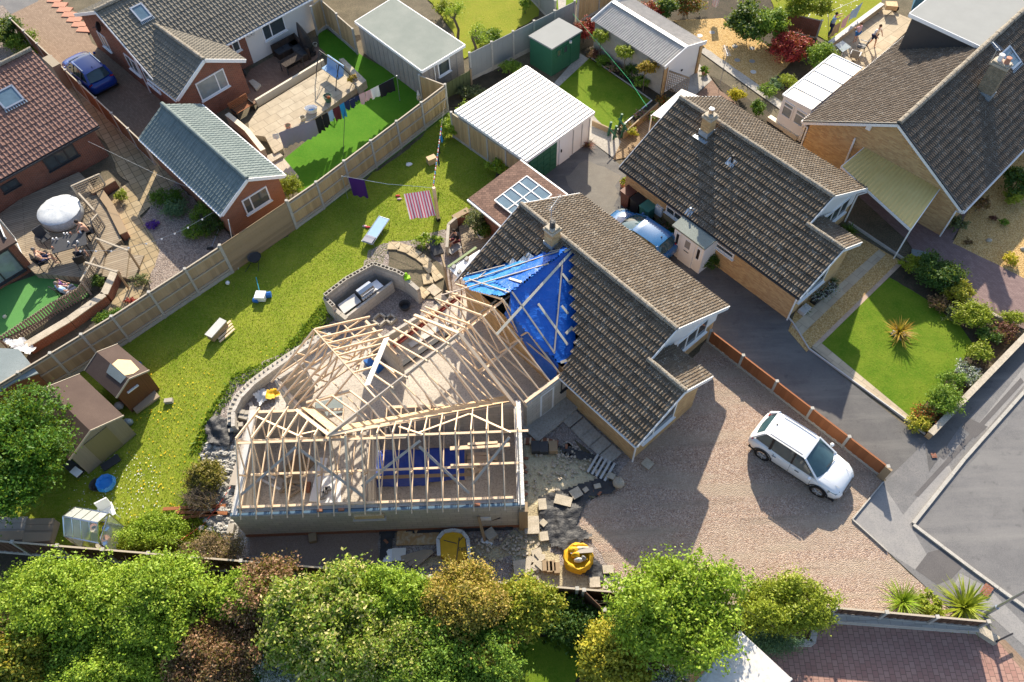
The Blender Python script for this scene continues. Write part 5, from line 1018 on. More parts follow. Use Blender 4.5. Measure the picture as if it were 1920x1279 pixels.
#=================SHRUBS & GARDEN PLANTS=================
SH=[
 ('red_shrub','large crimson leaved shrub by the far golden gravel',1483,92,(1.3,1.0,.75),1.5,'red',6500,.08),
 ('green_shrub','rounded olive green shrub between crimson shrub and conservatory',1537,112,(.95,.85,.75),1.5,'mid',4500,.07),
 ('red_shrub','red leaved bush at the corner of the grey panelled fence',1095,62,(.85,.7,.7),1.5,'red',3500,.07),
 ('red_shrub','dark red bush behind the corrugated garage',1215,25,(1.0,.6,.6),1.2,'red',3500,.07),
 ('red_shrub','red and green bush left of the striped pink towel',1290,12,(.9,.6,.6),1.2,'redf',3000,.07),
 ('green_shrub','dark green laurel at the top behind the golden gravel',1250,22,(.8,.7,.7),1.4,'dark',3500,.09),
 ('laurel','large glossy laurel beside the red tinged fence',1405,50,(1.2,1.2,1.1),2.2,'dark',7000,.1),
 ('laurel','bright green laurel left of the blossoming tree',1435,60,(1.1,1.1,1.1),2.2,'mid',6000,.1),
 ('blossom_tree','yellow green tree with white blossom over the far lawn',1510,20,(1.6,.9,.8),2.6,'lime',6000,.08),
 ('yellow_shrub','vivid yellow flowering shrub in the mulch bed',1382,180,(.42,.36,.32),.65,'bright',1600,.06),
 ('dwarf_conifer','small pointed green conifer right of the vivid yellow shrub',1421,205,(.36,.34,.45),.9,'conif',1600,.05),
 ('dwarf_conifer','round green dwarf conifer nearest the concrete path',1440,172,(.45,.4,.35),.7,'mid',1500,.05),
 ('golden_shrub','golden round shrub by the conservatory corner',1475,155,(.5,.42,.35),.7,'lime',1800,.05),
 ('blue_shrub','grey blue round shrub beside the golden round shrub',1452,160,(.38,.35,.3),.6,'blue',1200,.05),
 ('purple_shrub','small dark purple shrub in the shaded bed',1114,105,(.4,.35,.3),.6,'cord',900,.05),
 ('border_shrub','dark green border shrub under the middle lollipop tree',1185,135,(.5,.45,.45),.9,'dark',1800,.06),
 ('border_shrub','grey green shrub at the garage end of the shaded bed',1205,155,(.45,.35,.35),.7,'mid',1300,.05),
 ('border_shrub','leafy shrub beneath the first lollipop tree',1130,115,(.45,.35,.3),.6,'mid',1200,.05),
 ('rose_bush','pink and cream rose bush in the shaded bed',1152,128,(.4,.35,.3),.6,'pinkf',1000,.05),
 ('red_tulips','clump of red and white tulips by the trellis',1242,190,(.4,.3,.2),.45,'redf',700,.05),
 ('flower_clump','mixed flowers along the white lawn edging',1205,218,(.5,.35,.2),.4,'pinkf',900,.05),
 ('flower_clump','yellow and pink flowers at the near end of the flower strip',1175,240,(.4,.3,.2),.4,'redf',800,.05),
 ('young_shrub','young shrub under the grey fence beside the white garage',955,130,(.6,.5,.4),.8,'mid',1600,.06),
 ('young_shrub','weedy shrub at the foot of the picket fence',890,175,(.7,.5,.3),.6,'olive',1600,.06),
 ('young_shrub','light green shrub behind the string of coloured pegs',845,240,(.55,.5,.55),1.1,'spring',2200,.07),
 ('young_shrub','tall green shrub at the back corner of the white garage',880,215,(.6,.5,.6),1.2,'spring',2200,.07),
 ('young_shrub','leafy shrub halfway along the white garage',905,258,(.6,.5,.55),1.1,'mid',2400,.07),
 ('young_shrub','lime green shrub at the front corner of the white garage',938,315,(.55,.45,.45),.9,'spring',2200,.07),
 ('olive_tree','thin grey leaved olive tree beside the shingle lean to',890,415,(.5,.5,.6),1.6,'olive',1800,.05),
 ('potted_shrub','bright green shrub in a white pot on the small deck',905,432,(.42,.4,.4),.8,'grn',1700,.05),
 ('weed_clump','weeds with yellow flowers beside the curved stepping stones',800,455,(.6,.4,.25),.5,'spring',1500,.06),
 ('golden_conifer','yellow green round bush beside the orange brick outbuilding',545,355,(.6,.55,.6),1.1,'lime',2600,.05),
 ('rockery_shrub','low dark green conifer shrub in the rockery',310,372,(.8,.55,.4),.7,'conif',2600,.05),
 ('rockery_shrub','blue green mound in the middle of the rockery',335,392,(.7,.5,.4),.7,'blue',2200,.05),
 ('rockery_shrub','spreading shrub against the outbuilding wall',385,400,(.7,.5,.35),.6,'mid',2000,.05),
 ('rockery_shrub','green bush near the fence end of the rockery',365,435,(.6,.4,.3),.6,'mid',1800,.05),
 ('rockery_shrub','dark green shrub tucked beside the outbuilding corner',400,425,(.6,.5,.4),.7,'dark',1800,.05),
 ('purple_flowers','mound of purple aubrieta at the edge of the rockery',286,422,(.32,.3,.12),.25,'purple',900,.04),
 ('yellow_shrub','small yellow green shrub on the slab path by the trellis',229,368,(.32,.3,.3),.6,'lime',900,.05),
 ('alpine_clump','clump of pink tinged alpines near the fence post',262,525,(.5,.3,.15),.3,'olive',800,.04),
 ('low_conifer','bright green low shrub against the weathered fence',207,598,(.65,.35,.3),.5,'conif',2000,.05),
 ('red_alpine','dark red low plant at the fence foot',248,565,(.35,.2,.12),.25,'red',500,.04),
 ('ivy_clump','green plant behind the curved fence by the artificial lawn',182,528,(.35,.3,.25),.5,'grn',900,.05),
 ('hedge','dark hedge at the left edge above the red brown roof',5,65,(1.0,1.0,.8),1.6,'dark',5000,.08),
 ('garden_bush','green bush beside the brick drive in the top left garden',40,80,(.8,.6,.5),1.,'mid',2800,.07),
 ('garden_bush','yellow green bush nearest the verge of the red brown roof',55,98,(.5,.4,.3),.6,'lime',1500,.06),
 ('far_bush','light green bush at the top edge over the yellow green lawn',835,20,(.6,.5,.5),1.0,'lime',1800,.07),
 ('far_bush','dark round bush beyond the gnarled trees',915,75,(.8,.6,.5),1.,'mid',3000,.07),
 ('far_bush','column shaped green bush on the top lawn',985,12,(.3,.3,.5),1.2,'mid',1200,.05),
 ('juniper','spreading dark green juniper in the front flower bed',1755,515,(1.15,.85,.55),1.1,'dark',5500,.07),
 ('golden_shrub','yellow green shrub at the top corner of the flower bed',1710,498,(.55,.45,.4),.8,'lime',1800,.06),
 ('golden_shrub','yellow leaved shrub between juniper and lime mound',1795,548,(.65,.45,.4),.8,'yellow',2200,.06),
 ('lime_mound','large lime green mound beside the low tan wall',1822,592,(.85,.6,.45),.9,'lime',4000,.06),
 ('bronze_shrub','bronze leaved shrub low in the bed edge',1762,570,(.45,.35,.25),.5,'copper',1200,.05),
 ('silver_shrub','silvery green shrub between lawn and lime mound',1785,590,(.4,.35,.25),.5,'olive',1200,.05),
 ('dark_shrub','dark maroon leaved shrub by the street wall corner',1880,622,(.5,.45,.3),.6,'cord',1500,.05),
 ('green_shrub','leafy green shrub at the bed corner below the lime mound',1852,628,(.5,.4,.3),.6,'grn',1500,.06),
 ('pale_grass_clump','pale green dome of grass like leaves in the street bed',1835,660,(.5,.45,.35),.7,'lime',1600,.06),
 ('flower_mass','mass of white and yellow daisies along the street wall',1812,705,(.5,.6,.2),.4,'white',1800,.05),
 ('green_shrub','small green shrub above the clipped dome',1785,715,(.55,.4,.3),.6,'mid',1600,.05),
 ('clipped_dome','large clipped green dome near the pavement corner',1769,752,(.68,.62,.5),1.,'mid',4500,.05),
 ('flower_clump','orange and red flowered clump at the pavement corner',1735,778,(.5,.4,.25),.5,'redf',1500,.05),
 ('golden_shrub','low golden shrub at the tip of the flower bed',1722,795,(.5,.35,.25),.5,'yellow',1500,.05),
 ('green_shrub','yellow tinged bush on the street side wall',1900,600,(.5,.35,.3),.6,'lime',1500,.05),
 ('gravel_shrub','round golden green shrub in the right hand gravel garden',1900,372,(.45,.42,.35),.7,'lime',1600,.05),
 ('gravel_shrub','small yellow shrub near the edge of the right hand gravel',1895,487,(.32,.28,.25),.5,'bright',900,.05),
 ('gravel_shrub','tiny dark green plant in the shaded gravel',1882,418,(.22,.2,.15),.3,'mid',400,.04),
 ('gravel_shrub','tiny brown plant near the kerb of the gravel',1816,454,(.18,.16,.12),.25,'copper',300,.04),
 ('gravel_shrub','dark little plant among the gravel stones',1862,410,(.18,.16,.12),.25,'cord',300,.04),
 ('tall_shrub','dark shrub at the right edge beside the long brown roof',1905,345,(.8,.8,.6),1.2,'dark',3500,.07),
 ('potted_bush','round clipped bush left of the white porch',1262,442,(.42,.4,.38),.7,'dark',1600,.05),
 ('potted_bush','round clipped bush right of the white porch',1333,492,(.42,.4,.38),.7,'dark',1600,.05),
 ('flowering_shrub','shrub with a few pink flowers beside the green bin',1243,425,(.4,.35,.35),.7,'pinkf',1200,.05),
]
for (nm,lb,px,py,r,hh,m,n,sz) in SH:
    tree(nm,lb,'tree' if 'tree' in nm else 'shrub',a2(px,py,hh*.45),hh,tuple(q*1.1 for q in r),int(n*1.7),LF[m],sz*.8,lobes=9,trunk=.03,ch=max(hh*.5,r[2]*.75),limbs=3)
# lollipop trees
for i,(px,py,lab,m) in enumerate(((1126,70,'lollipop tree with yellow green ball crown nearest the red bush','lime'),(1173,100,'middle lollipop tree with yellow green ball crown','lime'),(1212,128,'lollipop tree with thin bronze crown near the trellis','bronze'))):
    tree('lollipop_tree',lab,'tree',a2(px,py,1.7),2.1,(.47,.47,.4),3600,LF[m],.045,'lollipop trees along the garage',lobes=8,trunk=.035,ch=1.7,limbs=4)
# gnarled pruned trees
for (px,py,tips,lb) in ((858,78,[(856,20,2.0),(840,22,2.2),(862,12,2.2)],'gnarled pruned tree with tufts at the top of the yellow green lawn'),(890,112,[(888,62,1.9),(905,72,1.9),(898,50,2.)],'gnarled pruned tree beside the grey panelled fence')):
    b=at(px,py);t=thing('gnarled_tree',lb,'tree',b);mb=MB();P=np.array(b);m1=P+np.array((.12,.1,.8));m2=P+np.array((-.1,.2,1.5));mb.tube(P,m1,.1,.08);mb.tube(m1,m2,.08,.07)
    V=[]
    for (x,y,z) in tips:
        e=np.array(at(x,y,z));k=(m2+e)/2+rng.normal(0,.12,3);mb.tube(m2,k,.06,.05,6);mb.tube(k,e,.05,.02,6);C=e+rng.normal(0,.16,(260,3));V.append(leafmesh(C,rng.normal(0,1,(260,3)),.05))
    part('trunk',mb,MT['bark'],t);quads('crown',np.concatenate(V),LF['spring'],t)
# spiky plants
def flatpot(t,b):mb=MB();mb.prism([(b[0]+x,b[1]+y) for x,y in ((-.35,.05),(.05,-.35),(.4,0),(0,.4))],0,.12);part('stone_surround',mb,MT['stone'],t)
spiky('phormium','bronze striped spiky plant on a stone square in the middle of the front lawn',a2(1683,628),.85,90,LF['bronze'],wd=.05,z=.12,pot=flatpot)
spiky('yucca','spiky grassy plant on the gravel behind the dark brown fence',a2(1690,1130),.9,170,LF['spring'],wd=.035)
spiky('phormium','large sword leaved plant by the street lamp at the fence end',a2(1805,1140),1.15,130,LF['lime'],wd=.055)
spiky('cordyline','dark red spiky plant in front of the white garage',a2(1103,275),.55,60,LF['cord'],wd=.035)
spiky('agapanthus','strappy green plant by the corner of the bay roof',a2(1591,437),.6,80,LF['grn'],wd=.04)
shrub('low_shrub','yellow green low shrub between the two spiky plants',(1738,1140),.5,LF['lime'],1400,.07,.5)
for (px,py,lb) in ((1510,582,'spiky plant in a stone trough against the buff wall'),(1562,530,'grassy tuft beside the window of the buff wall')):spiky('grass_tuft',lb,a2(px,py),.4,60,LF['olive'],wd=.03)
# grass tufts,dandelions and daisies
scatter('grass_tufts',LAWN,90000,.042,LF['grass'],label='rough tufts of grass over the big lawn',cat='grass')
for _i,(_p,_n) in enumerate((([(1667,522),(1538,643),(1708,783),(1826,650),(1735,562)],9000),([(1103,110),(1220,190),(1150,242),(985,145),(1047,160)],7000),([(800,0),(1030,0),(1000,35),(870,105),(850,60)],7000))):scatter('short_grass',_p,_n,.045,LF['grn'] if _i < 2 else LF['grass'],label=('short grass blades on the front lawn','short grass blades on the neat back lawn','grass blades on the far lawn')[_i],cat='grass')
scatter('dandelions',LAWN[4:-5],420,.027,LF['dand'],tall=False,clump=1.,label='yellow dandelions dotted over the big lawn',cat='flowers')
scatter('dandelions',[(250,690),(400,690),(420,850),(330,1010),(230,1010)],260,.032,LF['dand'],tall=False,label='dandelions by the sheds and rubble',cat='flowers')
scatter('daisies',[(150,850),(300,850),(310,980),(130,960)],240,.024,LF['daisy'],tall=False,label='white daisies in the grass below the weathered shed',cat='flowers')
scatter('lawn_edge_weeds',[(610,560),(625,600),(530,690),(445,725),(400,795),(375,855),(355,850),(390,770),(440,700),(520,670)],5000,.12,LF['mid'],label='longer weeds along the ragged lawn edge',cat='weeds')
scatter('wild_grass',[(240,980),(360,960),(440,1030),(280,1040),(200,1030)],6000,.14,LF['grass'],label='long grass near the greenhouse',cat='grass')
scatter('bed_ground_cover',[(600,1120),(1060,1130),(1120,1260),(1000,1200),(960,1300),(0,1300),(0,1150)],9000,.14,LF['dark'],label='dark ground cover under the trees',cat='ground cover')
scatter('daisies',[(1440,-30),(1640,-30),(1560,70)],160,.05,LF['daisy'],tall=False,label='fallen white petals on the far lawn',cat='petals')
#=================BUILDING EXTENSION UNDER CONSTRUCTION=================
EX=thing('house_extension','unfinished grey block extension with open fresh timber roof trusses','building site',(-5,14,0))
def exwall(pts,z0,z1,th=.3,mat=None,name='wall'):
    mb=MB()
    for i in range(len(pts)-1):
        A=np.array(pts[i]);B=np.array(pts[i+1]);mb.beam((A[0],A[1],(z0+z1)/2),(B[0],B[1],(z0+z1)/2),th,z1-z0)
    return part(name,mb,mat or MT['block'],EX)
XW,XE,YS,YN=-10.95,.12,11.85,16.25
exwall([(XW-.15,YS),(XE+.15,YS)],0,2.2);exwall([(XW,YS+.15),(XW,YN+.3)],0,2.2);exwall([(XE,YS+.15),(XE,YN-.1)],0,2.2)
exwall([(XW+.15,YN),(-8.0,YN)],0,2.2,.2);exwall([(-5.4,YN),(XE-.15,YN)],0,2.2,.2)
pw=a2(668,900,1.);exwall([(-5.95,YS+.15),(-5.95,YN-.1)],0,2.2,.12)
mb=MB();mb.box(((XW+XE)/2,YS-.16,.13),(XE-XW+.3,.02,.25));part('brick_plinth',mb,MT['bora'],EX)
# dpc and wall plates
dpc=plain('blue_damp_course',(.07,.13,.19),.5)
mb=MB();mb.box(((XW+XE)/2,YS-.07,2.215),(XE-XW+.3,.1,.02));part('damp_course',mb,dpc,EX)
mb=MB();mb.box(((XW+XE)/2,YS-.0,2.207),(XE-XW+.3,.04,.012));part('cavity',mb,MT['dark'],EX)
mb=MB();mb.box((XE+.02,(YS+YN)/2,2.215),(.24,YN-YS+.2,.03));part('wall_plate',mb,MT['white_sheet'],EX)
mb=MB();mb.box((XW+.02,(YS+YN)/2,2.215),(.2,YN-YS+.2,.03));part('wall_plate',mb,MT['lgrey'],EX)
mb=MB();mb.box(((XW+XE)/2-.1,YS+.2,2.245),(XE-XW-.3,.1,.07));part('wall_plate',mb,MT['pine'],EX)
mb=MB();mb.box((-8.9,YN-.02,2.245),(3.6,.1,.07));mb.box((-2.6,YN-.02,2.245),(5.2,.1,.07));part('wall_plate',mb,MT['pine'],EX)
mb=MB();mb.box((XE+.08,YS-.1,1.0),(.35,.4,2.0));part('timber_corner_boarding',mb,MT['sleeper'],EX)
# concrete floor of all wings
fl=[(XW,YS),(XE,YS),(XE,YN),a2(1000,800),a2(1068,712),a2(900,548),a2(830,560),a2(740,645),a2(690,640),a2(600,640),a2(520,740),(XW,YN)]
o=sheet('concrete_slab_floor',fl,speck('site_concrete',(.44,.4,.34),(.57,.52,.46),(.3,.27,.24),.6,14,.85,.2,.01),z=.055,px=False)
# --- roof geometry ---
Y1,Z1=14.07,4.06;TP=.79*(Z1-2.2)/(Y1-11.66)/.79
def truss(P,apex,Q,name='roof_truss',w_=.042,webs=True,chord=True,cz=2.3,mat=None,dbl=1):
    mb=MB();P,apex,Q=(np.array(q,float) for q in (P,apex,Q));mat=mat or MT['pine']
    mb.beam(P,apex,w_*dbl,.11);mb.beam(apex,Q,w_*dbl,.11)
    if chord:
        def onr(E,z):f=(z-E[2])/(apex[2]-E[2]);return E+(apex-E)*max(0,f)
        a,b=onr(P,cz),onr(Q,cz);a[2]=b[2]=cz;mb.beam(a,b,w_,.09)
        if webs:
            c1=a+(b-a)/3;c2=a+(b-a)*2/3;r1=onr(P,(cz+apex[2])/2);r2=onr(Q,(cz+apex[2])/2)
            for u,v in ((c1,apex-np.array((0,0,.08))),(c2,apex-np.array((0,0,.08))),(c1,r1),(c2,r2)):mb.beam(u,v,w_*.9,.07)
    return part(name,mb,mat,EX)
J=np.array((*a2(618,814,Z1)[:2],Z1));J[1]=Y1
VE=np.array(at(955,757,2.2));VW=np.array(at(556,770,2.2));R2=np.array(at(958,549,4.12));J2=np.array((J[0],J[1],4.12))
d2=(R2-J2)[:2];L2_=np.hypot(*d2);d2 /=L2_;n2=np.array((d2[1],-d2[0]))
p1=(Z1-2.12)/(Y1-11.66);zp1=lambda y:Z1-p1*abs(y-Y1);p2=(4.12-2.12)/3.42
def isect(o,d,a,b):
    M=np.array([[d[0],-(b[0]-a[0])],[d[1],-(b[1]-a[1])]]);s_=np.linalg.solve(M,np.array((a[0]-o[0],a[1]-o[1])));return s_
for k in range(19):
    x=-10.7+.6*k;S_=(x,11.62,zp1(11.62));A_=(x,Y1,Z1)
    if x < VW[0]:truss(S_,A_,(x,16.5,zp1(16.5)))
    else:
        a,b=(VW,J) if x < J[0] else (J,VE);f=(x-a[0])/(b[0]-a[0]);yv=a[1]+(b[1]-a[1])*min(1,max(0,f));yv=min(max(yv,Y1+.05),16.5)
        mb=MB();mb.beam(S_,A_,.042*(1+(k==7)),.11);mb.beam(A_,(x,yv,zp1(yv)),.042,.11);c0=(x,11.9,2.3);c3=(x,16.2,2.3)
        mb.beam(c0,c3,.04,.09);mb.beam((x,13.3,2.3),(x,Y1,Z1-.08),.035,.07);mb.beam((x,14.9,2.3),(x,Y1,Z1-.08),.035,.07);mb.beam((x,13.3,2.3),(x,12.85,zp1(12.85)),.035,.07);part('roof_truss',mb,MT['pine'],EX)
def bar(name,p,q,w_=.09,h=.04,mat=None,up=(0,0,1)):mb=MB();mb.beam(p,q,w_,h,up);return part(name,mb,mat or MT['pine'],EX)
bar('ridge_binder',(-10.75,Y1-.05,Z1-.24),(-4.2,Y1-.05,Z1-.24));bar('ridge_binder',(-5.0,Y1+.02,Z1-.21),(.5,Y1+.02,Z1-.21))
bar('chord_binder',(-10.5,13.35,2.38),(-1.6,13.35,2.38));bar('chord_binder',(-2.6,13.42,2.43),(.1,13.42,2.43));bar('chord_binder',(-10.7,14.85,2.38),(.1,14.85,2.38))
N1S=np.array((0,-p1,1.));N1S /=np.linalg.norm(N1S);N1N=np.array((0,p1,1.));N1N /=np.linalg.norm(N1N);A1=(0,Y1,Z1-.1)
def brace(pa,pb,Nn=N1S,A=A1,mat=None,w_=.1):bar('diagonal_brace',hit(*pa,A,Nn),hit(*pb,A,Nn),w_,.03,mat or MT['pineg'],up=tuple(Nn))
brace((555,838),(452,928));brace((560,841),(684,933));brace((788,826),(678,912));brace((786,837),(880,925));brace((955,820),(884,910))
brace((479,780),(566,820),N1N,mat=MT['pine']);brace((561,815),(592,808),N1N,mat=MT['pine']);brace((748,800),(794,815),N1N,mat=MT['pine']);brace((786,811),(880,776),N1N,mat=MT['pine']);brace((881,776),(958,811),N1N,mat=MT['pine'])
# valley members
up=np.array((0,0,.08));bar('valley_rafter',J+up,VE+up,.14,.06);bar('valley_rafter',VW+up,J+up+np.array((0,0,0)),.14,.06)
osbN=np.cross(VE-J,(d2[0],d2[1],0));osbN /=np.linalg.norm(osbN);osbN=osbN if osbN[2] > 0 else -osbN
def strip(name,a,b,off0,off1,mat,zl):
    a=np.array(a);b=np.array(b);d=(b-a)[:2];d /=np.hypot(*d);n_=np.array((-d[1],d[0]));mb=MB()
    vs=[(*(a[:2]+n_*off0),0),(*(b[:2]+n_*off0),0),(*(b[:2]+n_*off1),0),(*(a[:2]+n_*off1),0)];vs=[(x,y,zp1(y)+zl) for x,y,z in vs];vs +=[(x,y,z-.02) for x,y,z in vs]
    mb.mesh(vs,[(0,1,2,3),(7,6,5,4),(0,4,5,1),(1,5,6,2),(2,6,7,3),(3,7,4,0)]);return part(name,mb,mat,EX)
strip('valley_board',J,VE,-.02,.55,MT['osb'],.09);strip('valley_board',VW+np.array((.15,0,0)),J+np.array((.0,.1,0)),.1,.5,MT['osb'],.1)
# wing 2:ridge board,trusses and hung rafters
jt=L2_*(np.dot(np.array(a2(864,628,4.12)[:2])-J2[:2],d2)/L2_)
PT=lambda t,w_,z:np.array((*(J2[:2]+d2*t+n2*w_),z))
bar('ridge_board',PT(0,0,4.1),PT(jt,0,4.1),.05,.22,MT['pineg'])
for i in range(1,20):
    t=.35+.52*i
    if t > jt-.2:break
    s_=isect(J2[:2]+d2*t,n2,J,VE);w_=min(s_[0]-.25,3.45)
    if w_ > .2:bar('hung_rafter',PT(t,0,4.1),PT(t,w_,4.12-p2*w_),.05,.11,up=(0,0,1))
    if w_ > .6 and i % 2:bar('bottom_chord',PT(t,-2.9,2.33),PT(t,w_,2.33),.04,.09)
    if i % 3==1 and w_ > 1:bar('web_member',PT(t,.9,3.45),PT(t,w_,2.3),.035,.07)
for a_,b_ in (((727,636),(802,678)),((698,672),(764,709)),((700,702),(738,728)),((661,698),(705,747)),((738,615),(822,661)),((758,601),(843,646)),((593,750),(646,793)),((624,743),(671,776)),((656,733),(692,760)),((690,662),(740,700))):
    Nn=np.array((-n2[0]*-1*-p2,-n2[1]*-1*-p2,1.));Nn=np.array((-n2[0]*p2*1.,-n2[1]*p2*1.,1.));P0=PT(0,0,4.12)
    bar('hung_rafter',hit(*a_,P0,Nn),hit(*b_,P0,Nn),.055,.11)
NNW=np.array((-n2[0]*p2,-n2[1]*p2,1.))
for tail,ap,se,dbl in (((774,588),(864,628),(964,757),3),((785,582),(877,619),(985,771),1),((796,575),(886,612),(994,762),1),((815,562),(907,595),(1013,747),1),((834,549),(928,580),(1032,730),1),((862,540),(947,565),(1050,717),1)):
    Ap=PT(np.dot(np.array(a2(*ap,4.12))-J2[:2],d2),0,4.12);t=np.dot(Ap[:2]-J2[:2],d2);truss(PT(t,-3.2,4.12-p2*3.2),Ap,PT(t,3.62,4.12-p2*3.62),dbl=dbl,cz=2.35)
for w_ in (-1.1,1.2):bar('chord_binder',PT(jt-.1,w_,2.45),PT(L2_+.1,w_,2.45))
bar('chord_binder',PT(jt,-.1,3.8),PT(L2_,-.1,3.8),.07,.04)
# wing 3
Z3=3.6;A3=np.array(at(589,618,Z3));d3=np.array(at(686,726,Z3))-A3;L3=np.hypot(*d3[:2]);d3=d3[:2]/L3;n3=np.array((d3[1],-d3[0]))
if n3@np.array((-1.,-1.)) < 0:n3=-n3
p3=(Z3-2.12)/2.58;PT3=lambda t,w_,z:np.array((*(A3[:2]+d3*t+n3*w_),z))
for px,py,full,l_,r_ in ((589,618,1,2.58,2.58),(602,633,0,2.6,2.58),(613,645,0,2.6,2.58),(624,657,1,2.6,2.6),(633,667,1,2.55,2.3),(646,682,0,2.2,1.55),(661,700,0,1.6,.95)):
    t=np.dot(np.array(a2(px,py,Z3))-A3[:2],d3);truss(PT3(t,l_,Z3-p3*l_),PT3(t,0,Z3),PT3(t,-r_,Z3-p3*r_),chord=bool(full) or l_ > 2.4,webs=True,cz=2.3)
bar('ridge_board',PT3(0,0,Z3-.02),PT3(L3+.4,0,Z3-.02),.045,.12)
for w_ in (1.3,-1.3):bar('purlin',PT3(-.1,w_,Z3-p3*1.3-.1),PT3(1.9,w_,Z3-p3*1.3-.1),.05,.09)
W3=[PT3(0,2.35,0)[:2],PT3(3.0,2.35,0)[:2]];exwall([W3[0],W3[1]],0,2.15,.2);exwall([PT3(.1,-2.3,0)[:2],PT3(2.6,-2.3,0)[:2]],0,2.15,.15);exwall([PT3(.05,2.3,0)[:2],PT3(.05,1.0,0)[:2]],0,2.15,.2)
bar('wall_plate',PT3(.2,2.35,2.19),PT3(3.,2.35,2.19),.12,.06);bar('wall_plate',PT3(.1,-2.3,2.19),PT3(2.5,-2.3,2.19),.12,.06)
bar('white_fascia_board',hit(725,634,PT(0,0,4.2),NNW),hit(688,723,PT(0,0,4.2),NNW),.26,.04,MT['whitew'],up=tuple(NNW));bar('timber_header',hit(575,755,PT(0,0,4.1),NNW),hit(657,733,PT(0,0,4.1),NNW),.1,.1);bar('timber_header',hit(686,643,PT(0,0,3.9),NNW),hit(668,697,PT(0,0,3.9),NNW),.14,.05)
bar('steel_beam',at(738,650,2.1),at(862,556,2.1),.14,.12,plain('red_oxide_steel',(.22,.03,.02),.5));bar('wall_plate',at(736,643,2.22),at(860,549,2.22),.12,.06)
bar('timber_post',at(738,655,0),at(738,655,2.05),.09,.09);bar('steel_post',at(862,560,0),at(862,560,2.05),.09,.09,MT['red'])
# east wall of wing 2 with door and window,between the timber wing and house A
EW0,EW1=np.array(a2(985,801)),np.array(a2(1063,741));
exwall([EW0,EW1],0,2.15,.25,MT['block'])
bar('wall_plate',(*EW0,2.2),(*EW1,2.2),.12,.07);dW=EW1-EW0;
window(EX,EW0+dW*.30+np.array((dW[1],-dW[0]))*.035,EW0+dW*.62+np.array((dW[1],-dW[0]))*.035,.12,2.0,gm=MT['cream'],name='door_frame',fw=.1)
window(EX,EW0+dW*.78+np.array((dW[1],-dW[0]))*.035,EW0+dW*.93+np.array((dW[1],-dW[0]))*.035,1.1,2.0,fm=MT['dark'],name='window')
# opening frames near the courtyard (dark patio door tracks)
o1,o2=at(745,690,.15),at(842,622,.15);bar('patio_door_track',o1,o2,.22,.1,MT['dark']);bar('patio_door_track',at(768,648,.15),at(846,600,.15),.3,.04,MT['lgrey'])
# low inner wall right (block) seen through the rafters
exwall([a2(700,668),a2(790,612)],0,.9,.15)
# ---- things inside the shell ----
def slab_(name,label,cat,px,py,sz,rz=0,z=0,mat=None,**k):
    z=max(z,ZL[0]+.003);p=at(px,py,z);mb=MB();mb.box((p[0],p[1],z+sz[2]/2),sz,rz);return tag(mb.build(name,mat or MT['pine'],**k),label,cat)
def drape(name,pts,z0,amp,mat,res=.16,px=True,sc=1.6,parent=None,label=None,cat=None,kind=None,thick=.0,zf=None):
    z0=max(z0,ZL[0]) if px else z0;P=[a2(*p,z0) for p in pts] if px else pts;xs=[p[0] for p in P];ys=[p[1] for p in P];nx=int((max(xs)-min(xs))/res)+2;ny=int((max(ys)-min(ys))/res)+2;mb=MB();idx={}
    import mathutils.noise as mn
    def vtx(i,j):
        if (i,j) not in idx:
            x=min(xs)+i*res;y=min(ys)+j*res;h=mn.noise(Vector((x*sc,y*sc*.7,3.1)))*amp+abs(mn.noise(Vector((x*sc*2.6+y*1.3,y*sc*1.2,9))))*amp*.9
            idx[(i,j)]=len(mb.v);mb.v.append((x,y,(zf(x,y) if zf else z0)+max(.012,amp*.5+h)))
        return idx[(i,j)]
    for i in range(nx):
        for j in range(ny):
            if inpoly((min(xs)+(i+.5)*res,min(ys)+(j+.5)*res),P):q=(vtx(i,j),vtx(i+1,j),vtx(i+1,j+1),vtx(i,j+1));mb.f.append(q);mb.m.append(0)
    o=mb.build(name,mat,parent,smooth=True)
    if label and parent is None:tag(o,label,cat)
    return o
t=thing('covered_timber_stack','timber stack wrapped in dark blue tarpaulin on the concrete floor','timber stack',at(785,880))
p0=a2(690,900);p1_=a2(880,893);c_=((p0[0]+p1_[0])/2,(p0[1]+p1_[1])/2+.45);mb=MB();mb.box((c_[0],c_[1],.26),(4.0,1.1,.5));part('timber',mb,MT['pine'],t)
drape('tarpaulin',[(c_[0]-2.15,c_[1]-.85),(c_[0]+1.95,c_[1]-.78),(c_[0]+2.0,c_[1]+.8),(c_[0]-2.1,c_[1]+.82)],.06,.12,MT['tarpd'],.09,False,parent=t,zf=lambda x,y:.05+.5*min(1,max(0,(.82-abs(y-c_[1]))/.2)))
slab_('timber_plank','long pine plank resting along the dark blue tarpaulin','plank',790,893,(4.2,.14,.05),0,.6,MT['sleeper'])
for i,(x,y,l_,r_) in enumerate(((898,853,.9,0),(900,866,1.1,.05),(893,872,.6,.6),(888,876,.5,0),(905,860,1.3,-.05),(892,884,.35,.9),(900,879,.4,1.2))):
    slab_('timber_offcut','pine offcut in the loose heap at the right end of the dark blue tarpaulin','offcut',x,y,(l_,.16,.09),r_,.06+.05*(i % 3),MT['pine'])['group']='timber offcuts by the tarpaulin'
slab_('insulation_board','large white insulation board on the floor under the left trusses','board',618,918,(1.0,1.25,.06),.05,.06,MT['white']);slab_('insulation_board','narrow white board leaning beside the large insulation board','board',598,900,(.35,2.0,.08),-.12,.06,MT['white'])
for x,y,s_ in ((611,922,.26),(605,931,.3),(616,918,.22)):slab_('stone_lump','grey stone lump weighing down the white insulation board','stone',x,y,(s_,s_*.7,.18),x,.12,MT['grey'])['group']='stones on the insulation board'
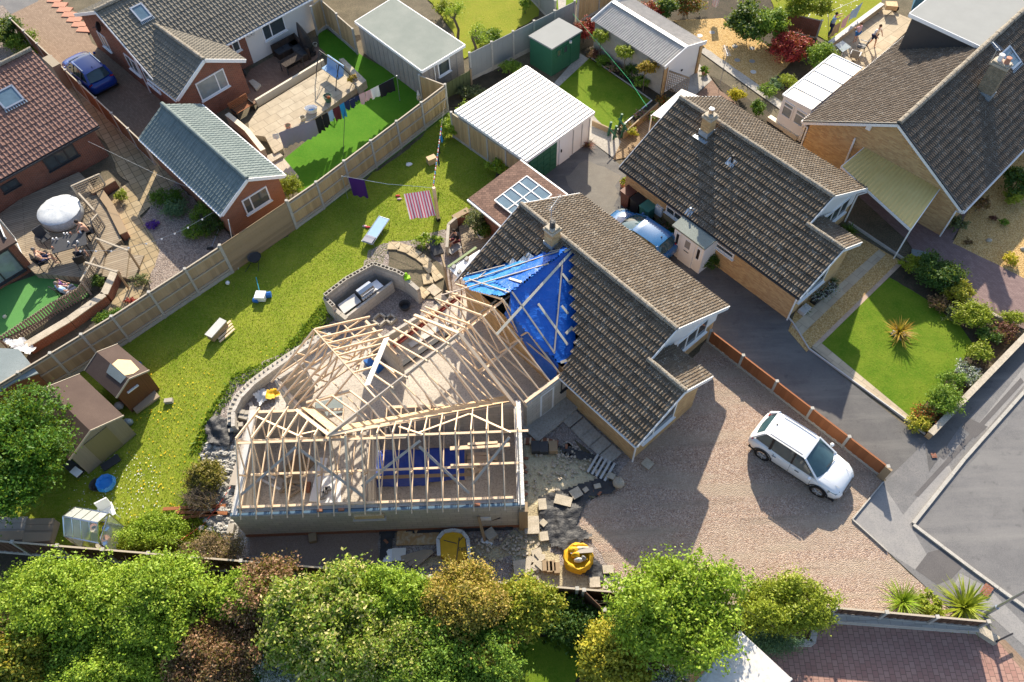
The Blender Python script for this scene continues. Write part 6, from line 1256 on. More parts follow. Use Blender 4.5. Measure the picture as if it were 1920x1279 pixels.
slab_('dark_board','dark stained plywood sheet leaning on the floor','board',556,880,(1.3,.9,.05),.9,.06,MT['sleeper']);slab_('brick_block','single orange brick standing on the floor','brick',579,915,(.15,.45,.15),0,.06,MT['bora'])
for i,(x,y,r_) in enumerate(((545,905,.2),(556,915,-.4),(540,920,.1),(552,925,.6),(560,905,-.1),(535,912,1.))):slab_('timber_scrap','scrap of timber among rubble under the left trusses','offcut',x,y,(.7,.12,.06),r_,.06+.02*i,MT['deck'])['group']='timber scraps on the floor'
for i,(x,y,l_,r_,w_) in enumerate(((455,850,3.0,1.45,.3),(465,900,2.2,1.2,.35),(500,905,1.6,-.5,.1),(490,885,1.4,-.5,.1),(486,790,2.2,-1.05,.18),(690,815,2.6,-1.5,.1))):slab_('long_board',('pale board lying along the left wall','wide grey board in the left corner','narrow white strip on the floor near the left corner','second narrow white strip behind the first one','blue grey plank leaning in the back left corner','long thin plank by the partition wall')[i],'board',x,y,(l_,w_,.06),r_,.3 if i < 2 else .08,MT['pineg'] if i !=2 and i !=3 else MT['white'])
slab_('blue_sack','blue plastic sack lying on the concrete floor','sack',703,685,(.9,.5,.28),-.7,.06,MT['bluep']);slab_('foil_insulation','pale green foil board lying behind the timber header','board',618,765,(1.2,.8,.05),.2,.07,MT['feltl'])
for i,(x,y,l_) in enumerate(((850,790,2.6),(845,784,2.0),(900,838,2.4),(905,833,1.2),(690,797,1.5),(640,812,1.0))):slab_('loose_plank',('pale plank lying near the long pine valley board','shorter plank beside the pale plank','plank across the chords near the right wall','short plank on top of the one across the chords','plank behind the partition','plank beneath the plywood valley board')[i],'plank',x,y,(l_,.16,.05),.03,.12 if i not in (2,3) else 2.42,MT['pine'])
mb=MB();c_=at(720,812,.06);[mb.box((c_[0]+i*.22,c_[1]+.02*i,.35),(.09,.1,.5)) for i in range(5)];tag(mb.build('block_stack',MT['blockc']),'row of upright concrete blocks by the partition','blocks')
#=================BLUE TARPAULIN OVER THE ROOF=================
TPt=thing('roof_tarpaulin','bright blue tarpaulin weighted with white battens over the stripped roof','tarpaulin',at(960,600))
NSE=np.array((n2[0]*p2,n2[1]*p2,1.));P0=PT(0,0,4.2)
Apex=hit(1072,462,P0,NSE);Rd=PT(L2_-.25,0,4.2)
def drape3(pts3,Nn,amp,mat,name,res=.13,sc=1.5):
    """wrinkled sheet over a sloping polygon"""
    Nn=np.array(Nn)/np.linalg.norm(Nn);P3=[np.array(p) for p in pts3];P2=[tuple(p[:2]) for p in P3];o0=P3[0]
    return drape(name,P2,0,amp,mat,res,False,sc,TPt,zf=lambda x,y:o0[2]-(Nn[0]*(x-o0[0])+Nn[1]*(y-o0[1]))/Nn[2])
se=[hit(*p,P0,NSE) for p in ((1072,462),(1079,470),(1076,540),(1083,590),(1078,640),(1068,690),(1055,685),(1020,660),(985,620),(960,590),(957,549))]
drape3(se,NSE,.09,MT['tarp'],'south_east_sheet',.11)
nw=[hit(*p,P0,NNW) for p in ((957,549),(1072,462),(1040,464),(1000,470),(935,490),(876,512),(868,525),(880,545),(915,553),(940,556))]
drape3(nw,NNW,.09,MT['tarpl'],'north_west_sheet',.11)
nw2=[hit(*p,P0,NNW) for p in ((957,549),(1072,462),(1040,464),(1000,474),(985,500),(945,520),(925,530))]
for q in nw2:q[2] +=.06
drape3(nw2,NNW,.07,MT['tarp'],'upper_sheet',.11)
mb=MB();fb=[hit(*p,P0,NSE) for p in ((957,549),(1050,690))];q=[fb[0],fb[1],fb[1]-np.array((.25,.25,1.3)),fb[0]-np.array((.3,.3,1.1))]
n_=14;vs=[]
for i in range(n_+1):
    a=q[0]+(q[1]-q[0])*i/n_;b=q[3]+(q[2]-q[3])*i/n_
    for j in range(5):p=a+(b-a)*j/4;p=p+np.array((n2[0],n2[1],0))*.09*sin(i*2.1+j*.8);vs.append(p)
mb.mesh(vs,[(i*5+j,i*5+j+1,(i+1)*5+j+1,(i+1)*5+j) for i in range(n_) for j in range(4)]);part('hanging_flap',mb,MT['tarp'],TPt,smooth=True)
def batten(pa,pb,Nn,w_=.06,lift=.14,la=0,lb=0):
    a=hit(*pa,P0,Nn);b=hit(*pb,P0,Nn);a[2] +=lift+la;b[2] +=lift+lb;mb=MB();mb.beam(a,b,w_,.04,up=tuple(Nn));part('batten',mb,MT['pineg'] if w_ < .1 else MT['cream'],TPt)
for pa,pb,w_ in (((1075,472),(931,631),.11),((1054,500),(1039,665),.06),((1009,573),(1064,650),.1),((1054,517),(1070,537),.1),((1053,577),(1065,592),.1),((1061,629),(1073,617),.12),((1051,683),(1068,677),.12),((960,551),(1040,666),.07),((1057,476),(1073,466),.13)):batten(pa,pb,NSE,w_)
for pa,pb,w_ in (((1047,475),(872,533),.06),((1029,498),(828,557),.06),((947,501),(875,519),.05),((1049,472),(1030,476),.06),((955,526),(978,533),.11),((895,527),(911,513),.05),((880,527),(955,552),.05)):batten(pa,pb,NNW,w_)
for pts in (((955,497),(970,491),(963,485)),):pass
SW=hit(1050,600,OA,NA)
for pts,lb in ((((953,497),(966,497),(971,492),(962,484)),'a'),(((970,493),(985,494),(1003,482),(992,474),(983,480)),'b')):
    P_=[hit(*p,OA,NA)+NA*.06 for p in pts];mb=MB();mb.face(P_);part('white_underlay',mb,MT['white_sheet'],TPt)
# rear roof felt / white flat canopy by house A far corner
t=thing('flat_white_canopy','small flat white sheet with stones at the back corner of the blue tarpaulin','canopy',at(865,520));P4=[a2(*p,2.0) for p in ((842,503),(900,468),(880,512),(862,523))]
mb=MB();mb.prism(P4,1.94,2.0);part('sheet',mb,MT['white'],t)
for px,py in ((875,487),(851,502),(861,511)):mb=MB();p=at(px,py,2.0);mb.box((p[0],p[1],2.06),(.22,.14,.12),1);part('stone_weight',mb,MT['grey'],t)
mb=MB();mb.beam(at(840,501,2.05),at(893,464,2.05),.12,.06);part('green_trim',mb,plain('moss_green',(.2,.26,.13),.7),t)
mb=MB();
for p in P4:mb.tube((p[0],p[1],0),(p[0],p[1],1.95),.03,.03,5)
part('post',mb,MT['deck'],t)
t=slab_('timber_door','weathered timber door standing open beside the stepping slabs','door',838,535,(.8,.08,1.9),-1.35,0,MT['sleeper'])
#=================BARBECUE ENCLOSURE=================
def hollow(mb,p,q,z,h=.2,w_=.2):
    p=np.array(p);q=np.array(q);d=q-p;L=np.hypot(*d);d /=L;n_=np.array((-d[1],d[0]));
    def bx(u0,u1,v0,v1):c=p+d*(u0+u1)/2+n_*(v0+v1)/2;mb.box((c[0],c[1],z+h/2),(u1-u0,v1-v0,h),atan2(d[1],d[0]))
    g=.035;bx(.005,L-.005,w_/2-g,w_/2);bx(.005,L-.005,-w_/2,-w_/2+g)
    for u in (.005,L/2-g/2,L-g-.005):bx(u,u+g,-w_/2+g,w_/2-g)
def blockwall(parent,pts,z1,hollowtop=True,w_=.2,z0=0):
    for i in range(len(pts)-1):
        A,B=np.array(pts[i]),np.array(pts[i+1]);L=np.hypot(*(B-A));k=max(1,round(L/.44));mb=MB();mb.beam((*A,(z0+z1-.2)/2),(*B,(z0+z1-.2)/2),w_,z1-.2-z0);part('wall',mb,MT['block'],parent)
        for j in range(k):mb=MB();(hollow(mb,A+(B-A)*j/k,A+(B-A)*(j+1)/k,z1-.2) if hollowtop else mb.beam((*(A+(B-A)*(j+.02)/k),z1-.1),(*(A+(B-A)*(j+.98)/k),z1-.1),w_,.2));part('concrete_block',mb,MT['blockc'],parent)
be=thing('block_enclosure','three sided wall of hollow grey concrete blocks around the barbecue','block wall',at(640,600))
bz=1.35;top=[a2(*p,bz) for p in ((608,553),(648,522),(700,493),(744,508),(757,515))]
blockwall(be,top,bz);blockwall(be,[a2(757,518,1.15),a2(785,545,1.0)],1.1,False);blockwall(be,[a2(608,556,1.2),a2(627,578,1.)],1.2);blockwall(be,[a2(627,578,.9),a2(652,603,.6)],.85,False)
cn=thing('block_counter','low block counter with grey stone tops in front of the barbecue','counter',at(680,590));cw_=[a2(649,592,.8),a2(735,527,.8)]
mb=MB();mb.beam((*cw_[0],.38),(*cw_[1],.38),.12,.76);part('front_wall',mb,MT['block'],cn)
def quadtop(name,px4,z,mat,parent,th=.05):mb=MB();mb.prism([a2(*p,z) for p in px4],z-th,z);return part(name,mb,mat,parent)
quadtop('stone_top',((633,572),(664,550),(677,565),(645,588)),.82,MT['lgrey'],cn);quadtop('stone_top',((693,533),(706,524),(719,536),(702,547)),.82,MT['galv'],cn)
bb=thing('gas_barbecue','stainless steel gas barbecue built into the block counter','barbecue',at(682,560));a_,b_=np.array(a2(664,545,.8)),np.array(a2(689,527,.8));u=(b_-a_)/np.hypot(*(b_-a_));n_=np.array((u[1],-u[0]));c_=(np.array(a2(665,547,.9))+np.array(a2(700,545,.9)))/2+np.array((.05,.05))
ang=atan2(u[1],u[0]);mb=MB();mb.box((c_[0],c_[1],.62),(.85,.55,.5),ang);part('body',mb,MT['dark'],bb)
mb=MB();prof=[(-.24,.0),(-.25,.12),(-.17,.24),(0,.28),(.17,.2),(.25,.05),(.25,0)];vs=[]
for s_ in (-.4,.4):vs +=[(c_[0]+u[0]*s_+n_[0]*y,c_[1]+u[1]*s_+n_[1]*y,.87+z) for y,z in prof]
m_=len(prof);mb.mesh(vs,[(i,i+1,m_+i+1,m_+i) for i in range(m_-1)]+[tuple(range(m_)),tuple(range(2*m_-1,m_-1,-1))]);part('lid',mb,MT['chrome'],bb)
mb=MB();mb.box((c_[0]+n_[0]*.31,c_[1]+n_[1]*.31,.84),(.85,.1,.12),ang);part('control_panel',mb,MT['lgrey'],bb);mb=MB();mb.beam((c_[0]+n_[0]*.27-u[0]*.33,c_[1]+n_[1]*.27-u[1]*.33,1.0),(c_[0]+n_[0]*.27+u[0]*.33,c_[1]+n_[1]*.27+u[1]*.33,1.0),.03,.03);part('handle',mb,MT['chrome'],bb)
for k in range(5):mb=MB();q=c_+n_*.37+u*(-.3+k*.15);mb.ball((q[0],q[1],.84),.03,6,4);part('knob',mb,MT['black'],bb)
p=at(667,590);t=thing('gas_bottle','round green gas bottle by the block counter','gas bottle',p);mb=MB();mb.lathe((p[0],p[1],0),[(.17,0),(.2,.06),(.2,.38),(.13,.48),(.05,.5)],14);part('bottle',mb,plain('bright_green_paint',(.03,.4,.05),.35),t);mb=MB();mb.lathe((p[0],p[1],.5),[(.12,0),(.12,.1)],10);part('collar',mb,MT['bgreen'],t)
p=at(760,578);mb=MB();mb.lathe((p[0],p[1],0),[(.2,0),(.27,.3),(.29,.31),(.25,.29),(.18,.05)],18);tag(mb.build('round_tub',MT['dark'],smooth=False),'round black tub on the courtyard gravel','tub')
for i,(A,B,C) in enumerate((((706,598),(722,611),(716,592)),((732,608),(745,600),(720,600)))):
    mb=MB();c_=at(*((713,602),(733,601))[i]);s_=(.62,.45)[i]
    for k in range(4):a=-.72+k*pi/2;mb.box((c_[0]+cos(a)*s_*.42,c_[1]+sin(a)*s_*.42,.1),(.09,s_*.93,.2),a)
    tag(mb.build('hollow_block_ring',MT['blockc']),('larger square frame of pale blocks on the courtyard gravel','smaller square block frame touching the larger one')[i],'block frame')
p=at(762,519,1.1);mb=MB();mb.lathe((p[0],p[1],1.1),[(.06,0),(.1,.1),(.06,.25),(.03,.28)],10);mb.box((p[0]+.05,p[1]-.12,1.16),(.3,.2,.12),.3);tag(mb.build('watering_can',plain('lime_green_plastic',(.3,.62,.02),.4)),'lime green plastic can on top of the block enclosure','can')
# curved block retaining wall
cv=thing('curved_block_wall','curved grey block retaining wall between lawn and building site','retaining wall',at(470,700))
C_=[(612,622),(575,642),(535,668),(500,692),(468,716),(443,742),(430,768),(430,795)];W_=[np.array(a2(*p,.35)) for p in C_];mb=MB()
for i in range(len(W_)-1):mb.beam((*W_[i],.12),(*W_[i+1],.12),.2,.45);
part('wall_face',mb,MT['block'],cv)
for i in range(len(W_)-1):
    A,B=W_[i],W_[i+1];L=np.hypot(*(B-A));k=max(1,round(L/.24));th=atan2(*(B-A)[::-1]);n_=np.array((-sin(th),cos(th)))
    for j in range(k):
        c_=A+(B-A)*(j+.5)/k+n_*(.13);mb=MB();mb.box((c_[0],c_[1],.3),(.11,.34,.24),th+random.uniform(-.1,.1));part('cross_block',mb,MT['blockc'],cv)
W2_=[p+np.array((.28,-.25)) for p in W_]
mb=MB()
for i in range(len(W2_)-1):mb.beam((*W2_[i],.3),(*W2_[i+1],.3),.16,.6)
part('inner_leaf',mb,MT['block'],cv)
#=================SLABS,RUBBLE AND MATERIALS ON THE SITE=================
sheet('stepping_bank',[(735,455),(800,462),(830,500),(840,560),(800,560),(785,545),(757,510),(728,500),(728,470)],GR['ground'],wob=.08)
SS=[(739,462,.1),(759,467,-.2),(777,476,-.45),(795,488,-.6),(806,503,-.8),(802,524,-1.2),(818,518,-.8),(793,550,-.5),(814,545,-.6),(828,562,-.7)]
for i,(x,y,r_) in enumerate(SS):tag(slab_('stepping_slab','','',x,y,(.62,.5,.07),r_-.2,.02+.01*(i % 2),GR['slab'] if i < 8 else MT['stone']),'sandstone slab of the curved stepped path beside the block enclosure','slab','slabs of the curved stepped path')
for i,(x,y) in enumerate(((1071,784),(1091,803),(1108,820),(1126,836),(1144,852))):tag(slab_('path_slab','','',x,y,(.6,.8,.05),AZ,.012,MT['stone'] if False else GR['conc']),'grey square slab of the side path along the buff wall','slab','slabs of the side path')
slab_('concrete_ramp','long pale concrete step below the new white door','step',1035,782,(2.7,1.0,.14),.72,0,GR['conc'])
slab_('loose_slab','single square buff slab on the gravel in front of the bungalow corner','slab',1214,870,(.42,.4,.06),AZ-.7+.78,.01,MT['stone'])
for i,(x,y,w_,h,r_,lb) in enumerate(((1056,939,.72,.42,-.3,'largest rectangular buff slab on the black membrane'),(1080,925,.45,.42,.5,'square buff slab between the two black membrane folds'),(1017,946,.33,.48,.05,'upright buff slab at the left edge of the black membrane'),(1098,919,.22,.2,.6,'small broken slab near the fallen bricks'),(1019,981,.26,.26,.8,'small square slab on the left part of the membrane'),(1020,1006,.34,.38,.1,'chipped slab between sandy earth and membrane'),(997,985,.6,.75,0,'big weathered paving slab beside the extension corner'),(1140,1068,.42,.32,0,'buff slab at the right of the full yellow bag'),(1168,1100,.42,.42,.3,'buff slab under the edge of the airy spring tree'),(1115,1092,.42,.4,0,'slab leaning on the boundary fence'),(1136,1095,.2,.42,-.25,'narrow broken slab near the fence'),(1147,1096,.28,.2,-.4,'small broken slab next to the narrow one'),(975,1065,.5,.6,.1,'large broken slab in the pile beside the fence'),(1120,912,.28,.2,.2,'triangular slab piece near the bricks'),(1146,893,.3,.26,-.5,'pale slab against the pallet'))):
    slab_('loose_slab',lb,'slab',x,y,(w_,h,.06),r_,.16,MT['stone'])
for i in range(9):x,y=((998,1050),(1006,1058),(1012,1044),(1000,1066),(990,1058),(1014,1062),(1006,1036),(1016,1050),(988,1075))[i];slab_('rubble_slab','broken buff slab in the heap beside the fence','rubble',x,y,(.42,.24,.1),i*1.1,.03+.05*(i % 3),MT['stone'])['group']='broken slabs in the heap'
for i,(x,y) in enumerate(((1022,1064),(1030,1066),(1036,1064),(1044,1068))):slab_('roof_tile_stack','stack of old brown tiles beside the heap of broken slabs','tile stack',x,y,(.22,.42,.25),.0*i,0,MT['sleeper'])['group']='tile stacks by the fence'
for i,(x,y) in enumerate(((1004,842),(1020,843),(1037,842))):slab_('dark_block_stack','stack of dark old roof tiles below the row of orange bricks','tile stack',x,y,(.36,.5,.3),0,0,MT['dark'] if i < 2 else MT['sleeper'])['group']='dark tile stacks on the sand'
A,B=np.array(a2(982,827,.1)),np.array(a2(1047,833,.1))
for i in range(18):p=A+(B-A)*(i+.5)/18;mb=MB();mb.box((p[0],p[1]-.06*sin(i/18*3.1)*-1.5,.07),(.075,.3,.11),atan2(*(B-A)[::-1]));tag(mb.build('laid_brick',MT['bora'] if i % 3 else MT['pine']),'orange brick in the row laid side by side on the site','brick','row of laid bricks')
for i,(x,y) in enumerate(((985,905),(985,928),(985,950),(984,962),(984,875),(985,885),(986,860),(1112,921),(1124,926),(1062,838),(733,978),(724,1016))):tag(slab_('loose_brick','','',x,y,(.21,.1,.07),i*.5,.03,MT['bora']),'loose orange brick lying around the extension wall','brick','loose bricks on the ground')
mb=MB()
for i in range(34):p=at(1055+random.uniform(0,25),835+random.uniform(0,26));mb.box((p[0],p[1],.06),(random.uniform(.15,.5),random.uniform(.03,.12),.05),random.uniform(0,3))
o=mb.build('wood_and_rubble_debris',MT['pineg']);o['kind']='stuff';o['label']='splintered wood and rubble beside the sand';o['category']='debris'
# pallet
p=at(1127,879);t=thing('pallet','white painted slatted pallet by the end of the side path','pallet',p);th=1.0
for k in range(5):mb=MB();o_=(k-2)*.2;mb.box((p[0]+cos(th-pi/2)*o_,p[1]+sin(th-pi/2)*o_,.13),(.95,.1,.02),th);part('slat',mb,MT['lgrey'],t)
for k in (-.4,0,.4):mb=MB();mb.box((p[0]+cos(th)*k,p[1]+sin(th)*k,.06),(.09,.95,.1),th);part('bearer',mb,MT['dark'],t)
p=at(1159,909);mb=MB();mb.ball((p[0],p[1],.2),(.25,.25,.22),12,8,.06);tag(mb.build('boulder',MT['stone'],smooth=True),'round pale boulder at the edge of the gravel drive','boulder')
drape('black_membrane',[(1010,932),(1060,918),(1120,898),(1158,905),(1150,925),(1105,932),(1092,955),(1080,985),(1112,1005),(1085,1018),(1100,1035),(1130,1060),(1182,1100),(1120,1090),(1060,1060),(1055,1030),(1035,1025),(1012,990)],.02,.1,MT['mem'],.07,label='crumpled black ground membrane between sand and gravel drive',cat='membrane',sc=3.2)
drape('black_membrane',[(1040,835),(1075,842),(1105,852),(1122,855),(1120,862),(1085,862),(1060,848)],.02,.09,MT['mem'],.07,label='strip of black membrane below the side path slabs',cat='membrane',sc=3)
drape('black_sheeting',[(385,800),(405,780),(430,790),(440,820),(430,840),(395,835)],.02,.22,MT['mem'],.08,label='crumpled black plastic sheeting at the foot of the curved wall',cat='sheeting',sc=3)
drape('black_membrane',[(705,985),(960,985),(960,995),(740,1000),(735,1025),(720,1050),(712,1050),(716,1010)],.02,.06,MT['mem'],.08,label='ragged black membrane along the foot of the south wall',cat='membrane',sc=3)
drape('white_plastic_sheet',[(478,745),(492,728),(508,735),(505,750),(488,762)],.02,.2,MT['white_sheet'],.07,label='crumpled white plastic sheet at the end of the curved wall',cat='sheeting',sc=3)
drape('mustard_sack',[(503,735),(518,730),(528,742),(515,750),(500,752)],.05,.25,MT['yellow'],.06,label='mustard yellow sack beside the white plastic sheet',cat='sack',sc=3)
for i,(x,y) in enumerate(((458,785),(452,775),(440,797),(470,777),(448,800),(480,780),(440,808))):tag(slab_('grey_block','','',x,y,(.44,.2,.2),-.3+.1*i,.02+.1*(i % 2),MT['blockc']),'loose concrete block beside the end of the curved wall','block','loose blocks by the curved wall')
tag(slab_('grey_block','','',435,994,(.25,.42,.2),0,.02,MT['blockc']),'lone pale block standing left of the south west corner','block')
mb=MB();rub=[(960,1040),(1000,960),(1050,1045),(1060,1090),(1000,1090),(960,1080),(985,870),(1090,870),(1140,905),(1060,935),(1010,925),(880,1010),(960,1010),(960,1050),(880,1060)]
for i in range(420):
    a_,b_=random.choice((((965,1060),(1010,1100))[:2],((985,850),(1060,930)),((880,1005),(965,1060)),((1045,840),(1120,900)),((960,1000),(1010,1060))));p=at(random.uniform(a_[0],b_[0]),random.uniform(a_[1],b_[1]));s_=random.uniform(.03,.14);mb.hexa((p[0],p[1],ZL[0]+s_*.2),(s_*cos(i),s_*sin(i),0),(-s_*.7*sin(i),s_*.7*cos(i),s_*.2),(0,0,s_*.5))
o=mb.build('broken_rubble',speck('pale_rubble_bits',(.4,.35,.27),(.55,.49,.4),(.25,.2,.16),4,14));o['kind']='stuff';o['label']='small broken stones strewn over the sandy ground beside the extension';o['category']='rubble'
# bags and boards by the south wall
def bulkbag(name,label,px,py,r,h,parts=True,full=True,z=0):
    p=at(px,py);t=thing(name,label,'bulk bag',p);mb=MB();mb.lathe((p[0],p[1],0),[(r*.8,0),(r*.98,h*.15),(r*1.05,h*.35),(r*1.0,h*.55),(r*1.05,h*.75),(r*.95,h),(r*.82,h*.95),(r*.78,h*.7)],22);mb.v=[(x+.05*sin(z*23+y*9),y+.05*sin(z*19+x*11),z+(.07*sin(x*14)*cos(y*11) if z > .4 else 0)) for x,y,z in mb.v];part('bag',mb,MT['yellow'],t,smooth=True);return t,p
t,p=bulkbag('bulk_bag','full yellow bulk bag of rubbish on the black membrane',1083,1052,.55,.6)
for (dx,dy,sz,m) in ((-.15,.25,(.5,.3,.16),'yellow'),(.15,.3,(.7,.15,.12),'cream'),(-.1,.05,(.35,.25,.18),'yellow'),(0,-.15,(.4,.2,.14),'white_sheet'),(.2,-.1,(.2,.2,.2),'grey')):mb=MB();mb.ball((p[0]+dx,p[1]+dy,.58),(sz[0]/2,sz[1]/2,sz[2]),10,6,.15);part('rubbish',mb,MT[m],t,smooth=True)
for k in range(4):mb=MB();mb.beam((p[0]-.3+k*.12,p[1]+.1+k*.04,.66),(p[0]+.6,p[1]+.12+.05*k,.68),.05,.03);part('lath',mb,MT['pineg'],t)
t=thing('open_bulk_bag','flattened yellow bulk bag with white rim on the ground by the south wall','bulk bag',at(850,1020));arch=[(826,1042),(825,1012),(834,1000),(850,997),(864,999),(872,1010),(875,1045),(850,1058)]
mb=MB();P_=[a2(*p,.3) for p in arch];mb.prism(P_,.0,.3);part('bag',mb,MT['yellow'],t)
mb=MB();Q_=[a2(*p,.34) for p in ((823,1042),(821,1010),(832,997),(850,994),(867,997),(877,1010),(882,1060))]
for i in range(len(Q_)-1):mb.beam((*Q_[i],.3),(*Q_[i+1],.3),.14,.14)
part('white_rim',mb,MT['white_sheet'],t)
for (a_,b_) in (((832,1013),(856,1019)),((861,1008),(856,1050)),((868,1007),(860,1015))):mb=MB();mb.beam(at(*a_,.315),at(*b_,.315),.03,.012);part('crease',mb,MT['dark'],t)
def text(parent,s_,loc,size,rz,mat,name='lettering',up=None):
    c=bpy.data.curves.new('t','FONT');c.body=s_;c.size=size;c.extrude=.004;c.align_x='CENTER';c.align_y='CENTER';o=bpy.data.objects.new('t',c);COL.objects.link(o);bpy.context.view_layer.update()
    me=bpy.data.meshes.new_from_object(o.evaluated_get(bpy.context.evaluated_depsgraph_get()));bpy.data.objects.remove(o);me.materials.clear();me.materials.append(mat);n=bpy.data.objects.new(name,me);COL.objects.link(n);n.parent=parent;off=OFF[parent.name];n.location=tuple(np.array(loc)-np.array(off))
    n.rotation_euler=(0,0,rz) if up is None else up;OFF[n.name]=tuple(loc);return n
text(t,'ERS',at(866,1029,.312),.2,pi,MT['dark'])
slab_('plywood_sheet','large stained plywood sheet lying by the south wall','board',783,1008,(1.7,.62,.03),.0,.03,speck('stained_ply',(.36,.2,.09),(.46,.3,.14),(.5,.42,.3),2,6))
slab_('white_board','white board with a lump on it left of the stained plywood','board',727,1042,(.36,.52,.03),0,.03,MT['white']);slab_('white_board','peeling white board under the grey weathered boards','board',748,1040,(.55,.52,.04),.0,.05,MT['whitew'])
for i in range(4):slab_('weathered_board','grey weathered board in the fan beside the peeling white board','board',775+i*6,1040+i*3,(1.0,.16,.03),.25+i*.15,.1+.035*i,MT['deck'])['group']='grey weathered boards'
slab_('insulation_offcut','white panel stuck on the outside of the south wall','panel',911,975,(.42,.05,.3),0,.9,MT['white'])
t=thing('concrete_lintel_piece','concrete lump with a white panel lying near the corner of the extension','rubble',at(917,1012));p=at(920,1005);mb=MB();mb.box((p[0],p[1],.15),(.42,.42,.3),.6);part('block',mb,MT['blockc'],t);mb=MB();q=at(912,1018);mb.box((q[0],q[1],.05),(.5,.18,.06),-.5);part('white_face',mb,MT['white'],t)
mb=MB();mb.path([at(903,990,.0),at(908,982,.3),at(918,977,.7),at(938,971,1.1)],.03);tag(mb.build('black_pipe',MT['black']),'curved black service pipe coming out of the south wall','pipe')
mb=MB();a_=at(892,965,1.5);b_=at(882,1000,.0);mb.beam((a_[0]+.1,11.66,1.4),(a_[0]+.3,11.1,0),.12,.04);tag(mb.build('leaning_plank',MT['sleeper']),'greenish plank leaning on the outside of the south wall','plank')
t=thing('timber_hatch_frame','pine framed opening in the top of the south wall','frame',(-4.9,11.68,1.5));mb=MB();c_=at(693,964,1.8);mb.box((c_[0],11.66,1.85),(1.15,.12,.3));part('infill',mb,MT['osb'],t);mb=MB();mb.box((c_[0],11.62,1.68),(1.3,.22,.06));part('sill',mb,MT['pineg'],t)
mb=MB();mb.box((at(591,985)[0],11.5,.12),(.3,.35,.24),.2);tag(mb.build('timber_wedge',MT['sleeper']),'short timber block poking out at the foot of the south wall','timber')
for i,(x,y) in enumerate(((640,953),(895,951),(600,953))):p=(a2(x,y,2.3)[0],YS-.06,2.24);mb=MB();mb.box((p[0],p[1],p[2]+.04),(.22,.1,.08));tag(mb.build('perforated_brick',MT['bora']),('perforated brick resting on the wall head near the left','perforated brick resting on the wall head near the right end','second perforated brick on the left wall head')[i],'brick')
for x,y,w_,r_,lb in ((365,952,2.6,.02,'long weathered plank across the dry twig pile'),(378,962,2.2,-.06,'reddish plank behind the dry twig pile'),(372,968,1.6,.1,'shorter plank under the reddish one')):slab_('plank',lb,'plank',x,y,(w_,.14,.06),r_,.08,MT['sleeper'] if 'red' not in lb else MT['fencer'])
mb=MB();mb.path([at(340,1012,.1),at(380,985,.1),at(405,955,.15),at(425,925,.1),at(437,905,.1)],.02,5);tag(mb.build('red_cable',plain('red_cable_plastic',(.5,.08,.06),.5)),'thin red cable running from the undergrowth to the extension','cable')
mb=MB()
for i in range(260):p=at(random.uniform(378,440),random.uniform(835,1000));s_=random.uniform(.06,.28);mb.ball((p[0],p[1],s_*.2),(s_*.6,s_*.5,s_*.4),6,4,.25)
o=mb.build('rubble_heap',speck('grey_rubble_lumps',(.34,.33,.31),(.5,.49,.46),(.25,.24,.22),3,14));o['kind']='stuff';o['label']='heap of pale grey clay rubble left of the extension';o['category']='rubble'
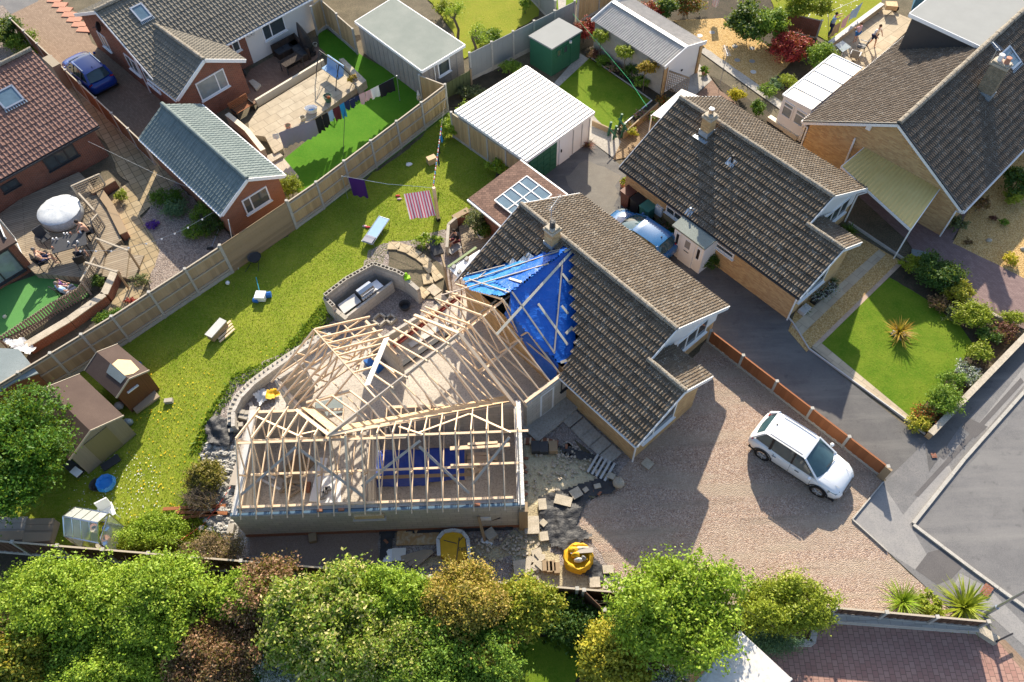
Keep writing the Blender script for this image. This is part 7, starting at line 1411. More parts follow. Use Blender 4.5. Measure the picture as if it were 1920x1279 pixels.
#=================VEHICLES=================
def car(name,label,ctr,head,paint,L=4.25,W=1.78,Hh=1.62,belt=.98,cowl=.95,hood=.92,wr=.34,rails=True,tail=(.03,.16),sc=1.):
    """ctr ground centre, head heading angle; x forward"""
    c,s=cos(head),sin(head);X=lambda x,y,z:(ctr[0]+(x*c-y*s)*sc,ctr[1]+(x*s+y*c)*sc,z*sc)
    t=thing(name,label,'car',(ctr[0],ctr[1],0));F=L/2;w=W/2
    st=[(-F,.62*w,.48,.72,.0),(-F+.06,.88*w,.34,.88,.01),(-F+.3,.97*w,.24,belt,.02),(-F+.8,w,.2,belt,.03),(-.6,w,.2,belt-.01,.03),(.2,w,.2,belt-.04,.04),(F-1.35,w,.2,cowl,.06),(F-.9,.99*w,.2,hood-.02,.08),(F-.45,.96*w,.22,hood-.11,.08),(F-.18,.86*w,.26,hood-.24,.06),(F-.03,.68*w,.34,.58,.02),(F,.5*w,.4,.52,.0)]
    vs=[];fs=[]
    for (x,hw,zb,zt,cr) in st:
        half=[(0,zb),(hw*.86,zb),(hw*.98,zb+(zt-zb)*.2),(hw,zb+(zt-zb)*.5),(hw*.985,zb+(zt-zb)*.78),(hw*.93,zt-.02),(hw*.8,zt+cr*.4),(hw*.4,zt+cr*.9),(0,zt+cr)]
        ring=half+[(-y,z) for y,z in half[-2:0:-1]]
        vs +=[X(x,y,z) for y,z in ring]
    m=16
    for i in range(len(st)-1):
        for j in range(m):fs.append((i*m+j,i*m+(j+1) % m,(i+1)*m+(j+1) % m,(i+1)*m+j))
    fs +=[tuple(range(m-1,-1,-1)),tuple(range((len(st)-1)*m,len(st)*m))]
    mb=MB().mesh(vs,fs);part('body',mb,paint,t,smooth=True)
    # greenhouse outlines
    xb,xc,xr0,xr1=-F+.14,F-.98,-F+.5,F-1.95;zr=Hh-.06;wb=w*.93;wt=w*.68
    B={k:v for k,v in zip('abcd',(X(xc,0,cowl+.02),0,0,0))}
    gl=MT['cglass']
    def quad(nm,pts,mat,n=6):
        mb=MB();mb.face([X(*p) for p in pts]);return part(nm,mb,mat,t)
    zc=cowl+.04;zb_=belt
    # windscreen curved
    def screen(nm,x0,x1,z0,z1,w0,w1,bul):
        mb=MB();n=8;vs=[]
        for k in range(n+1):
            u=-1+2*k/n;vs +=[X(x0-bul*u*u,u*w0,z0),X((x0+x1)/2-bul*u*u*.9,u*(w0+w1)/2,(z0+z1)/2+.03),X(x1-bul*u*u*.8,u*w1,z1)]
        mb.mesh(vs,[(3*k+i,3*k+3+i,3*k+4+i,3*k+1+i) for k in range(n) for i in (0,1)]);return part(nm,mb,gl,t,smooth=True)
    screen('windscreen',xc,xr1,zc,zr-.02,wb*.93,wt,.22);screen('rear_window',xb,xr0,zb_+.05,zr-.03,wb*.84,wt*.95,-.1)
    for sg,nm in ((1,'side_window'),(-1,'side_window')):
        mb=MB();mb.mesh([X(xc-.25,sg*wb,zb_-.0),X((xc+xb)/2,sg*wb,zb_),X(xb+.12,sg*wb*.9,zb_+.03),X(xr0+.03,sg*wt*.98,zr-.03),X((xr0+xr1)/2,sg*(wt+.03),zr-.01),X(xr1-.18,sg*wt,zr-.03)],[(0,1,4,5),(1,2,3,4)]);sw=part(nm,mb,gl,t)
        mb=MB();q=[(xb+.3,.3,),]
        for xa,xd in ((.0,.0),):mb.beam(X(-.15,sg*(wb+.005),zb_-.0),X(-.2,sg*(wt+.035),zr-.02),.07,.02,up=(0,0,1))
        part('door_pillar',mb,MT['black'],sw);mb=MB();mb.beam(X(-F+.98,sg*(wb*.99),zb_),X(-F+.95,sg*(wt+.02),zr-.02),.1,.03);part('door_pillar',mb,MT['black'],sw)
        mb=MB();mb.beam(X(xc-.1,sg*(wb*.97),zc-.06),X(xr1,sg*(wt+.01),zr),.07,.05);part('roof_pillar',mb,paint,t);mb=MB();mb.beam(X(xb,sg*(wb*.88),zb_+.02),X(xr0,sg*(wt),zr-.02),.13,.08);part('roof_pillar',mb,paint,t)
        mb=MB();mb.ball(X(xc-.42,sg*(w+.1),belt+.06),(.09,.09,.08),8,6);part('door_mirror',mb,paint,t,smooth=True)
        if rails:mb=MB();mb.beam(X(xr0+.2,sg*(wt-.03),Hh+.02),X(xr1-.15,sg*(wt-.03),Hh+.02),.04,.04);part('roof_rail',mb,MT['chrome'] if rails !='b' else MT['dark'],t)
        mb=MB();mb.mesh([X(F-.2,sg*w*.82,.68),X(F-.55,sg*w*.95,.8),X(F-.5,sg*w*.7,.815),X(F-.14,sg*w*.58,.7),X(F-.2,sg*w*.84,.58),X(F-.55,sg*w*.97,.68)],[(0,1,2,3),(0,4,5,1)]);part('headlight',mb,MT['glassl'],t)
        mb=MB();mb.hexa(X(-F+.17,sg*w*.76,.86),np.array(X(.08,0,0))-np.array(X(0,0,0)),np.array(X(0,.2,0))-np.array(X(0,0,0)),(0,0,.2));part('tail_light',mb,MT['red'],t)
        for xw in (F-.86,-F+.83):
            a,b=X(xw,sg*(w-.21),wr),X(xw,sg*(w+.012),wr);mb=MB();mb.tube(a,b,wr,wr,20);wl=part('wheel',mb,MT['rubber'],t,smooth=False)
            mb=MB();mb.tube(b,X(xw,sg*(w+.02),wr),wr*.66,wr*.6,16);rm=part('rim',mb,MT['chrome'],wl)
            mb=MB()
            for k in range(5):an=k*2*pi/5;mb.beam(X(xw,sg*(w+.026),wr),X(xw+cos(an)*wr*.58,sg*(w+.026),wr+sin(an)*wr*.58),.035,.02)
            part('spokes',mb,MT['lgrey'],wl)
            mb=MB();n=12;vs=[]
            for k in range(n+1):
                an=pi*k/n-.1;vs +=[X(xw+cos(an)*(wr+.03),sg*(w+.008),wr+sin(an)*(wr+.03)),X(xw+cos(an)*(wr+.09),sg*(w+.006),wr+sin(an)*(wr+.09))]
            mb.mesh(vs,[(2*k,2*k+1,2*k+3,2*k+2) for k in range(n)]);part('arch_trim',mb,MT['black'],t)
    # roof
    n=6;vs=[];xs_=[xr0-.06,xr0+.15,xr0+.5,(xr0+xr1)/2,xr1-.3,xr1-.02,xr1+.04]
    for i,x in enumerate(xs_):
        for k in range(n+1):u=-1+2*k/n;e=(0 if 0 < i < len(xs_)-1 else .03);vs.append(X(x,u*(wt+.02),Hh-.05*u*u-e-.06*(abs(x-(xr0+xr1)/2)/(F*.5))**2*.5))
    mb=MB().mesh(vs,[(i*(n+1)+k,i*(n+1)+k+1,(i+1)*(n+1)+k+1,(i+1)*(n+1)+k) for i in range(len(xs_)-1) for k in range(n)]);part('roof',mb,paint,t,smooth=True)
    mb=MB();mb.beam(X(-F+.72,0,Hh-.02),X(-F+.66,0,Hh+.04),.04,.04);part('aerial',mb,MT['black'],t)
    mb=MB();mb.hexa(X(F-.02,0,.55),np.array(X(.06,0,0))-np.array(X(0,0,0)),np.array(X(0,.9,0))-np.array(X(0,0,0)),(0,0,.16));part('grille',mb,MT['black'],t)
    for sg in (1,-1):
        mb=MB();[mb.beam(X(x,sg*(w+.004),.42),X(x-.03,sg*(w*.975),belt-.04),.012,.008) for x in (F-1.3,-.12,-F+1.25)];part('door_seam',mb,MT['dark'],t)
        for x in (.1,-.95):mb=MB();mb.beam(X(x,sg*(w+.01),.82),X(x+.18,sg*(w+.01),.83),.03,.03);part('door_handle',mb,MT['chrome'],t)
    mb=MB();mb.hexa(X(F+.015,0,.42),np.array(X(.02,0,0))-np.array(X(0,0,0)),np.array(X(0,.5,0))-np.array(X(0,0,0)),(0,0,.11));part('number_plate',mb,MT['white'],t)
    mb=MB();mb.beam(X(F-.95,.62*w,hood+.035),X(F-.25,.5*w,hood-.1),.012,.012);mb.beam(X(F-.95,-.62*w,hood+.035),X(F-.25,-.5*w,hood-.1),.012,.012);part('bonnet_seam',mb,MT['lgrey'],t)
    mb=MB();mb.beam(X(xc-.02,.5,zc+.02),X(xc-.1,-.1,zc+.08),.02,.02);mb2=mb;part('wiper',mb,MT['black'],t)
    mb=MB();mb.hexa(X(0,0,.23),np.array(X(L*.93,0,0))-np.array(X(0,0,0)),np.array(X(0,W*.9,0))-np.array(X(0,0,0)),(0,0,.1));part('underbody',mb,MT['black'],t)
    return t
pr,pf=np.array(a2(1427,859)),np.array(a2(1527,925));hd=atan2(*(pf-pr)[::-1]);mid=(pr+pf)/2;nl=np.array((-sin(hd),cos(hd)))
car('white_car','white compact SUV with roof rails parked on the gravel drive',mid+nl*.83+np.array((cos(hd),sin(hd)))*.02,hd,MT['pwhite'],4.28,1.78,1.64,wr=.35)
a_,b_=np.array(a2(198,160,.8)),np.array(a2(128,98,.8));car('blue_car','deep blue hatchback parked on the brick drive behind the brick gable',(a_+b_)/2,atan2(*(b_-a_)[::-1]),MT['pblue'],4.15,1.8,1.6)
a_,b_=np.array(a2(1262,482,.7)),np.array(a2(1138,397,.7));car('light_blue_car','bright blue hatchback half hidden behind the tiled roof on the asphalt drive',(a_+b_)/2,atan2(*(b_-a_)[::-1]),MT['pteal'],4.0,1.72,1.5,belt=.92,cowl=.92,hood=.88,rails=False)
# caravan
P=np.array(a2(1387,1182,2.5));u1=np.array(a2(1303,1279,2.5))-P;u1 /=np.hypot(*u1);u2=np.array((-u1[1],u1[0]));u2=u2 if u2[0] > 0 else -u2
t=thing('caravan','white caravan roof with a square roof hatch at the bottom edge of the drive','caravan',(*(P+u1*2.2+u2*1.1),0));mb=MB();Q=[P,P+u1*4.6,P+u1*4.6+u2*2.2,P+u2*2.2];C4=sum(Q)/4
mb.prism([tuple(C4+(q-C4)*.97) for q in Q],.4,2.42);part('body',mb,MT['white'],t);mb=MB();mb.prism([tuple(q) for q in Q],2.42,2.5);part('roof',mb,MT['whm'],t)
for f,g,s_ in ((1.7,1.2,.5),(3.6,.6,.45)):mb=MB();q=P+u1*f+u2*g;mb.box((q[0],q[1],2.54),(s_,s_*.8,.07),atan2(u1[1],u1[0]));part('roof_hatch',mb,MT['glassl'],t)
mb=MB();q=P+u1*2.7+u2*.4;mb.box((q[0],q[1],2.525),(.8,.5,.04),atan2(u1[1],u1[0]));part('solar_panel',mb,MT['skyl'],t)
mb=MB();mb.beam((*(P+u2*.05),2.52),(*(P+u1*4.6+u2*.05),2.52),.06,.05);mb.beam((*(P+u2*2.15),2.52),(*(P+u1*4.6+u2*2.15),2.52),.06,.05);part('awning_rail',mb,MT['lgrey'],t)
for sg in (.12,2.08):
    q=P+u1*2.3+u2*sg;mb=MB();mb.tube((*(q-u2*.08),.32),(*(q+u2*.08),.32),.32,.32,14);part('wheel',mb,MT['rubber'],t)
#=================PEOPLE=================
SKIN=plain('skin',(.55,.33,.24),.55,var=.05)
def fab(n,c):return plain(n,c,.9,var=.08)
CL=dict(navy=fab('navy_cloth',(.02,.03,.09)),black=fab('black_cloth',(.015,.015,.02)),blue=fab('mid_blue_cloth',(.05,.2,.5)),lblue=fab('pale_blue_cloth',(.3,.45,.65)),white=fab('white_cloth',(.75,.74,.74)),pink=fab('pink_cloth',(.65,.42,.45)),grey=fab('grey_cloth',(.3,.3,.35)),maroon=fab('maroon_cloth',(.1,.02,.03)),purple=fab('purple_cloth',(.12,.05,.2)),red=fab('red_cloth',(.5,.05,.06)),tan=fab('tan_cloth',(.4,.3,.2)),cyan=fab('bright_blue_cloth',(.02,.25,.55)),sgrey=fab('grey_bed_sheet',(.24,.23,.31)),khaki=fab('khaki_cloth',(.3,.28,.2)))
HAIR=dict(dark=plain('dark_hair',(.03,.02,.015),.7),grey=plain('grey_hair',(.2,.17,.15),.7),brown=plain('brown_hair',(.1,.055,.03),.7))
def skinned(name,vs,es,rad,mat,parent,root=0,sub=1):
    me=bpy.data.meshes.new(name);off=OFF[parent.name];me.from_pydata([tuple(np.array(v)-np.array(off)) for v in vs],es,[]);o=bpy.data.objects.new(name,me);COL.objects.link(o);o.parent=parent
    md=o.modifiers.new('skin','SKIN');md.use_smooth_shade=True
    for i,sv in enumerate(me.skin_vertices[0].data):r=rad[i];sv.radius=(r,r) if not hasattr(r,'__len__') else r;sv.use_root=(i==root)
    s2=o.modifiers.new('sub','SUBSURF');s2.levels=sub;s2.render_levels=sub
    bpy.context.view_layer.update();ev=o.evaluated_get(bpy.context.evaluated_depsgraph_get());m2=bpy.data.meshes.new_from_object(ev);o.modifiers.clear();o.data=m2;m2.materials.clear();m2.materials.append(mat);OFF[o.name]=off;return o
def person(label,p,rz,pose,top,bot,hair,z=0,sc=1.,arms=None,lean=0,skirt=False,shorts=True):
    t=thing('person',label,'person',(p[0],p[1],z));c,s=cos(rz),sin(rz)
    X=lambda x,y,zz:(p[0]+(x*c-y*s)*sc,p[1]+(x*s+y*c)*sc,z+zz*sc)
    if pose=='sit':
        pel=(0,0,.5);ch=(-.06+lean*.5,0,.85);nk=(-.04+lean,0,1.08);hd=(.02+lean*1.15,0,1.25);knee=(.45,.14,.5);ank=(.46,.15,.08);toe=(.62,.16,.04)
    else:
        pel=(0,0,.93);ch=(.02+lean*.6,0,1.25);nk=(.02+lean,0,1.47);hd=(.05+lean*1.1,0,1.63);knee=(.06,.11,.5);ank=(-.02,.13,.08);toe=(.13,.14,.03)
    st=pose=='walk'
    J={'pel':X(*pel),'ch':X(*ch),'nk':X(*nk),'hd':X(*hd),'top':X(hd[0],0,hd[2]+.07)}
    A=arms or ((.12,.26,-.3),(.28,.2,-.45))
    V=[J['pel'],J['ch'],J['nk'],J['hd'],J['top']];E=[(0,1),(1,2),(2,3),(3,4)];R=[.13*sc,(.15*sc,.12*sc),.055*sc,.095*sc,.075*sc];JJ={}
    for sg in (1,-1):
        k=len(V);sh=(nk[0]-.02,sg*.19,nk[2]-.07);el=(nk[0]+A[0][0],sg*A[0][1],nk[2]+A[0][2]);wr_=(nk[0]+A[1][0],sg*A[1][1],nk[2]+A[1][2]);V +=[X(*sh),X(*el),X(*wr_)];E +=[(1,k),(k,k+1),(k+1,k+2)];R +=[.055*sc,.04*sc,.028*sc]
        JJ[sg]=[X(*sh),X(*el),X(*wr_)]
        for f in range(5):
            kk=len(V);a=(f-2)*.014;V.append(X(wr_[0]+.07-abs(f-2)*.008,sg*(A[1][1])+a*1.5,wr_[2]-.03-(.02 if f else 0)));E.append((k+2,kk));R.append(.009*sc)
        k=len(V);dx=.2*sg if st else 0;V +=[X(pel[0],sg*.09,pel[2]-.04),X(knee[0]+dx*.5,sg*knee[1],knee[2]),X(ank[0]+dx,sg*ank[1],ank[2]),X(toe[0]+dx,sg*toe[1],toe[2])];E +=[(0,k),(k,k+1),(k+1,k+2),(k+2,k+3)];R +=[.085*sc,.058*sc,.038*sc,.035*sc];JJ[sg] +=V[k:k+3]
    skinned('body',V,E,R,SKIN,t)
    if top:
        V2=[J['pel'],J['ch'],X(nk[0],0,nk[2]-.04)];E2=[(0,1),(1,2)];R2=[.15*sc,.165*sc,.08*sc]
        for sg in (1,-1):k=len(V2);q=np.array(JJ[sg][0]);e=np.array(JJ[sg][1]);V2 +=[tuple(q),tuple(q*.35+e*.65)];E2 +=[(1,k),(k,k+1)];R2 +=[.072*sc,.058*sc]
        skinned('shirt',V2,E2,R2,top,t)
    if bot:
        V2=[J['pel']];E2=[];R2=[.155*sc]
        for sg in (1,-1):
            k=len(V2);hp,kn,an=(np.array(q) for q in JJ[sg][3:6]);V2 +=[tuple(hp),tuple(kn*.8+hp*.2) if shorts else tuple(kn)];E2 +=[(0,k),(k,k+1)];R2 +=[.1*sc,.08*sc]
            if not shorts:V2.append(tuple(an));E2.append((k+1,k+2));R2.append(.055*sc)
        skinned('skirt' if skirt else ('shorts' if shorts else 'trousers'),V2,E2,R2,bot,t)
    mb=MB();h=X(hd[0]-.025,0,hd[2]+.05);mb.ball(h,(.1*sc,.095*sc,.1*sc),10,7);part('hair',mb,HAIR[hair],t,smooth=True)
    mb=MB();mb.ball(X(hd[0]+.1,0,hd[2]-.0),(.018*sc,)*3,6,4);part('nose',mb,SKIN,t)
    for sg in (1,-1):mb=MB();mb.ball(X(hd[0]+.085,sg*.033,hd[2]+.02),(.012*sc,)*3,5,4);part('eye',mb,MT['black'],t)
    return t
def chair(name,label,p,rz,mat,z=0,arms=True,leg=None,group=None,h=.45,cat='chair'):
    t=thing(name,label,cat,(p[0],p[1],z),group);c,s=cos(rz),sin(rz);X=lambda x,y,zz:(p[0]+x*c-y*s,p[1]+x*s+y*c,z+zz)
    mb=MB();mb.hexa(X(0,0,h),(.48*c,.48*s,0),(-.5*s,.5*c,0),(0,0,.05));part('seat',mb,mat,t)
    mb=MB();mb.hexa(X(-.27,0,h+.28),(.05*c,.05*s,0),(-.5*s,.5*c,0),(-.12*c,-.12*s,.55));part('backrest',mb,mat,t)
    for x in (-.22,.22):
        for y in (-.23,.23):mb=MB();mb.tube(X(x*1.1,y*1.1,0),X(x,y,h),.018,.018,5);part('leg',mb,leg or MT['dark'],t)
    if arms:
        for y in (-.27,.27):mb=MB();mb.beam(X(-.25,y,h+.2),X(.2,y,h+.2),.05,.03);part('armrest',mb,leg or mat,t)
    return t
def pot(name,label,px,py,r,h,mat,z=0,soil=True):
    p=at(px,py,z);t=thing(name,label,'plant pot',p);mb=MB();mb.lathe((p[0],p[1],z),[(r*.7,0),(r,h),(r*1.08,h),(r*1.08,h*.9),(r*.9,h*.88)],14);part('pot',mb,mat,t);
    mb=MB();mb.lathe((p[0],p[1],z+h*.84),[(r*.85,0),(r*.8,.02)],12);part('soil',mb,GR['soil'],t);return t
#=================LAUNDRY=================
def cloth(name,label,cat,A,B,drop,mat,wav=.05,lean=(0,0),group=None,taper=0):
    A=np.array(A,float);B=np.array(B,float);L=np.linalg.norm(B-A);n=max(4,int(L/.07));m=7;nr=np.array((-(B-A)[1],(B-A)[0],0))/max(L,.01);vs=[];ph=random.uniform(0,6)
    for i in range(n+1):
        f=i/n
        for j in range(m+1):
            g=j/m;f2=f+(0.5-f)*taper*g;p=A+(B-A)*f2+np.array((lean[0]*g,lean[1]*g,-drop*g*(1+.05*sin(i*1.3+ph))));p=p+nr*wav*sin(f*9+ph+g)*g*1.3;vs.append(p)
    mb=MB();mb.mesh(vs,[(i*(m+1)+j,i*(m+1)+j+1,(i+1)*(m+1)+j+1,(i+1)*(m+1)+j) for i in range(n) for j in range(m)])
    for fi in range(len(mb.f)):i,j=divmod(fi,m);mb.uv[fi]=[(i/n*L,j/m),(i/n*L,(j+1)/m),((i+1)/n*L,(j+1)/m),((i+1)/n*L,j/m)]
    mb.mesh([v+nr*.008 for v in vs],[(i*(m+1)+j,(i+1)*(m+1)+j,(i+1)*(m+1)+j+1,i*(m+1)+j+1) for i in range(n) for j in range(m)])
    for fi in range(n*m,2*n*m):i,j=divmod(fi-n*m,m);mb.uv[fi]=[(i/n*L,j/m),((i+1)/n*L,j/m),((i+1)/n*L,(j+1)/m),(i/n*L,(j+1)/m)]
    o=mb.build(name,mat,smooth=True);return tag(o,label,cat,group)
Z6=lambda x,y:(430+x/4.919,60+y/4.919)
ZLn=1.85
t=thing('washing_line','washing line with a full row of clothes across the artificial lawn','washing line',at(750,190));mb=MB();mb.tube(at(750,190),np.array(at(744,143,ZLn))+np.array((0,0,.05)),.025);part('post',mb,MT['galv'],t)
mb=MB();mb.path([at(500,262,1.7),at(*Z6(455,932),ZLn),at(*Z6(950,715),ZLn-.1),at(*Z6(1545,405),ZLn)],.008,4);part('line',mb,MT['lgrey'],t);mb=MB();mb.tube(at(643,294),at(647,205,1.75),.016);part('prop',mb,MT['dark'],t)
IT=[('sock_pair','small white and black patterned item at the left end of the washing line','clothes',(395,945),(450,935),.35,'white'),('bed_sheet','wide grey bed sheet hanging on the washing line','bed sheet',(455,932),(790,808),1.1,'sgrey'),('trousers','black trousers next to the grey bed sheet','trousers',(792,805),(846,772),1.0,'black'),('jeans','second pair of black trousers from the grey bed sheet','trousers',(852,770),(905,745),.9,'black'),('shirt','pale blue shirt between black trousers and maroon top','shirt',(910,745),(950,715),.65,'lblue'),('top','dark maroon top hanging between pale blue shirt and bright blue towel','clothes',(955,712),(1012,680),.85,'maroon'),('towel','narrow bright blue towel on the washing line','towel',(1016,675),(1056,650),.95,'cyan'),('shorts','dark navy shorts right beside the bright blue towel','shorts',(1060,650),(1104,625),.6,'navy'),('shorts','second navy shorts left of the tiny blue item','shorts',(1106,622),(1150,602),.65,'navy'),('vest','tiny navy item beside the white and pink tops','clothes',(1152,600),(1192,585),.35,'navy'),('top','first pale pink top from the left on the washing line','clothes',(1196,580),(1248,556),.7,'pink'),('top','middle pale pink top on the washing line','clothes',(1252,555),(1300,533),.6,'pink'),('top','white top next to the black garment at the right end','clothes',(1302,531),(1375,496),.68,'white'),('dress','wide black garment at the right end of the washing line','clothes',(1380,492),(1510,425),.85,'black')]
for nm,lb,ct,a_,b_,dr,m in IT:cloth(nm,lb,ct,at(*Z6(*a_),ZLn),at(*Z6(*b_),ZLn),dr,CL[m],group='clothes on the long washing line')
t=thing('washing_line','washing line from a metal post to the tall timber post on the big lawn','washing line',at(652,372));mb=MB();mb.tube(at(652,372),at(641,330,1.72),.02);part('metal_post',mb,MT['galv'],t);mb=MB();mb.path([at(641,330,1.7),at(725,345,1.85),at(811,352,2.2)],.01,4);part('line',mb,MT['white'],t)
b_=at(822,413);mb=MB();mb.box((b_[0],b_[1],1.2),(.15,.15,2.4),.4);t2=thing('timber_post','tall square timber post holding two washing lines on the lawn','post',b_);part('post',mb,MT['pine'],t2);mb=MB();mb.box((b_[0],b_[1],.08),(.2,.2,.18),.4);part('metal_base',mb,MT['black'],t2)
cloth('purple_towel','dark purple towel hanging on the lawn washing line','towel',at(653,333,1.72),at(683,338,1.75),1.3,MT['purple'],.02)
def stripes(name,c1,c2,sc):n=N(name,.9);x=n.sep(n.vec('UV'))[0];n.col(n.mix(n.ramp(n.ma('FRACT',n.ma('MULTIPLY',x,sc)),(.48,0),(.52,1)),c1,c2));return n.mat
a_,c_=np.array(at(757,364,1.95)),np.array(at(805,357,2.05));cloth('striped_towel','red and white striped towel billowing beside the timber post','towel',a_,c_,.55,stripes('red_white_stripes',(.72,.6,.58),(.62,.1,.14),7),.03,lean=(.3,-1.25))
t=thing('peg_line','rope of many coloured pegs running from the timber post to the fence','washing line',b_);A_,B_=np.array(at(812,350,2.35)),np.array(at(836,176,2.0));mb=MB();mb.tube(A_,B_,.006,.006,4);part('line',mb,MT['grey'],t)
for i in range(34):
    f=.02+.62*i/34;p=A_+(B_-A_)*f;mb=MB();mb.box((p[0],p[1],p[2]-.05),(.05,.05,.13),i);part('peg',mb,(MT['red'],MT['bluep'],MT['teal'],MT['red'],MT['white'])[i % 5],t)
for f,ln,dr,m,lb in ((.3,.45,.75,'navy','dark navy garment hanging on the coloured peg rope'),(.4,.3,.5,'black','small black garment further up the coloured peg rope'),(.55,.35,.7,'cyan','blue garment near the shrubs on the coloured peg rope')):p=A_+(B_-A_)*f;q=A_+(B_-A_)*(f+ln/10);cloth('garment',lb,'clothes',p,q,dr,CL[m],.05)
p=at(810,305);mb=MB();mb.box((p[0],p[1],.2),(.5,.35,.4),.5);tag(mb.build('peg_basket',MT['ply']),'cardboard box of white things under the coloured peg rope','box')
# far lines,top right
L0,L1=at(1560,20,1.8),at(1618,-4,1.8);t=thing('washing_line','washing line over the far lawn beside the children','washing line',at(1555,70));mb=MB();mb.tube(L0,at(1640,-14,1.8),.01);mb.tube(at(1553,62),at(1553,28,1.8),.02);part('line_and_pole',mb,MT['galv'],t)
for i,(a_,b2,m,lb) in enumerate((((1565,48),(1578,40),'tan','striped tan towel nearest the woman on the far line'),((1580,38),(1595,24),'pink','faded red towel in the middle of the far line'),((1596,22),(1618,4),'lblue','pale blue towel at the far end of the far line'))):cloth('towel',lb,'towel',at(*a_,1.5),at(*b2,1.5),.8,CL[m])
cloth('pink_towel','striped pink and white towel hanging at the top edge','towel',at(1338,-8,1.5),at(1351,-9,1.5),.8,stripes('pink_stripes',(.7,.5,.5),(.75,.7,.68),6))
#=================PATIO OF THE LONG BUNGALOW=================
PZ=.38
mb=MB();pl=[(485,203),(611,126),(628,116),(686,153),(652,176),(590,222),(532,256),(530,279),(514,288),(497,256),(468,252),(466,230)];P_=[a2(*p,PZ) for p in pl];mb.prism(P_,0,PZ);struct(mb.build('raised_patio',GR['slabc'],origin=(0,0,0)))
lowwall('patio_edging','cream edging between brick patio and raised slab patio',[(483,200),(609,124)],.5,.14,MT['cream'])
lowwall('stone_wall','low wall holding the raised patio above the artificial lawn',[(652,180),(588,228),(534,262)],.34,.1,MT['pebb'])
P_=[a2(*p,.55) for p in ((636,112),(644,110),(687,152),(672,164),(664,158),(672,152))]
mb=MB();mb.prism(P_,0,.6);tag(mb.build('planter_bed',MT['stone']),'raised stone planter at the corner of the slab patio','planter');tree('dead_plant','rusty dried plant in the raised stone planter','plant',a2(662,150,.7),.9,(.35,.3,.2),500,LF['bronze'],.05,lobes=5,trunk=.02,ch=.75,limbs=3)
for i,(pts,z) in enumerate(((((500,292),(520,283),(531,292),(505,306)),.28),(((500,306),(528,292),(560,330),(548,352),(530,345)),.14))):mb=MB();mb.prism([a2(*p,z) for p in pts],0,z);struct(mb.build('garden_steps',MT['stone'],origin=(0,0,0)))
lowwall('brown_wall','cream capped low wall between raised patio and blue grey outbuilding',[(433,232),(470,262),(500,300)],.7,.25,MT['stone'],MT['cream'])
wick=slabmat('dark_wicker',(.045,.03,.025),(.07,.05,.04),(.02,.015,.012),.06,.03,.006,.5,0)
def sofa():
    C=np.array(a2(557,85,.0));E1=np.array(a2(516,107,0));E2=np.array(a2(582,113,0));t=thing('corner_sofa','dark brown wicker corner sofa against the white rendered wall','sofa',(*C,0))
    for E_,nm in ((E1,'seat'),(E2,'seat')):
        d=E_-C;L=np.hypot(*d);d /=L;th=atan2(d[1],d[0]);n_=np.array((-d[1],d[0]));n_=n_ if n_@np.array((.0,-1)) > 0 else -n_
        m=C+d*L/2+n_*.32;mb=MB();mb.box((m[0],m[1],.22),(L,.65,.44),th);part('seat',mb,wick,t);m=C+d*L/2;mb=MB();mb.box((m[0],m[1],.42),(L+.1,.14,.84),th);part('backrest',mb,wick,t)
        for k in range(3):q=C+d*L*(k+.5)/3+n_*.34;mb=MB();mb.box((q[0],q[1],.47),(L/3-.03,.55,.08),th);part('cushion',mb,MT['dark'],t)
sofa()
c_=np.array(a2(545,112,.7));th=radians(44);t=thing('patio_table','dark slatted patio table in front of the wicker sofa','table',(*c_,0));mb=MB();mb.box((c_[0],c_[1],.7),(1.35,.8,.05),th);part('table_top',mb,wick,t)
for sx in (-.6,.6):
    for sy in (-.33,.33):mb=MB();q=c_+np.array((cos(th)*sx-sin(th)*sy,sin(th)*sx+cos(th)*sy));mb.tube((q[0],q[1],0),(q[0],q[1],.68),.03);part('leg',mb,MT['dark'],t)
c_=np.array(a2(548,122,.4));t=thing('footstool','dark wicker stool at the near side of the slatted patio table','stool',(*c_,0));mb=MB();mb.box((c_[0],c_[1],.42),(.9,.35,.06),th);part('seat',mb,wick,t)
for sx in (-.4,.4):mb=MB();q=c_+np.array((cos(th)*sx,sin(th)*sx));mb.tube((q[0],q[1],0),(q[0],q[1],.4),.03);part('leg',mb,MT['dark'],t)
p=at(585,103);t=thing('closed_parasol','tall closed cantilever parasol in a black cover beside the sofa','parasol',p);mb=MB();e=np.array(at(556,42,2.3));mb.tube(p,(p[0],p[1],.3),.3,.28,10);part('base',mb,MT['black'],t)
mb=MB();Pn=[np.array(p)+(e-np.array(p))*f for f in (.05,.3,.6,.85,1)];[mb.tube(Pn[i],Pn[i+1],r0,r1,9) for i,(r0,r1) in enumerate(((.2,.34),(.34,.3),(.3,.16),(.16,.04)))];part('cover',mb,MT['black'],t)
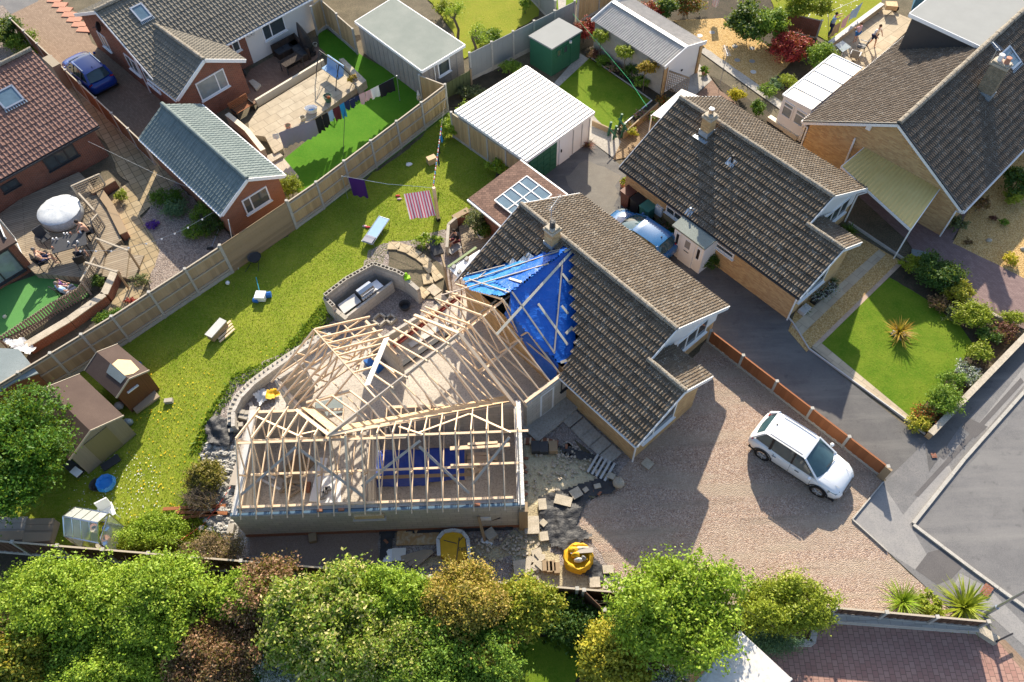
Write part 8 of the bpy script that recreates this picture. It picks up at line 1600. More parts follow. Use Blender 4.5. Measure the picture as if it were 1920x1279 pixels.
# swing seat
def swing():
    c_=np.array(a2(627,148,PZ));th=radians(-46);d=np.array((cos(th),sin(th)));n_=np.array((-d[1],d[0]));n_=-n_ if n_[0] > 0 else n_;t=thing('garden_swing','three seat garden swing with pale blue cushions on the slab patio','swing seat',(*c_,PZ));X=lambda a,b,z:(*(c_+d*a+n_*b),z+PZ)
    for k in (-1,0,1):
        mb=MB();mb.hexa(X(k*.52,.0,.5),(d[0]*.5,d[1]*.5,0),(n_[0]*.48,n_[1]*.48,-.03),(0,0,.07));part('seat_cushion',mb,CL['lblue'],t);mb=MB();mb.hexa(X(k*.52,-.3,.82),(d[0]*.5,d[1]*.5,0),(n_[0]*.06,n_[1]*.06,.01),(-n_[0]*.18,-n_[1]*.18,.6));part('back_cushion',mb,CL['lblue'],t)
    for sg in (-1,1):
        mb=MB();mb.path([X(sg*.95,.65,0),X(sg*.95,.45,.6),X(sg*.93,.0,1.5),X(sg*.95,-.5,.6),X(sg*.95,-.75,0)],.03);part('side_frame',mb,MT['dark'],t);mb=MB();mb.path([X(sg*.8,.1,1.5),X(sg*.8,.2,.5)],.015);part('hanger',mb,MT['dark'],t)
    mb=MB();mb.tube(X(-.98,0,1.52),X(.98,0,1.52),.03);part('top_bar',mb,MT['dark'],t)
swing()
c_=np.array(a2(455,203,.4));th=radians(44);t=thing('wooden_bench','reddish brown wooden bench against the brick wing wall','bench',(*c_,0));mb=MB()
for k in range(5):q=c_+np.array((-sin(th),cos(th)))*(-.2+k*.1);mb.box((q[0],q[1],.45),(1.3,.08,.03),th)
part('seat',mb,MT['fencer'],t);mb=MB()
for k in range(5):q=c_+np.array((-sin(th),cos(th)))*(.27+.02*k);mb.box((q[0],q[1],.52+k*.09),(1.3,.03,.07),th)
part('backrest',mb,MT['fencer'],t)
for sg in (-.6,.6):mb=MB();q=c_+np.array((cos(th),sin(th)))*sg;mb.box((q[0],q[1],.3),(.05,.5,.6),th);part('leg',mb,MT['black'],t)
for px,py,r,h,m,lb in ((616,190,.24,.4,'bgreen','large dark pot with a red flower on the raised patio'),(569,226,.17,.25,'cream','white rimmed pot near the laundry basket'),(541,240,.17,.2,'terra','terracotta pot behind the grey bed sheet'),(592,88,.14,.25,'cream','pale pot at the foot of the black parasol')):pot('plant_pot',lb,px,py,r,h,MT[m],PZ if px > 500 and py > 100 else 0)
p=at(616,183,PZ+.45);mb=MB();mb.ball(p,(.1,.1,.08),8,5,.2);tag(mb.build('red_flower',LF['redf']),'red geranium in the large dark pot','flower')
p=at(585,210,PZ);t=thing('laundry_basket','oval white laundry basket on the slab patio','basket',p);mb=MB();n=16;vs=[]
for k in range(n):a=2*pi*k/n;vs +=[(p[0]+.3*cos(a),p[1]+.2*sin(a),PZ+.02),(p[0]+.38*cos(a),p[1]+.26*sin(a),PZ+.32)]
mb.mesh(vs,[(2*k,(2*k+2) % (2*n),(2*k+3) % (2*n),2*k+1) for k in range(n)]+[tuple(range(0,2*n,2))]);part('basket',mb,MT['white'],t);mb=MB();mb.ball((p[0],p[1],PZ+.1),(.18,.12,.07),8,5,.2);part('cloth',mb,CL['blue'],t)
p=at(786,188);t=thing('garden_gnome','white and pink garden gnome by the short honey coloured fence bay','gnome',p);mb=MB();mb.lathe(p,[(.12,0),(.14,.2),(.1,.35),(.08,.4)],10);part('body',mb,MT['cream'],t);mb=MB();mb.lathe((p[0],p[1],.42),[(.1,0),(.02,.3)],8);part('hat',mb,MT['white'],t)
mb=MB();mb.prism([a2(*p,.2) for p in ((466,152),(474,148),(489,158),(480,168))],0,.2);tag(mb.build('door_step',MT['stone']),'pale stone step by the brick wing corner','step')
p=at(462,148);t=thing('black_ornament','black cat like ornament on the pale stone step','ornament',p);mb=MB();mb.ball((p[0],p[1],.4),(.1,.1,.2));mb.ball((p[0],p[1],.65),(.08,.08,.08));part('figure',mb,MT['black'],t)
mb=MB();q=at(598,118);mb.box((q[0],q[1],.02),(.35,.3,.03),.6);tag(mb.build('drain_cover',MT['lgrey']),'pale square drain cover on the brick patio','drain cover')
#=================DECK OF THE RED ROOFED BUNGALOW=================
DZ=.42;dk=slabmat('old_decking',(.28,.225,.16),(.36,.3,.22),(.1,.08,.06),3.5,.14,.012,.3,-radians(20))
D_=[a2(*p,DZ) for p in ((0,400),(40,372),(148,322),(170,345),(208,405),(228,450),(198,470),(190,512),(165,521),(66,513),(28,478),(0,470))]
mb=MB();mb.prism(D_,0,DZ);struct(mb.build('raised_deck',dk,origin=(0,0,0)))
for pts,z in ((((200,455),(243,462),(236,520),(190,518)),.28),(((246,477),(270,479),(252,523),(227,522)),.15)):mb=MB();mb.prism([a2(*p,z) for p in pts],0,z);struct(mb.build('deck_steps',dk,origin=(0,0,0)))
p=at(118,415,DZ);t=thing('hot_tub','round inflatable hot tub with silvery white cover on the deck','hot tub',(p[0],p[1]+.1,DZ));p=(p[0],p[1]+.25,DZ)
mb=MB();mb.lathe(p,[(1.0,0),(1.08,.1),(1.1,.3),(1.06,.58),(.98,.66)],30);part('tub_wall',mb,speck('tub_vinyl',(.3,.34,.38),(.42,.45,.48),(.6,.6,.6),4,20,.5,.1,.01),t,smooth=True)
mb=MB();n=36;vs=[(p[0],p[1],DZ+.74)]
for r_,z_ in ((.35,.75),(.7,.73),(.98,.68),(1.1,.6)):
    for k in range(n):a=2*pi*k/n;vs.append((p[0]+r_*cos(a),p[1]+r_*sin(a),DZ+z_+.012*sin(k*5)+.01*sin(k*3+r_*9)))
mb.mesh(vs,[(0,1+k,1+(k+1) % n) for k in range(n)]+[(1+j*n+k,1+j*n+n+k,1+j*n+n+(k+1) % n,1+j*n+(k+1) % n) for j in range(3) for k in range(n)]);part('cover',mb,MT['tubcover'],t,smooth=True)
tz=DZ+.74;T4=[np.array(a2(*p,tz)) for p in ((96,449),(160,434),(163,458),(98,476))];c_=sum(T4)/4;t=thing('deck_table','dark rectangular dining table with glasses on the deck','table',(*c_,DZ));mb=MB();mb.prism([tuple(q) for q in T4],tz-.04,tz);part('table_top',mb,MT['dark'],t)
for q in T4:q2=c_+(q-c_)*.92;mb=MB();mb.tube((*q2,DZ),(*q2,tz-.04),.03);part('leg',mb,MT['black'],t)
for i,(x,y) in enumerate(((101,450),(108,449),(122,440),(128,440),(134,439),(130,456),(147,455),(152,437),(100,466))):q=a2(x,y,tz);mb=MB();mb.lathe((q[0],q[1],tz),[(.035,0),(.04,.14),(.035,.14)],8);tag(mb.build('drinking_glass',MT['white'] if i not in (4,8) else MT['terra']),'small glass standing on the dark deck table' if i !=8 else 'orange drink at the corner of the dark deck table','glass','glasses on the deck table' if i !=8 else None)
chair('deck_chair','dark armchair with lilac cushion at the back of the deck table',a2(84,446,DZ+.45),radians(-40),MT['dark'],DZ);chair('deck_chair','black chair holding the shirtless man at the left end of the table',a2(80,490,DZ+.45),radians(30),MT['black'],DZ);chair('deck_chair','black chair under the person in dark clothes by the steps',a2(152,487,DZ+.45),radians(115),MT['black'],DZ);chair('deck_chair','black chair under the shirtless man beside the hot tub',a2(168,433,DZ+.45),radians(205),MT['black'],DZ)
person('shirtless dark haired person leaning over the table beside the hot tub',a2(163,433,DZ+.5),radians(205),'sit',None,CL['black'],'dark',DZ,lean=.16);person('shirtless person in dark shorts sitting at the left end of the deck table',a2(78,486,DZ+.5),radians(28),'sit',None,CL['navy'],'grey',DZ,lean=-.02);person('person in dark clothes seated with back to the deck steps',a2(154,484,DZ+.5),radians(110),'sit',CL['black'],CL['black'],'grey',DZ,lean=.08)
chair('garden_chair','black reclining chair on the pale artificial lawn',a2(118,546,.4),radians(60),MT['black'],0,leg=MT['black']);person('person in a light blue shirt and grey trousers lounging on the artificial lawn',a2(124,548,.45),radians(50),'sit',CL['lblue'],CL['grey'],'grey',0,lean=-.1,shorts=False);person('child in a purple top beside the person in the light blue shirt',a2(118,538,.3),radians(20),'sit',CL['purple'],CL['pink'],'brown',0,sc=.7)
def lattice(name,label,A,B,z0,z1,mat=None):
    t=thing(name,label,'trellis',(A[0],A[1],z0));A=np.array(A[:2]);B=np.array(B[:2]);L=np.hypot(*(B-A));mb=MB();k=int(L/.14)
    for i in range(k+1):p=A+(B-A)*i/k;mb.beam((*p,z0+.05),(*p,z1),.03,.02)
    for j in range(int((z1-z0)/.14)):mb.beam((*A,z0+.1+j*.14),(*B,z0+.1+j*.14),.02,.02)
    part('lattice',mb,mat or MT['deck'],t);mb=MB();mb.beam((*A,z1+.03),(*B,z1+.03),.08,.05);part('hand_rail',mb,MT['rail'],t)
    for p in (A,B):mb=MB();mb.beam((*p,z0-.3),(*p,z1+.05),.08,.08,up=(1,0,0));part('post',mb,MT['rail'],t)
    return t
lattice('deck_trellis','trellis panel at the top corner of the deck',a2(150,372,DZ),a2(200,350,DZ),DZ,DZ+.9);lattice('deck_trellis','slanting trellis panel next to the hot tub',a2(163,385,DZ),a2(190,415,DZ),DZ,DZ+.85);lattice('deck_trellis','short trellis panel above the flower tray by the steps',a2(184,440,DZ),a2(197,425,DZ),DZ,DZ+.9);lattice('deck_balustrade','slatted balustrade between deck steps and curved fence',a2(168,548,.2),a2(192,505,.2),.2,1.1)
lowwall('brick_garden_wall','weathered brick retaining wall with flaking paint below the picket fence',[(225,520),(205,565),(140,612),(60,660)],.55,.35,MT['bred'],MT['stone']);lowwall('timber_planter','long sleeper topped planter along the trellis',[(195,372),(215,400),(240,450)],.5,.35,MT['bred'],MT['sleeper'])
lowwall('brick_planter','short brick planter stub next to the slab path',[(180,375),(222,350)],.55,.3,MT['bred'],MT['sleeper'])
def picket(name,label,pts,h,sp=.13,mat=None):
    t=thing(name,label,'fence',at(*pts[0]));mb=MB();rl=MB()
    for i in range(len(pts)-1):
        A,B=np.array(a2(*pts[i])),np.array(a2(*pts[i+1]));L=np.hypot(*(B-A));k=int(L/sp)
        for j in range(k+1):p=A+(B-A)*j/max(1,k);mb.box((p[0],p[1],h/2+.02),(.085,.02,h),atan2(*(B-A)[::-1]))
        rl.beam((*A,h*.92),(*B,h*.92),.05,.05);rl.beam((*A,h*.3),(*B,h*.3),.05,.05)
    part('pickets',mb,mat or MT['shedw'],t);part('rails',rl,MT['deck'],t);return t
picket('picket_fence','grey picket fence around the pale artificial lawn',[(14,652),(60,622),(110,588),(160,560),(172,545)],.85)
for (a_,b2,z,lb) in (((180,447),(240,470),1.5,'white beam over the upper end of the deck steps'),((160,492),(220,510),1.4,'white beam over the lower end of the deck steps')):
    t=thing('pergola_beam',lb,'pergola',at(*a_,DZ));P0_,P1_=at(*a_,z),at(*b2,z);mb=MB();mb.beam(P0_,P1_,.08,.08);part('beam',mb,MT['rail'],t)
    for q in (P0_,P1_):mb=MB();mb.beam((q[0],q[1],.1),q,.08,.08,up=(1,0,0));part('post',mb,MT['sleeper'],t)
# extension roof and open door of the red roofed bungalow at left edge
t=thing('garden_room','red brick garden room with glazed front at the left edge below the brown roof','outbuilding',at(0,480));fG=Fr(*a2(66,505,0),radians(44.2)+pi)
wallprism(t,fG,[(0,0,2.1),(0,-2.2,2.1),(6,-2.2,2.1),(6,0,2.1)],MT['bred']);mb=MB();mb.prism([fG.w(a,b)[:2] for a,b in ((-.15,.2),(-.15,-2.4),(6,-2.4),(6,.2))],2.1,2.2);part('roof',mb,MT['feltb'],t)
window(t,fG.w(3.4,0),fG.w(.35,0),.35,1.95,mull=(.33,.66),fm=MT['dark'],gm=MT['glassl'])
t=thing('open_door','open white framed glass door swung out over the deck','door',at(45,505));A_,B_=np.array(at(26,495,DZ)),np.array(at(45,510,DZ));q0,q1=at(6,420,2.0),at(45,455,1.0)
window(t,a2(47,492,DZ),a2(28,448,DZ),DZ+.02,DZ+1.95,gm=MT['glass'],sill=False,name='door_leaf')
#=================UPPER RIGHT PATIO=================
person('child in a pink top and blue skirt standing by the glass table',a2(1602,80),radians(120),'stand',CL['pink'],CL['blue'],'brown',sc=.8,skirt=True,arms=((.18,.22,-.24),(.32,.12,-.3)));person('person in a white top and navy shorts walking on the far patio',a2(1632,88),radians(-60),'walk',CL['white'],CL['navy'],'brown',sc=.92,lean=.08);person('person in a light blue top hanging washing on the far lawn',a2(1553,68),radians(-20),'stand',CL['lblue'],CL['navy'],'dark',sc=.95,arms=((.2,.22,.0),(.35,.12,.2)),shorts=False)
t=thing('glass_table','pale glass topped garden table behind the conservatory','table',at(1580,98));q4=[a2(*p,.7) for p in ((1566,84),(1580,76),(1596,88),(1580,98))];mb=MB();mb.prism(q4,.67,.7);part('table_top',mb,MT['glassl'],t)
for q in q4:mb=MB();mb.tube((*q,0),(*q,.67),.02);part('leg',mb,MT['white'],t)
chair('patio_chair','dark garden chair between child and walking person',a2(1611,98),radians(150),MT['dark'],leg=MT['lgrey']);chair('patio_chair','folded white framed chair beside the conservatory roof',a2(1600,112),radians(60),MT['grey'],leg=MT['white'],h=.3)
p=at(1665,24);t=thing('wheelbarrow','wheelbarrow with sandy load at the far patio wall','wheelbarrow',p);mb=MB();mb.prism([(p[0]-.4,p[1]-.2),(p[0]+.3,p[1]-.35),(p[0]+.4,p[1]+.2),(p[0]-.3,p[1]+.3)],.35,.65);part('tray',mb,MT['osb'],t);mb=MB();mb.beam((p[0]-.4,p[1],.3),(p[0]-.9,p[1]-.5,.3),.04,.04);mb.beam((p[0]+.2,p[1]-.2,.3),(p[0]-.5,p[1]-.8,.3),.04,.04);part('handles',mb,MT['black'],t);mb=MB();mb.tube((p[0]+.45,p[1]+.1,.2),(p[0]+.5,p[1]+.15,.2),.2);part('wheel',mb,MT['rubber'],t)
for i in range(7):x=104+i*9.3;y=2+i*9.2;q=at(x,y);mb=MB();mb.box((q[0],q[1],.06+.0*i),(.95,.55,.1),radians(-8));tag(mb.build('terracotta_slab',MT['terra']),'terracotta coloured slab in the stepped row beside the brick drive','slab','row of terracotta slabs')
#=================TV AERIALS=================
def aerial(name,label,base,h,el=8,rz=0,L=.9,mat=None):
    b=np.array(base);t=thing(name,label,'aerial',b);mb=MB();mb.tube(b,b+np.array((0,0,h)),.018,.018,6);part('mast',mb,MT['galv'],t);d=np.array((cos(rz),sin(rz),0));n_=np.array((-d[1],d[0],0));mb=MB();q=b+np.array((0,0,h-.05));mb.tube(q-d*.2,q+d*L,.014,.014,5)
    for i in range(el):c=q-d*.2+d*(L+.2)*(i+.5)/el;mb.tube(c-n_*(.2-.008*i),c+n_*(.2-.008*i),.009,.009,4)
    part('antenna',mb,mat or MT['lgrey'],t);return t
ca_=fA.w(cA[0]+.35,cA[1]-.15,4.0);aerial('tv_aerial','tv aerial on a tall mast beside the small chimney above the tarpaulin',ca_,2.0,8,radians(60));aerial('tv_aerial','pale tv aerial pointing up over the brown block path',at(1347,170,0),2.6,10,radians(92),.8,MT['white'])
cu_=fU.w(cU[0]-.1,cU[1]+.5,5.5);aerial('tv_aerial','dense tv aerial on the tall chimney at upper right',cu_,1.0,12,radians(100),.5,MT['galv'])
#=================BINS,POTS AND SMALL THINGS=================
def bin_(label,px,py,mat,rz=AZ):
    p=at(px,py);t=thing('wheelie_bin',label,'bin',p);c,s=cos(rz),sin(rz);mb=MB();X=lambda x,y,z:(p[0]+x*c-y*s,p[1]+x*s+y*c,z)
    vs=[X(x*.24,y*.26,0) for x,y in ((-1,-1),(1,-1),(1,1),(-1,1))]+[X(x*.29,y*.34,1.0) for x,y in ((-1,-1),(1,-1),(1,1),(-1,1))];mb.mesh(vs,[(3,2,1,0),(4,5,6,7)]+[(i,(i+1) % 4,4+(i+1) % 4,4+i) for i in range(4)]);part('body',mb,mat,t)
    mb=MB();mb.hexa(X(0,0,1.04),(.64*c,.64*s,.03),(-.74*s,.74*c,0),(0,0,.07));part('lid',mb,mat,t);mb=MB();mb.tube(X(-.28,-.3,.98),X(-.28,.3,.98),.02);part('handle',mb,mat,t)
    for y in (-.25,.25):mb=MB();mb.tube(X(-.25,y-.03,.1),X(-.25,y+.03,.1),.1,.1,10);part('wheel',mb,MT['rubber'],t)
bin_('brown wheelie bin nearest the terracotta pot',1176,384,plain('brown_bin_plastic',(.14,.05,.035),.45));bin_('black wheelie bin between the brown one and the green one',1194,398,MT['black']);bin_('green wheelie bin behind the bright blue car',1211,412,plain('green_bin_plastic',(.06,.2,.16),.45))
pot('terracotta_pot','terracotta pot with a yellow green conifer by the brown bin',1168,350,.2,.35,MT['terra']);tree('potted_conifer','slim yellow green conifer in the terracotta pot','plant',a2(1168,345,.6),1.1,(.14,.14,.35),500,LF['lime'],.04,lobes=4,trunk=.02,ch=.7,limbs=1)
for px,py,lb,m in ((1187,252,'terracotta pot on the timber deck by the green gate posts','yellow'),(1226,224,'tan pot under the white canopy','grn'),(1320,140,'dark red pot with a clipped conifer by the garage door','conif')):
    pot('garden_pot',lb,px,py,.2,.32,MT['terra']);tree('potted_plant','plant in the '+lb,'plant',a2(px,py-2,.5),.8,(.28,.28,.3 if m !='conif' else .45),800,LF[m],.05,lobes=5,trunk=.02,ch=.55,limbs=2)
for px,py,lb in ((1795,425,'dark pot with an olive bush at the corner of the large house'),(1838,385,'blue pot with a reddish bush by the brown roof'),):pot('garden_pot',lb,px,py,.24,.3,MT['dark']);tree('potted_plant','bush in the '+lb,'plant',a2(px,py-3,.6),.9,(.42,.42,.35),1300,LF['olive' if px < 1800 else 'copper'],.05,lobes=6,trunk=.02,ch=.6,limbs=2)
for (px,py,lb) in ((1553,548,'black trough of white flowers under the bay window'),(1532,562,'second black trough of white flowers nearer the drive')):
    p=at(px,py);t=thing('flower_trough',lb,'planter',p);mb=MB();mb.box((p[0],p[1],.15),(.8,.3,.3),radians(40));part('trough',mb,MT['black'],t);C_=np.array(p)+rng.normal(0,1,(260,3))*np.array((.25,.2,.04))+np.array((0,0,.36));quads('flowers',leafmesh(C_,rng.normal(0,1,(260,3))+np.array((0,0,1)),.04),LF['white'],t)
lowwall('stone_trough','stone trough holding the spiky plant against the buff wall',[(1500,590),(1514,578)],.25,.35,MT['lgrey'])
# green gate posts,garden line
p=at(1158,250);t=thing('green_arch','dark green timber gate posts at the edge of the timber deck','gate',p)
for a_,b2 in (((1140,255),(1145,232)),((1160,240),(1160,218)),((1150,262),(1160,245)),((1165,258),(1172,240))):q=at(*a_);mb=MB();mb.beam(q,(q[0]+.1,q[1],1.0),.12,.12,up=(1,0,0));part('post',mb,MT['dgreen'],t)
mb=MB();mb.beam(at(1142,240,1.0),at(1156,258,.5),.1,.05);mb.beam(at(1160,222,1.0),at(1176,245,.5),.1,.05);part('brace',mb,MT['dgreen'],t)
mb=MB();mb.path([at(1074,26,2.0),at(1125,85,1.75),at(1180,150,1.6),at(1213,200,1.9)],.011,5);tag(mb.build('green_washing_line',plain('green_line_plastic',(.02,.4,.15),.4)),'bright green line stretched over the neat back lawn','washing line')
mb=MB();mb.path([at(165,265,2.2),at(300,330,1.9),at(400,370,2.1)],.008,4);tag(mb.build('cable',MT['lgrey']),'thin pale cable from the red brick wall to the outbuilding','cable')
mb=MB();L_=[at(405,395,1.9),at(345,430,1.7),at(290,452,1.65),at(215,470,1.8),at(150,470,2.0)];mb.path(L_,.008,4);t=thing('festoon_lights','string of white globe lights sagging over the rockery','light string',L_[0]);part('cable',mb,MT['lgrey'],t)
for i in range(10):f=i/9*(len(L_)-1.001);k=int(f);q=np.array(L_[k])+(np.array(L_[k+1])-np.array(L_[k]))*(f-k);mb=MB();mb.ball((q[0],q[1],q[2]-.05),.05,8,5);part('globe',mb,MT['white'],t)
mb=MB();mb.path([at(445,510,2.3),at(470,494,2.2)],.01,4);
p=at(442,470);mb=MB();mb.tube(at(447,505,0),at(428,412,2.4),.03);tag(mb.build('scaffold_pole',MT['galv']),'grey pole leaning at the corner of the outbuilding','pole')
p=at(395,468);t=thing('garden_tool','blue handled garden roller lying in the rockery','tool',p);mb=MB();mb.tube(p,at(410,430,.3),.02);part('handle',mb,MT['galv'],t);mb=MB();mb.tube((p[0]-.15,p[1],.08),(p[0]+.15,p[1],.08),.08);part('roller',mb,MT['black'],t)
# lawn things
p=np.array(a2(707,438));th=atan2(*(np.array(a2(722,415))-np.array(a2(692,458)))[::-1]);t=thing('sun_lounger','blue sun lounger with grey headrest cushion on the big lawn','sun lounger',(*p,0));c,s=cos(th),sin(th);X=lambda x,y,z:(p[0]+x*c-y*s,p[1]+x*s+y*c,z)
mb=MB();mb.hexa(X(.12,0,.3),(1.45*c,1.45*s,.04),(-.56*s,.56*c,0),(0,0,.04));part('canvas',mb,CL['lblue'],t);mb=MB();mb.hexa(X(-.75,0,.34),(.45*c,.45*s,0),(-.56*s,.56*c,0),(0,0,.09));part('headrest',mb,CL['grey'],t)
mb=MB();[mb.tube(X(-.98,y,.3),X(.9,y,.33),.02) for y in (-.31,.31)];[mb.tube(X(x,-.31,.3),X(x,.31,.3),.02) for x in (-.98,.9)];part('frame',mb,MT['galv'],t)
for x in (-.85,0,.8):
    for y in (-.31,.31):mb=MB();mb.tube(X(x,y,0),X(x,y,.3),.018);part('leg',mb,MT['galv'],t)
for i,(x,y,m,lb) in enumerate(((684,425,'pink','pink sandal beside the sun lounger'),(690,427,'red','crimson sandal touching the pink one'),(746,368,'red','striped shoe lying left of the billowing striped towel'),(749,374,'pink','second striped shoe by the billowing striped towel'))):q=at(x,y);mb=MB();mb.ball((q[0],q[1],.04),(.14,.07,.05),8,5);tag(mb.build('shoe',CL[m]),lb,'shoe')
q=at(428,533);mb=MB();mb.ball((q[0],q[1],.11),.11,12,8);tag(mb.build('ball',MT['white'],smooth=True),'white ball on the shaded lawn near the fence','ball');q=at(11,596);mb=MB();mb.ball((q[0],q[1],.1),.1,10,7);tag(mb.build('ball',MT['cream'],smooth=True),'pale ball on the artificial lawn at the left edge','ball')
q=at(767,309);mb=MB();mb.ball((q[0],q[1],.05),(.2,.14,.06),8,5,.2);tag(mb.build('white_cloth',CL['white']),'small white cloth dropped on the lawn near the fence','cloth')
p=at(490,560);t=thing('mop_bucket','white and blue plastic toy cart on the lawn','toy',p);mb=MB();mb.prism([(p[0]-.25,p[1]-.2),(p[0]+.25,p[1]-.25),(p[0]+.3,p[1]+.2),(p[0]-.2,p[1]+.25)],.05,.35);part('tray',mb,MT['white'],t);mb=MB();mb.tube((p[0]+.2,p[1]+.1,.12),(p[0]+.5,p[1]+.15,.12),.16);part('blue_wheel',mb,MT['bluep'],t);mb=MB();mb.tube((p[0]-.35,p[1]-.15,.1),(p[0]-.1,p[1]-.2,.1),.12);part('blue_bucket',mb,MT['bluep'],t);mb=MB();mb.tube((p[0],p[1]+.1,.3),at(480,520,.5),.02);part('handle',mb,MT['teal'],t)
p=at(482,494);t=thing('wheelbarrow','black wheelbarrow standing in the fence shadow on the lawn','wheelbarrow',p);mb=MB();mb.lathe((p[0],p[1],.25),[(.2,0),(.34,.25),(.36,.26),(.3,.22)],10);part('tray',mb,MT['dark'],t);mb=MB();[mb.tube((p[0]+k,p[1]-.2,.3),(p[0]+k*1.6,p[1]-.9,.45),.018) for k in (-.2,.2)];part('handles',mb,MT['black'],t);mb=MB();mb.tube((p[0]-.04,p[1]+.35,.17),(p[0]+.04,p[1]+.35,.17),.17,.17,12);part('wheel',mb,MT['rubber'],t)
p=at(418,628);t=thing('pallet','small timber pallet under the grey topped box on the lawn','pallet',p);
for k in range(4):mb=MB();mb.box((p[0]+.05-.18*k*.5+.2,p[1]-.1+k*.16,.1),(.95,.1,.03),.9);part('slat',mb,MT['pine'],t)
p=at(411,626);t=thing('feed_box','long timber box with grey slab lid on the small pallet','box',p);mb=MB();mb.box((p[0],p[1],.3),(1.05,.38,.36),1.05);part('box',mb,MT['sleeper'],t);mb=MB();mb.box((p[0],p[1],.5),(1.1,.42,.05),1.05);part('lid',mb,MT['lgrey'],t)
q=at(318,754);mb=MB();mb.box((q[0],q[1],.1),(.36,.2,.2),.1);tag(mb.build('concrete_block',MT['blockc']),'lone concrete block on the grass right of the small shed','block')
for x,y,lb in ((263,690,'dark blue bucket at the corner of the small red brown shed'),):q=at(x,y);mb=MB();mb.lathe((q[0],q[1],0),[(.14,0),(.19,.3),(.17,.28)],12);tag(mb.build('bucket',MT['bluep']),lb,'bucket')
p=at(205,912);t=thing('blue_bag','open bright blue bag standing on the grass','bag',p);mb=MB();mb.lathe((p[0],p[1],0),[(.25,0),(.42,.3),(.36,.5),(.28,.35)],9);part('bag',mb,MT['tarpl'],t)
q=at(184,912);mb=MB();mb.lathe((q[0],q[1],0),[(.25,0),(.3,.22),(.26,.2),(.2,.08)],14);tag(mb.build('black_tub',MT['dark']),'black rubber tub beside the blue bag','tub')
mb=MB();q=at(145,884);mb.box((q[0],q[1],.3),(.6,.4,.6),-.6);t=tag(mb.build('plastic_crate',MT['dark']),'dark crate with a white lid below the weathered shed','crate');slab_('window_pane','white framed pane lying on the dark crate','frame',143,885,(.45,.32,.04),-.6,.62,MT['white'])
for x,y,m,lb in ((226,765,'white_sheet','grey white sack between the two sheds'),(243,795,'glassl','pale round tub at the corner of the weathered shed')):q=at(x,y);mb=MB();mb.ball((q[0],q[1],.18),(.22,.18,.2),9,6,.12);tag(mb.build('sack',MT[m],smooth=True),lb,'sack')
# sheds
def gshed(name,label,fr,L,w_,ze,zr,wall,roofm,extra=None):
    t=thing(name,label,'shed',fr.w(L/2,0,0));k=.05
    for sg in (1,-1):
        mb=MB();a,b,c_,d=fr.w(-.08,0,zr),fr.w(L+.08,0,zr),fr.w(L+.08,sg*w_,ze),fr.w(-.08,sg*w_,ze);V=[a,b,c_,d];V +=[(x,y,z-.04) for x,y,z in V];mb.mesh(V,[(0,1,2,3),(7,6,5,4),(0,4,5,1),(1,5,6,2),(2,6,7,3),(3,7,4,0)]);part('roof',mb,roofm,t)
        mb=MB();mb.beam(fr.w(-.1,0,zr-.03),fr.w(-.1,sg*w_,ze-.03),.03,.09);mb.beam(fr.w(L+.1,0,zr-.03),fr.w(L+.1,sg*w_,ze-.03),.03,.09);part('bargeboard',mb,MT['rail'],t)
    wi=w_-.12;p_=(zr-ze)/w_;wallprism(t,fr,[(0,wi,zr-p_*wi-.05),(0,0,zr-.05),(0,-wi,zr-p_*wi-.05),(L,-wi,zr-p_*wi-.05),(L,0,zr-.05),(L,wi,zr-p_*wi-.05)],wall)
    mb=MB();n=int(2*wi/.11)
    for i in range(n+1):y=-wi+2*wi*i/n;zt_=zr-p_*abs(y)-.08;mb.beam(fr.w(-.015,y,.02),fr.w(-.015,y,zt_),.018,.03,up=(fr.d[0],fr.d[1],0))
    part('boards',mb,wall,t);return t
fS1=Fr(-17.59,15.69,2.42);s1_=gshed('timber_shed','large weathered timber shed with dark brown felt roof and double doors',fS1,3.1,1.33,1.7,2.3,MT['shedw'],MT['feltb'])
mb=MB();mb.prism([fS1.w(a,b)[:2] for a,b in ((-.05,-.55),(-.05,.55),(.01,.55),(.01,-.55))],.1,1.75);part('double_door',mb,woodmat('green_stained_board',(.2,.17,.08),(.27,.23,.12)),s1_);slab_('shed_step','dark square slab on the grass by the double doors','slab',208,868,(.8,.4,.04),.7,.01,MT['dark'])
fS2=Fr(-16.75,18.32,2.45);s2_=gshed('timber_shed','small red brown shed with half of its roof showing bare wood',fS2,2.1,.88,1.6,2.02,MT['shedr'],MT['feltb'])
mb=MB();pz=lambda t_:2.04-(2.02-1.6)/.88*abs(t_);V=[fS2.w(.15,0,pz(0)),fS2.w(1.1,-.02,pz(.02)),fS2.w(1.25,-.35,pz(.35)),fS2.w(.9,-.7,pz(.7)),fS2.w(.15,-.62,pz(.62)),fS2.w(.05,-.3,pz(.3))];mb.face([(x,y,z+.006) for x,y,z in V]);part('bare_wood_patch',mb,MT['ply'],s2_)
mb=MB();V=[fS2.w(.05,0,pz(0)),fS2.w(1.2,0,pz(0)),fS2.w(1.1,.38,pz(.38)),fS2.w(.1,.35,pz(.35))];mb.face([(x,y,z+.006) for x,y,z in V]);part('grey_patch',mb,MT['feltl'],s2_)
mb=MB();mb.beam(fS2.w(-.05,-.15,1.25),fS2.w(-.05,.4,1.3),.05,.1,up=(fS2.d[0],fS2.d[1],0));part('white_sign',mb,MT['white'],s2_);slab_('rotten_platform','rotting timber base in front of the small red brown shed','platform',272,752,(1.2,.7,.12),.75,0,MT['deck'])
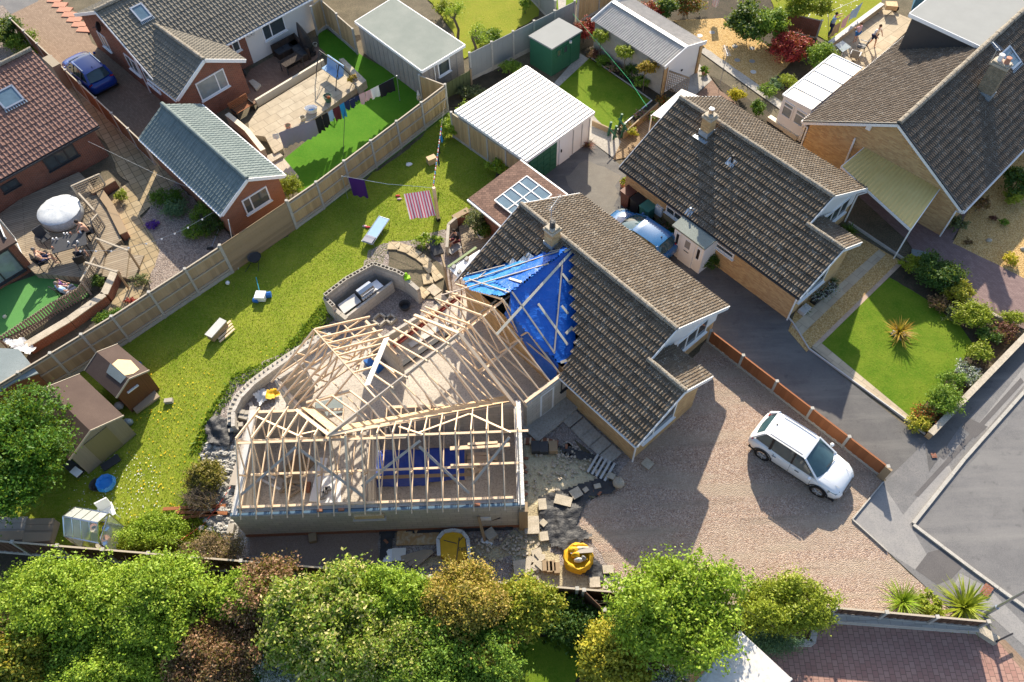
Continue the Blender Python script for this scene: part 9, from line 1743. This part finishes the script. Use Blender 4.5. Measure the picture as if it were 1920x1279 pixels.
t=thing('green_shed_roof','bluegrey felt roofed shed cut off by the left edge','shed',at(0,690));P4=[a2(*p,1.8) for p in ((-60,650),(35,655),(72,700),(25,718),(-40,760))];mb=MB();mb.prism(P4,1.75,1.82);part('roof',mb,MT['feltl'],t);c_=np.mean(np.array(P4),0);mb=MB();mb.prism([tuple(c_+(np.array(q)-c_)*.95) for q in P4],0,1.75);part('wall',mb,MT['shedr'],t)
drape('white_tarp',[(5,640),(45,635),(70,655),(60,668),(35,660)],.5,.15,MT['white_sheet'],.08,label='crumpled white sheet beside the shed at the left edge',cat='sheeting',sc=3)
# greenhouse,cold frame,chair
def greenhouse():
    a,b,c_,d=(np.array(a2(*p,1.45)) for p in ((106,988),(121,952),(205,962),(188,1010)));t=thing('greenhouse','small aluminium greenhouse with clear panes by the boundary fence','greenhouse',(*((a+c_)/2),0));o_=(a+b+c_+d)/4
    q=[np.array(a2(*p,1.45)) for p in ((120,1005),(140,950),(203,962),(185,1018))];r0=(q[0]+q[1])/2;r1=(q[3]+q[2])/2;fr=MB();gl=MB()
    def P(v,z):return (v[0],v[1],z)
    R0,R1=P(q[0]+(q[1]-q[0])*.5,1.95),P(q[3]+(q[2]-q[3])*.5,1.95)
    for v in q:fr.beam(P(v,0),P(v,1.4),.04,.04,up=(1,0,0))
    for u,v in ((0,1),(1,2),(2,3),(3,0)):fr.beam(P(q[u],1.4),P(q[v],1.4),.05,.05);fr.beam(P(q[u],.05),P(q[v],.05),.05,.05);gl.face([P(q[u],.05),P(q[v],.05),P(q[v],1.4),P(q[u],1.4)])
    fr.beam(R0,R1,.06,.05)
    for (i,j,R) in ((0,1,R0),(3,2,R1)):
        fr.beam(P(q[i],1.4),R,.05,.04);fr.beam(P(q[j],1.4),R,.05,.04)
    for k in range(1,4):f=k/4;m=np.array(R0)+(np.array(R1)-np.array(R0))*f;fr.beam(P(q[0]+(q[3]-q[0])*f,1.4),m,.03,.03);fr.beam(P(q[1]+(q[2]-q[1])*f,1.4),m,.03,.03)
    gl.face([P(q[0],1.4),P(q[3],1.4),R1,R0]);gl.face([P(q[1],1.4),P(q[2],1.4),R1,R0]);part('frame',fr,MT['chrome'],t);part('glazing',gl,MT['clear'],t)
    for i in range(7):f,g=random.uniform(.15,.85),random.uniform(.15,.85);v=q[0]+(q[3]-q[0])*f+(q[1]-q[0])*g;mb=MB();mb.lathe((v[0],v[1],0),[(.1,0),(.15,.3),(.13,.28)],8);tag(mb.build('seed_pot',(MT['terra'],MT['bluep'],MT['cream'])[i % 3]),'pot standing inside the aluminium greenhouse','plant pot','pots in the greenhouse')
greenhouse()
for i,(x,y) in enumerate(((25,994),(75,997))):
    q=at(x,y,.3);t=thing('cold_frame',('dark weathered cold frame lid nearest the conifer','grey planked cold frame lid beside the greenhouse')[i],'cold frame',(q[0],q[1],0));mb=MB()
    for k in range(4):mb.hexa((q[0],q[1]+.36-k*.24,.5-k*.07),(1.15,-.03,0),(0,.23,.06),(0,0,.03))
    part('lid',mb,MT['deck'] if i else MT['pineg'],t);mb=MB();mb.box((q[0],q[1],.2),(1.12,.9,.38));part('box',mb,MT['deck'],t)
chair('plastic_chair','white plastic garden chair beside the greenhouse',a2(212,968),radians(-60),MT['white'],leg=MT['white'])
# street furniture
b_=at(1846,1152);t=thing('street_lamp','tall grey street lamp column leaning out of the picture at right','street lamp',b_);mb=MB();mb.tube(b_,(b_[0],b_[1],1.0),.085,.085,12);mb.tube((b_[0],b_[1],1.0),(b_[0],b_[1],6.0),.055,.045,12);part('column',mb,MT['galv'],t);mb=MB();mb.beam((b_[0],b_[1],6.0),(b_[0]+.9,b_[1]+.3,6.15),.06,.06);part('bracket',mb,MT['galv'],t);mb=MB();mb.box((b_[0]+1.1,b_[1]+.37,6.15),(.6,.22,.12),.3);part('lantern',mb,MT['lgrey'],t)
q=at(1886,1193,.4);mb=MB();mb.beam(at(1868,1203,.4),at(1899,1188,.4),.06,.06);t=tag(mb.build('drive_chain_post',MT['black']),'black bar projecting over the short pale stone wall','bar')
for px,py,sz,rz_,m,lb in ((1850,1107,(.5,.32,.02),.75,'bred','rusty drain cover in the pavement near the lamp'),(1751,854,(.22,.22,.015),0,'bred','small round rusty cover in the shaded pavement'),):slab_('drain_cover',lb,'drain cover',px,py,sz,rz_,0,MT[m])
slab_('glass_sheet','blue grey slab lying at the edge of the purple block drive','slab',1725,478,(.85,.45,.08),-.35,.02,MT['feltl'])
p=at(1482,1103);t=thing('yellow_bag','pale yellow bulk bag half hidden by the lime leaved tree','bulk bag',p);mb=MB();mb.lathe((p[0],p[1],0),[(.4,0),(.48,.3),(.4,.55),(.2,.6)],10);part('bag',mb,plain('pale_yellow_bag',(.7,.6,.25),.6,var=.2),t)
for px,py,lb in ((1862,410,'stone in the right hand gravel garden'),(1853,452,'dark stone near the maroon kerb'),(1917,468,'stone at the right edge of the gravel')):q=at(px,py);mb=MB();mb.ball((q[0],q[1],.06),(.16,.12,.09),8,5,.2);tag(mb.build('garden_stone',MT['stone'],smooth=True),lb,'stone')
for i,(px,py) in enumerate(((1335,62),(1378,88),(1410,92),(1382,114),(1410,116),(1312,68),(1412,136))):q=at(px,py);mb=MB();mb.lathe((q[0],q[1],.02),[(.2,0),(.18,.03)],12);tag(mb.build('round_paver',MT['grey'] if i < 5 else MT['lgrey']),'round stepping stone set in the far golden gravel','stepping stone','round stepping stones in the golden gravel')
# fallen things behind the extension (courtyard of the tiled house)
t=thing('garden_armchair','dark reclining chair lying by the curved stepped path','chair',at(820,475));p=at(818,470);mb=MB();mb.hexa((p[0],p[1],.3),(.5,.2,.0),(-.35,.85,.25),(0,0,.1));part('cover',mb,MT['dark'],t);mb=MB();mb.box((p[0],p[1],.12),(.4,.6,.22),.4);part('base',mb,MT['black'],t)
lowwall('block_wall','angled low block wall in front of the small deck',[(840,480),(843,437),(857,425)],.7,.15,MT['blockc']);lowwall('block_wall','timber topped low wall under the olive tree',[(852,424),(880,408)],.6,.3,MT['bred'],MT['sleeper'])
mb=MB();mb.prism([a2(*p,.15) for p in ((860,425),(905,395),(935,430),(900,470),(870,480))],0,.15);struct(mb.build('small_deck',dk,origin=(0,0,0)));person('person in dark clothes crouching beside the low block wall',a2(858,460,0),radians(200),'sit',CL['black'],CL['maroon'],'dark',.0,sc=.9,lean=.1)
pot('white_pot','white pot holding the bright green shrub on the small deck',903,445,.2,.3,MT['white'],.15)
mb=MB();q=at(853,474);mb.box((q[0],q[1],.3),(.7,.4,.05),.7);tag(mb.build('grey_slab',MT['grey']),'grey slab propped on the rubble beside the low block wall','slab')
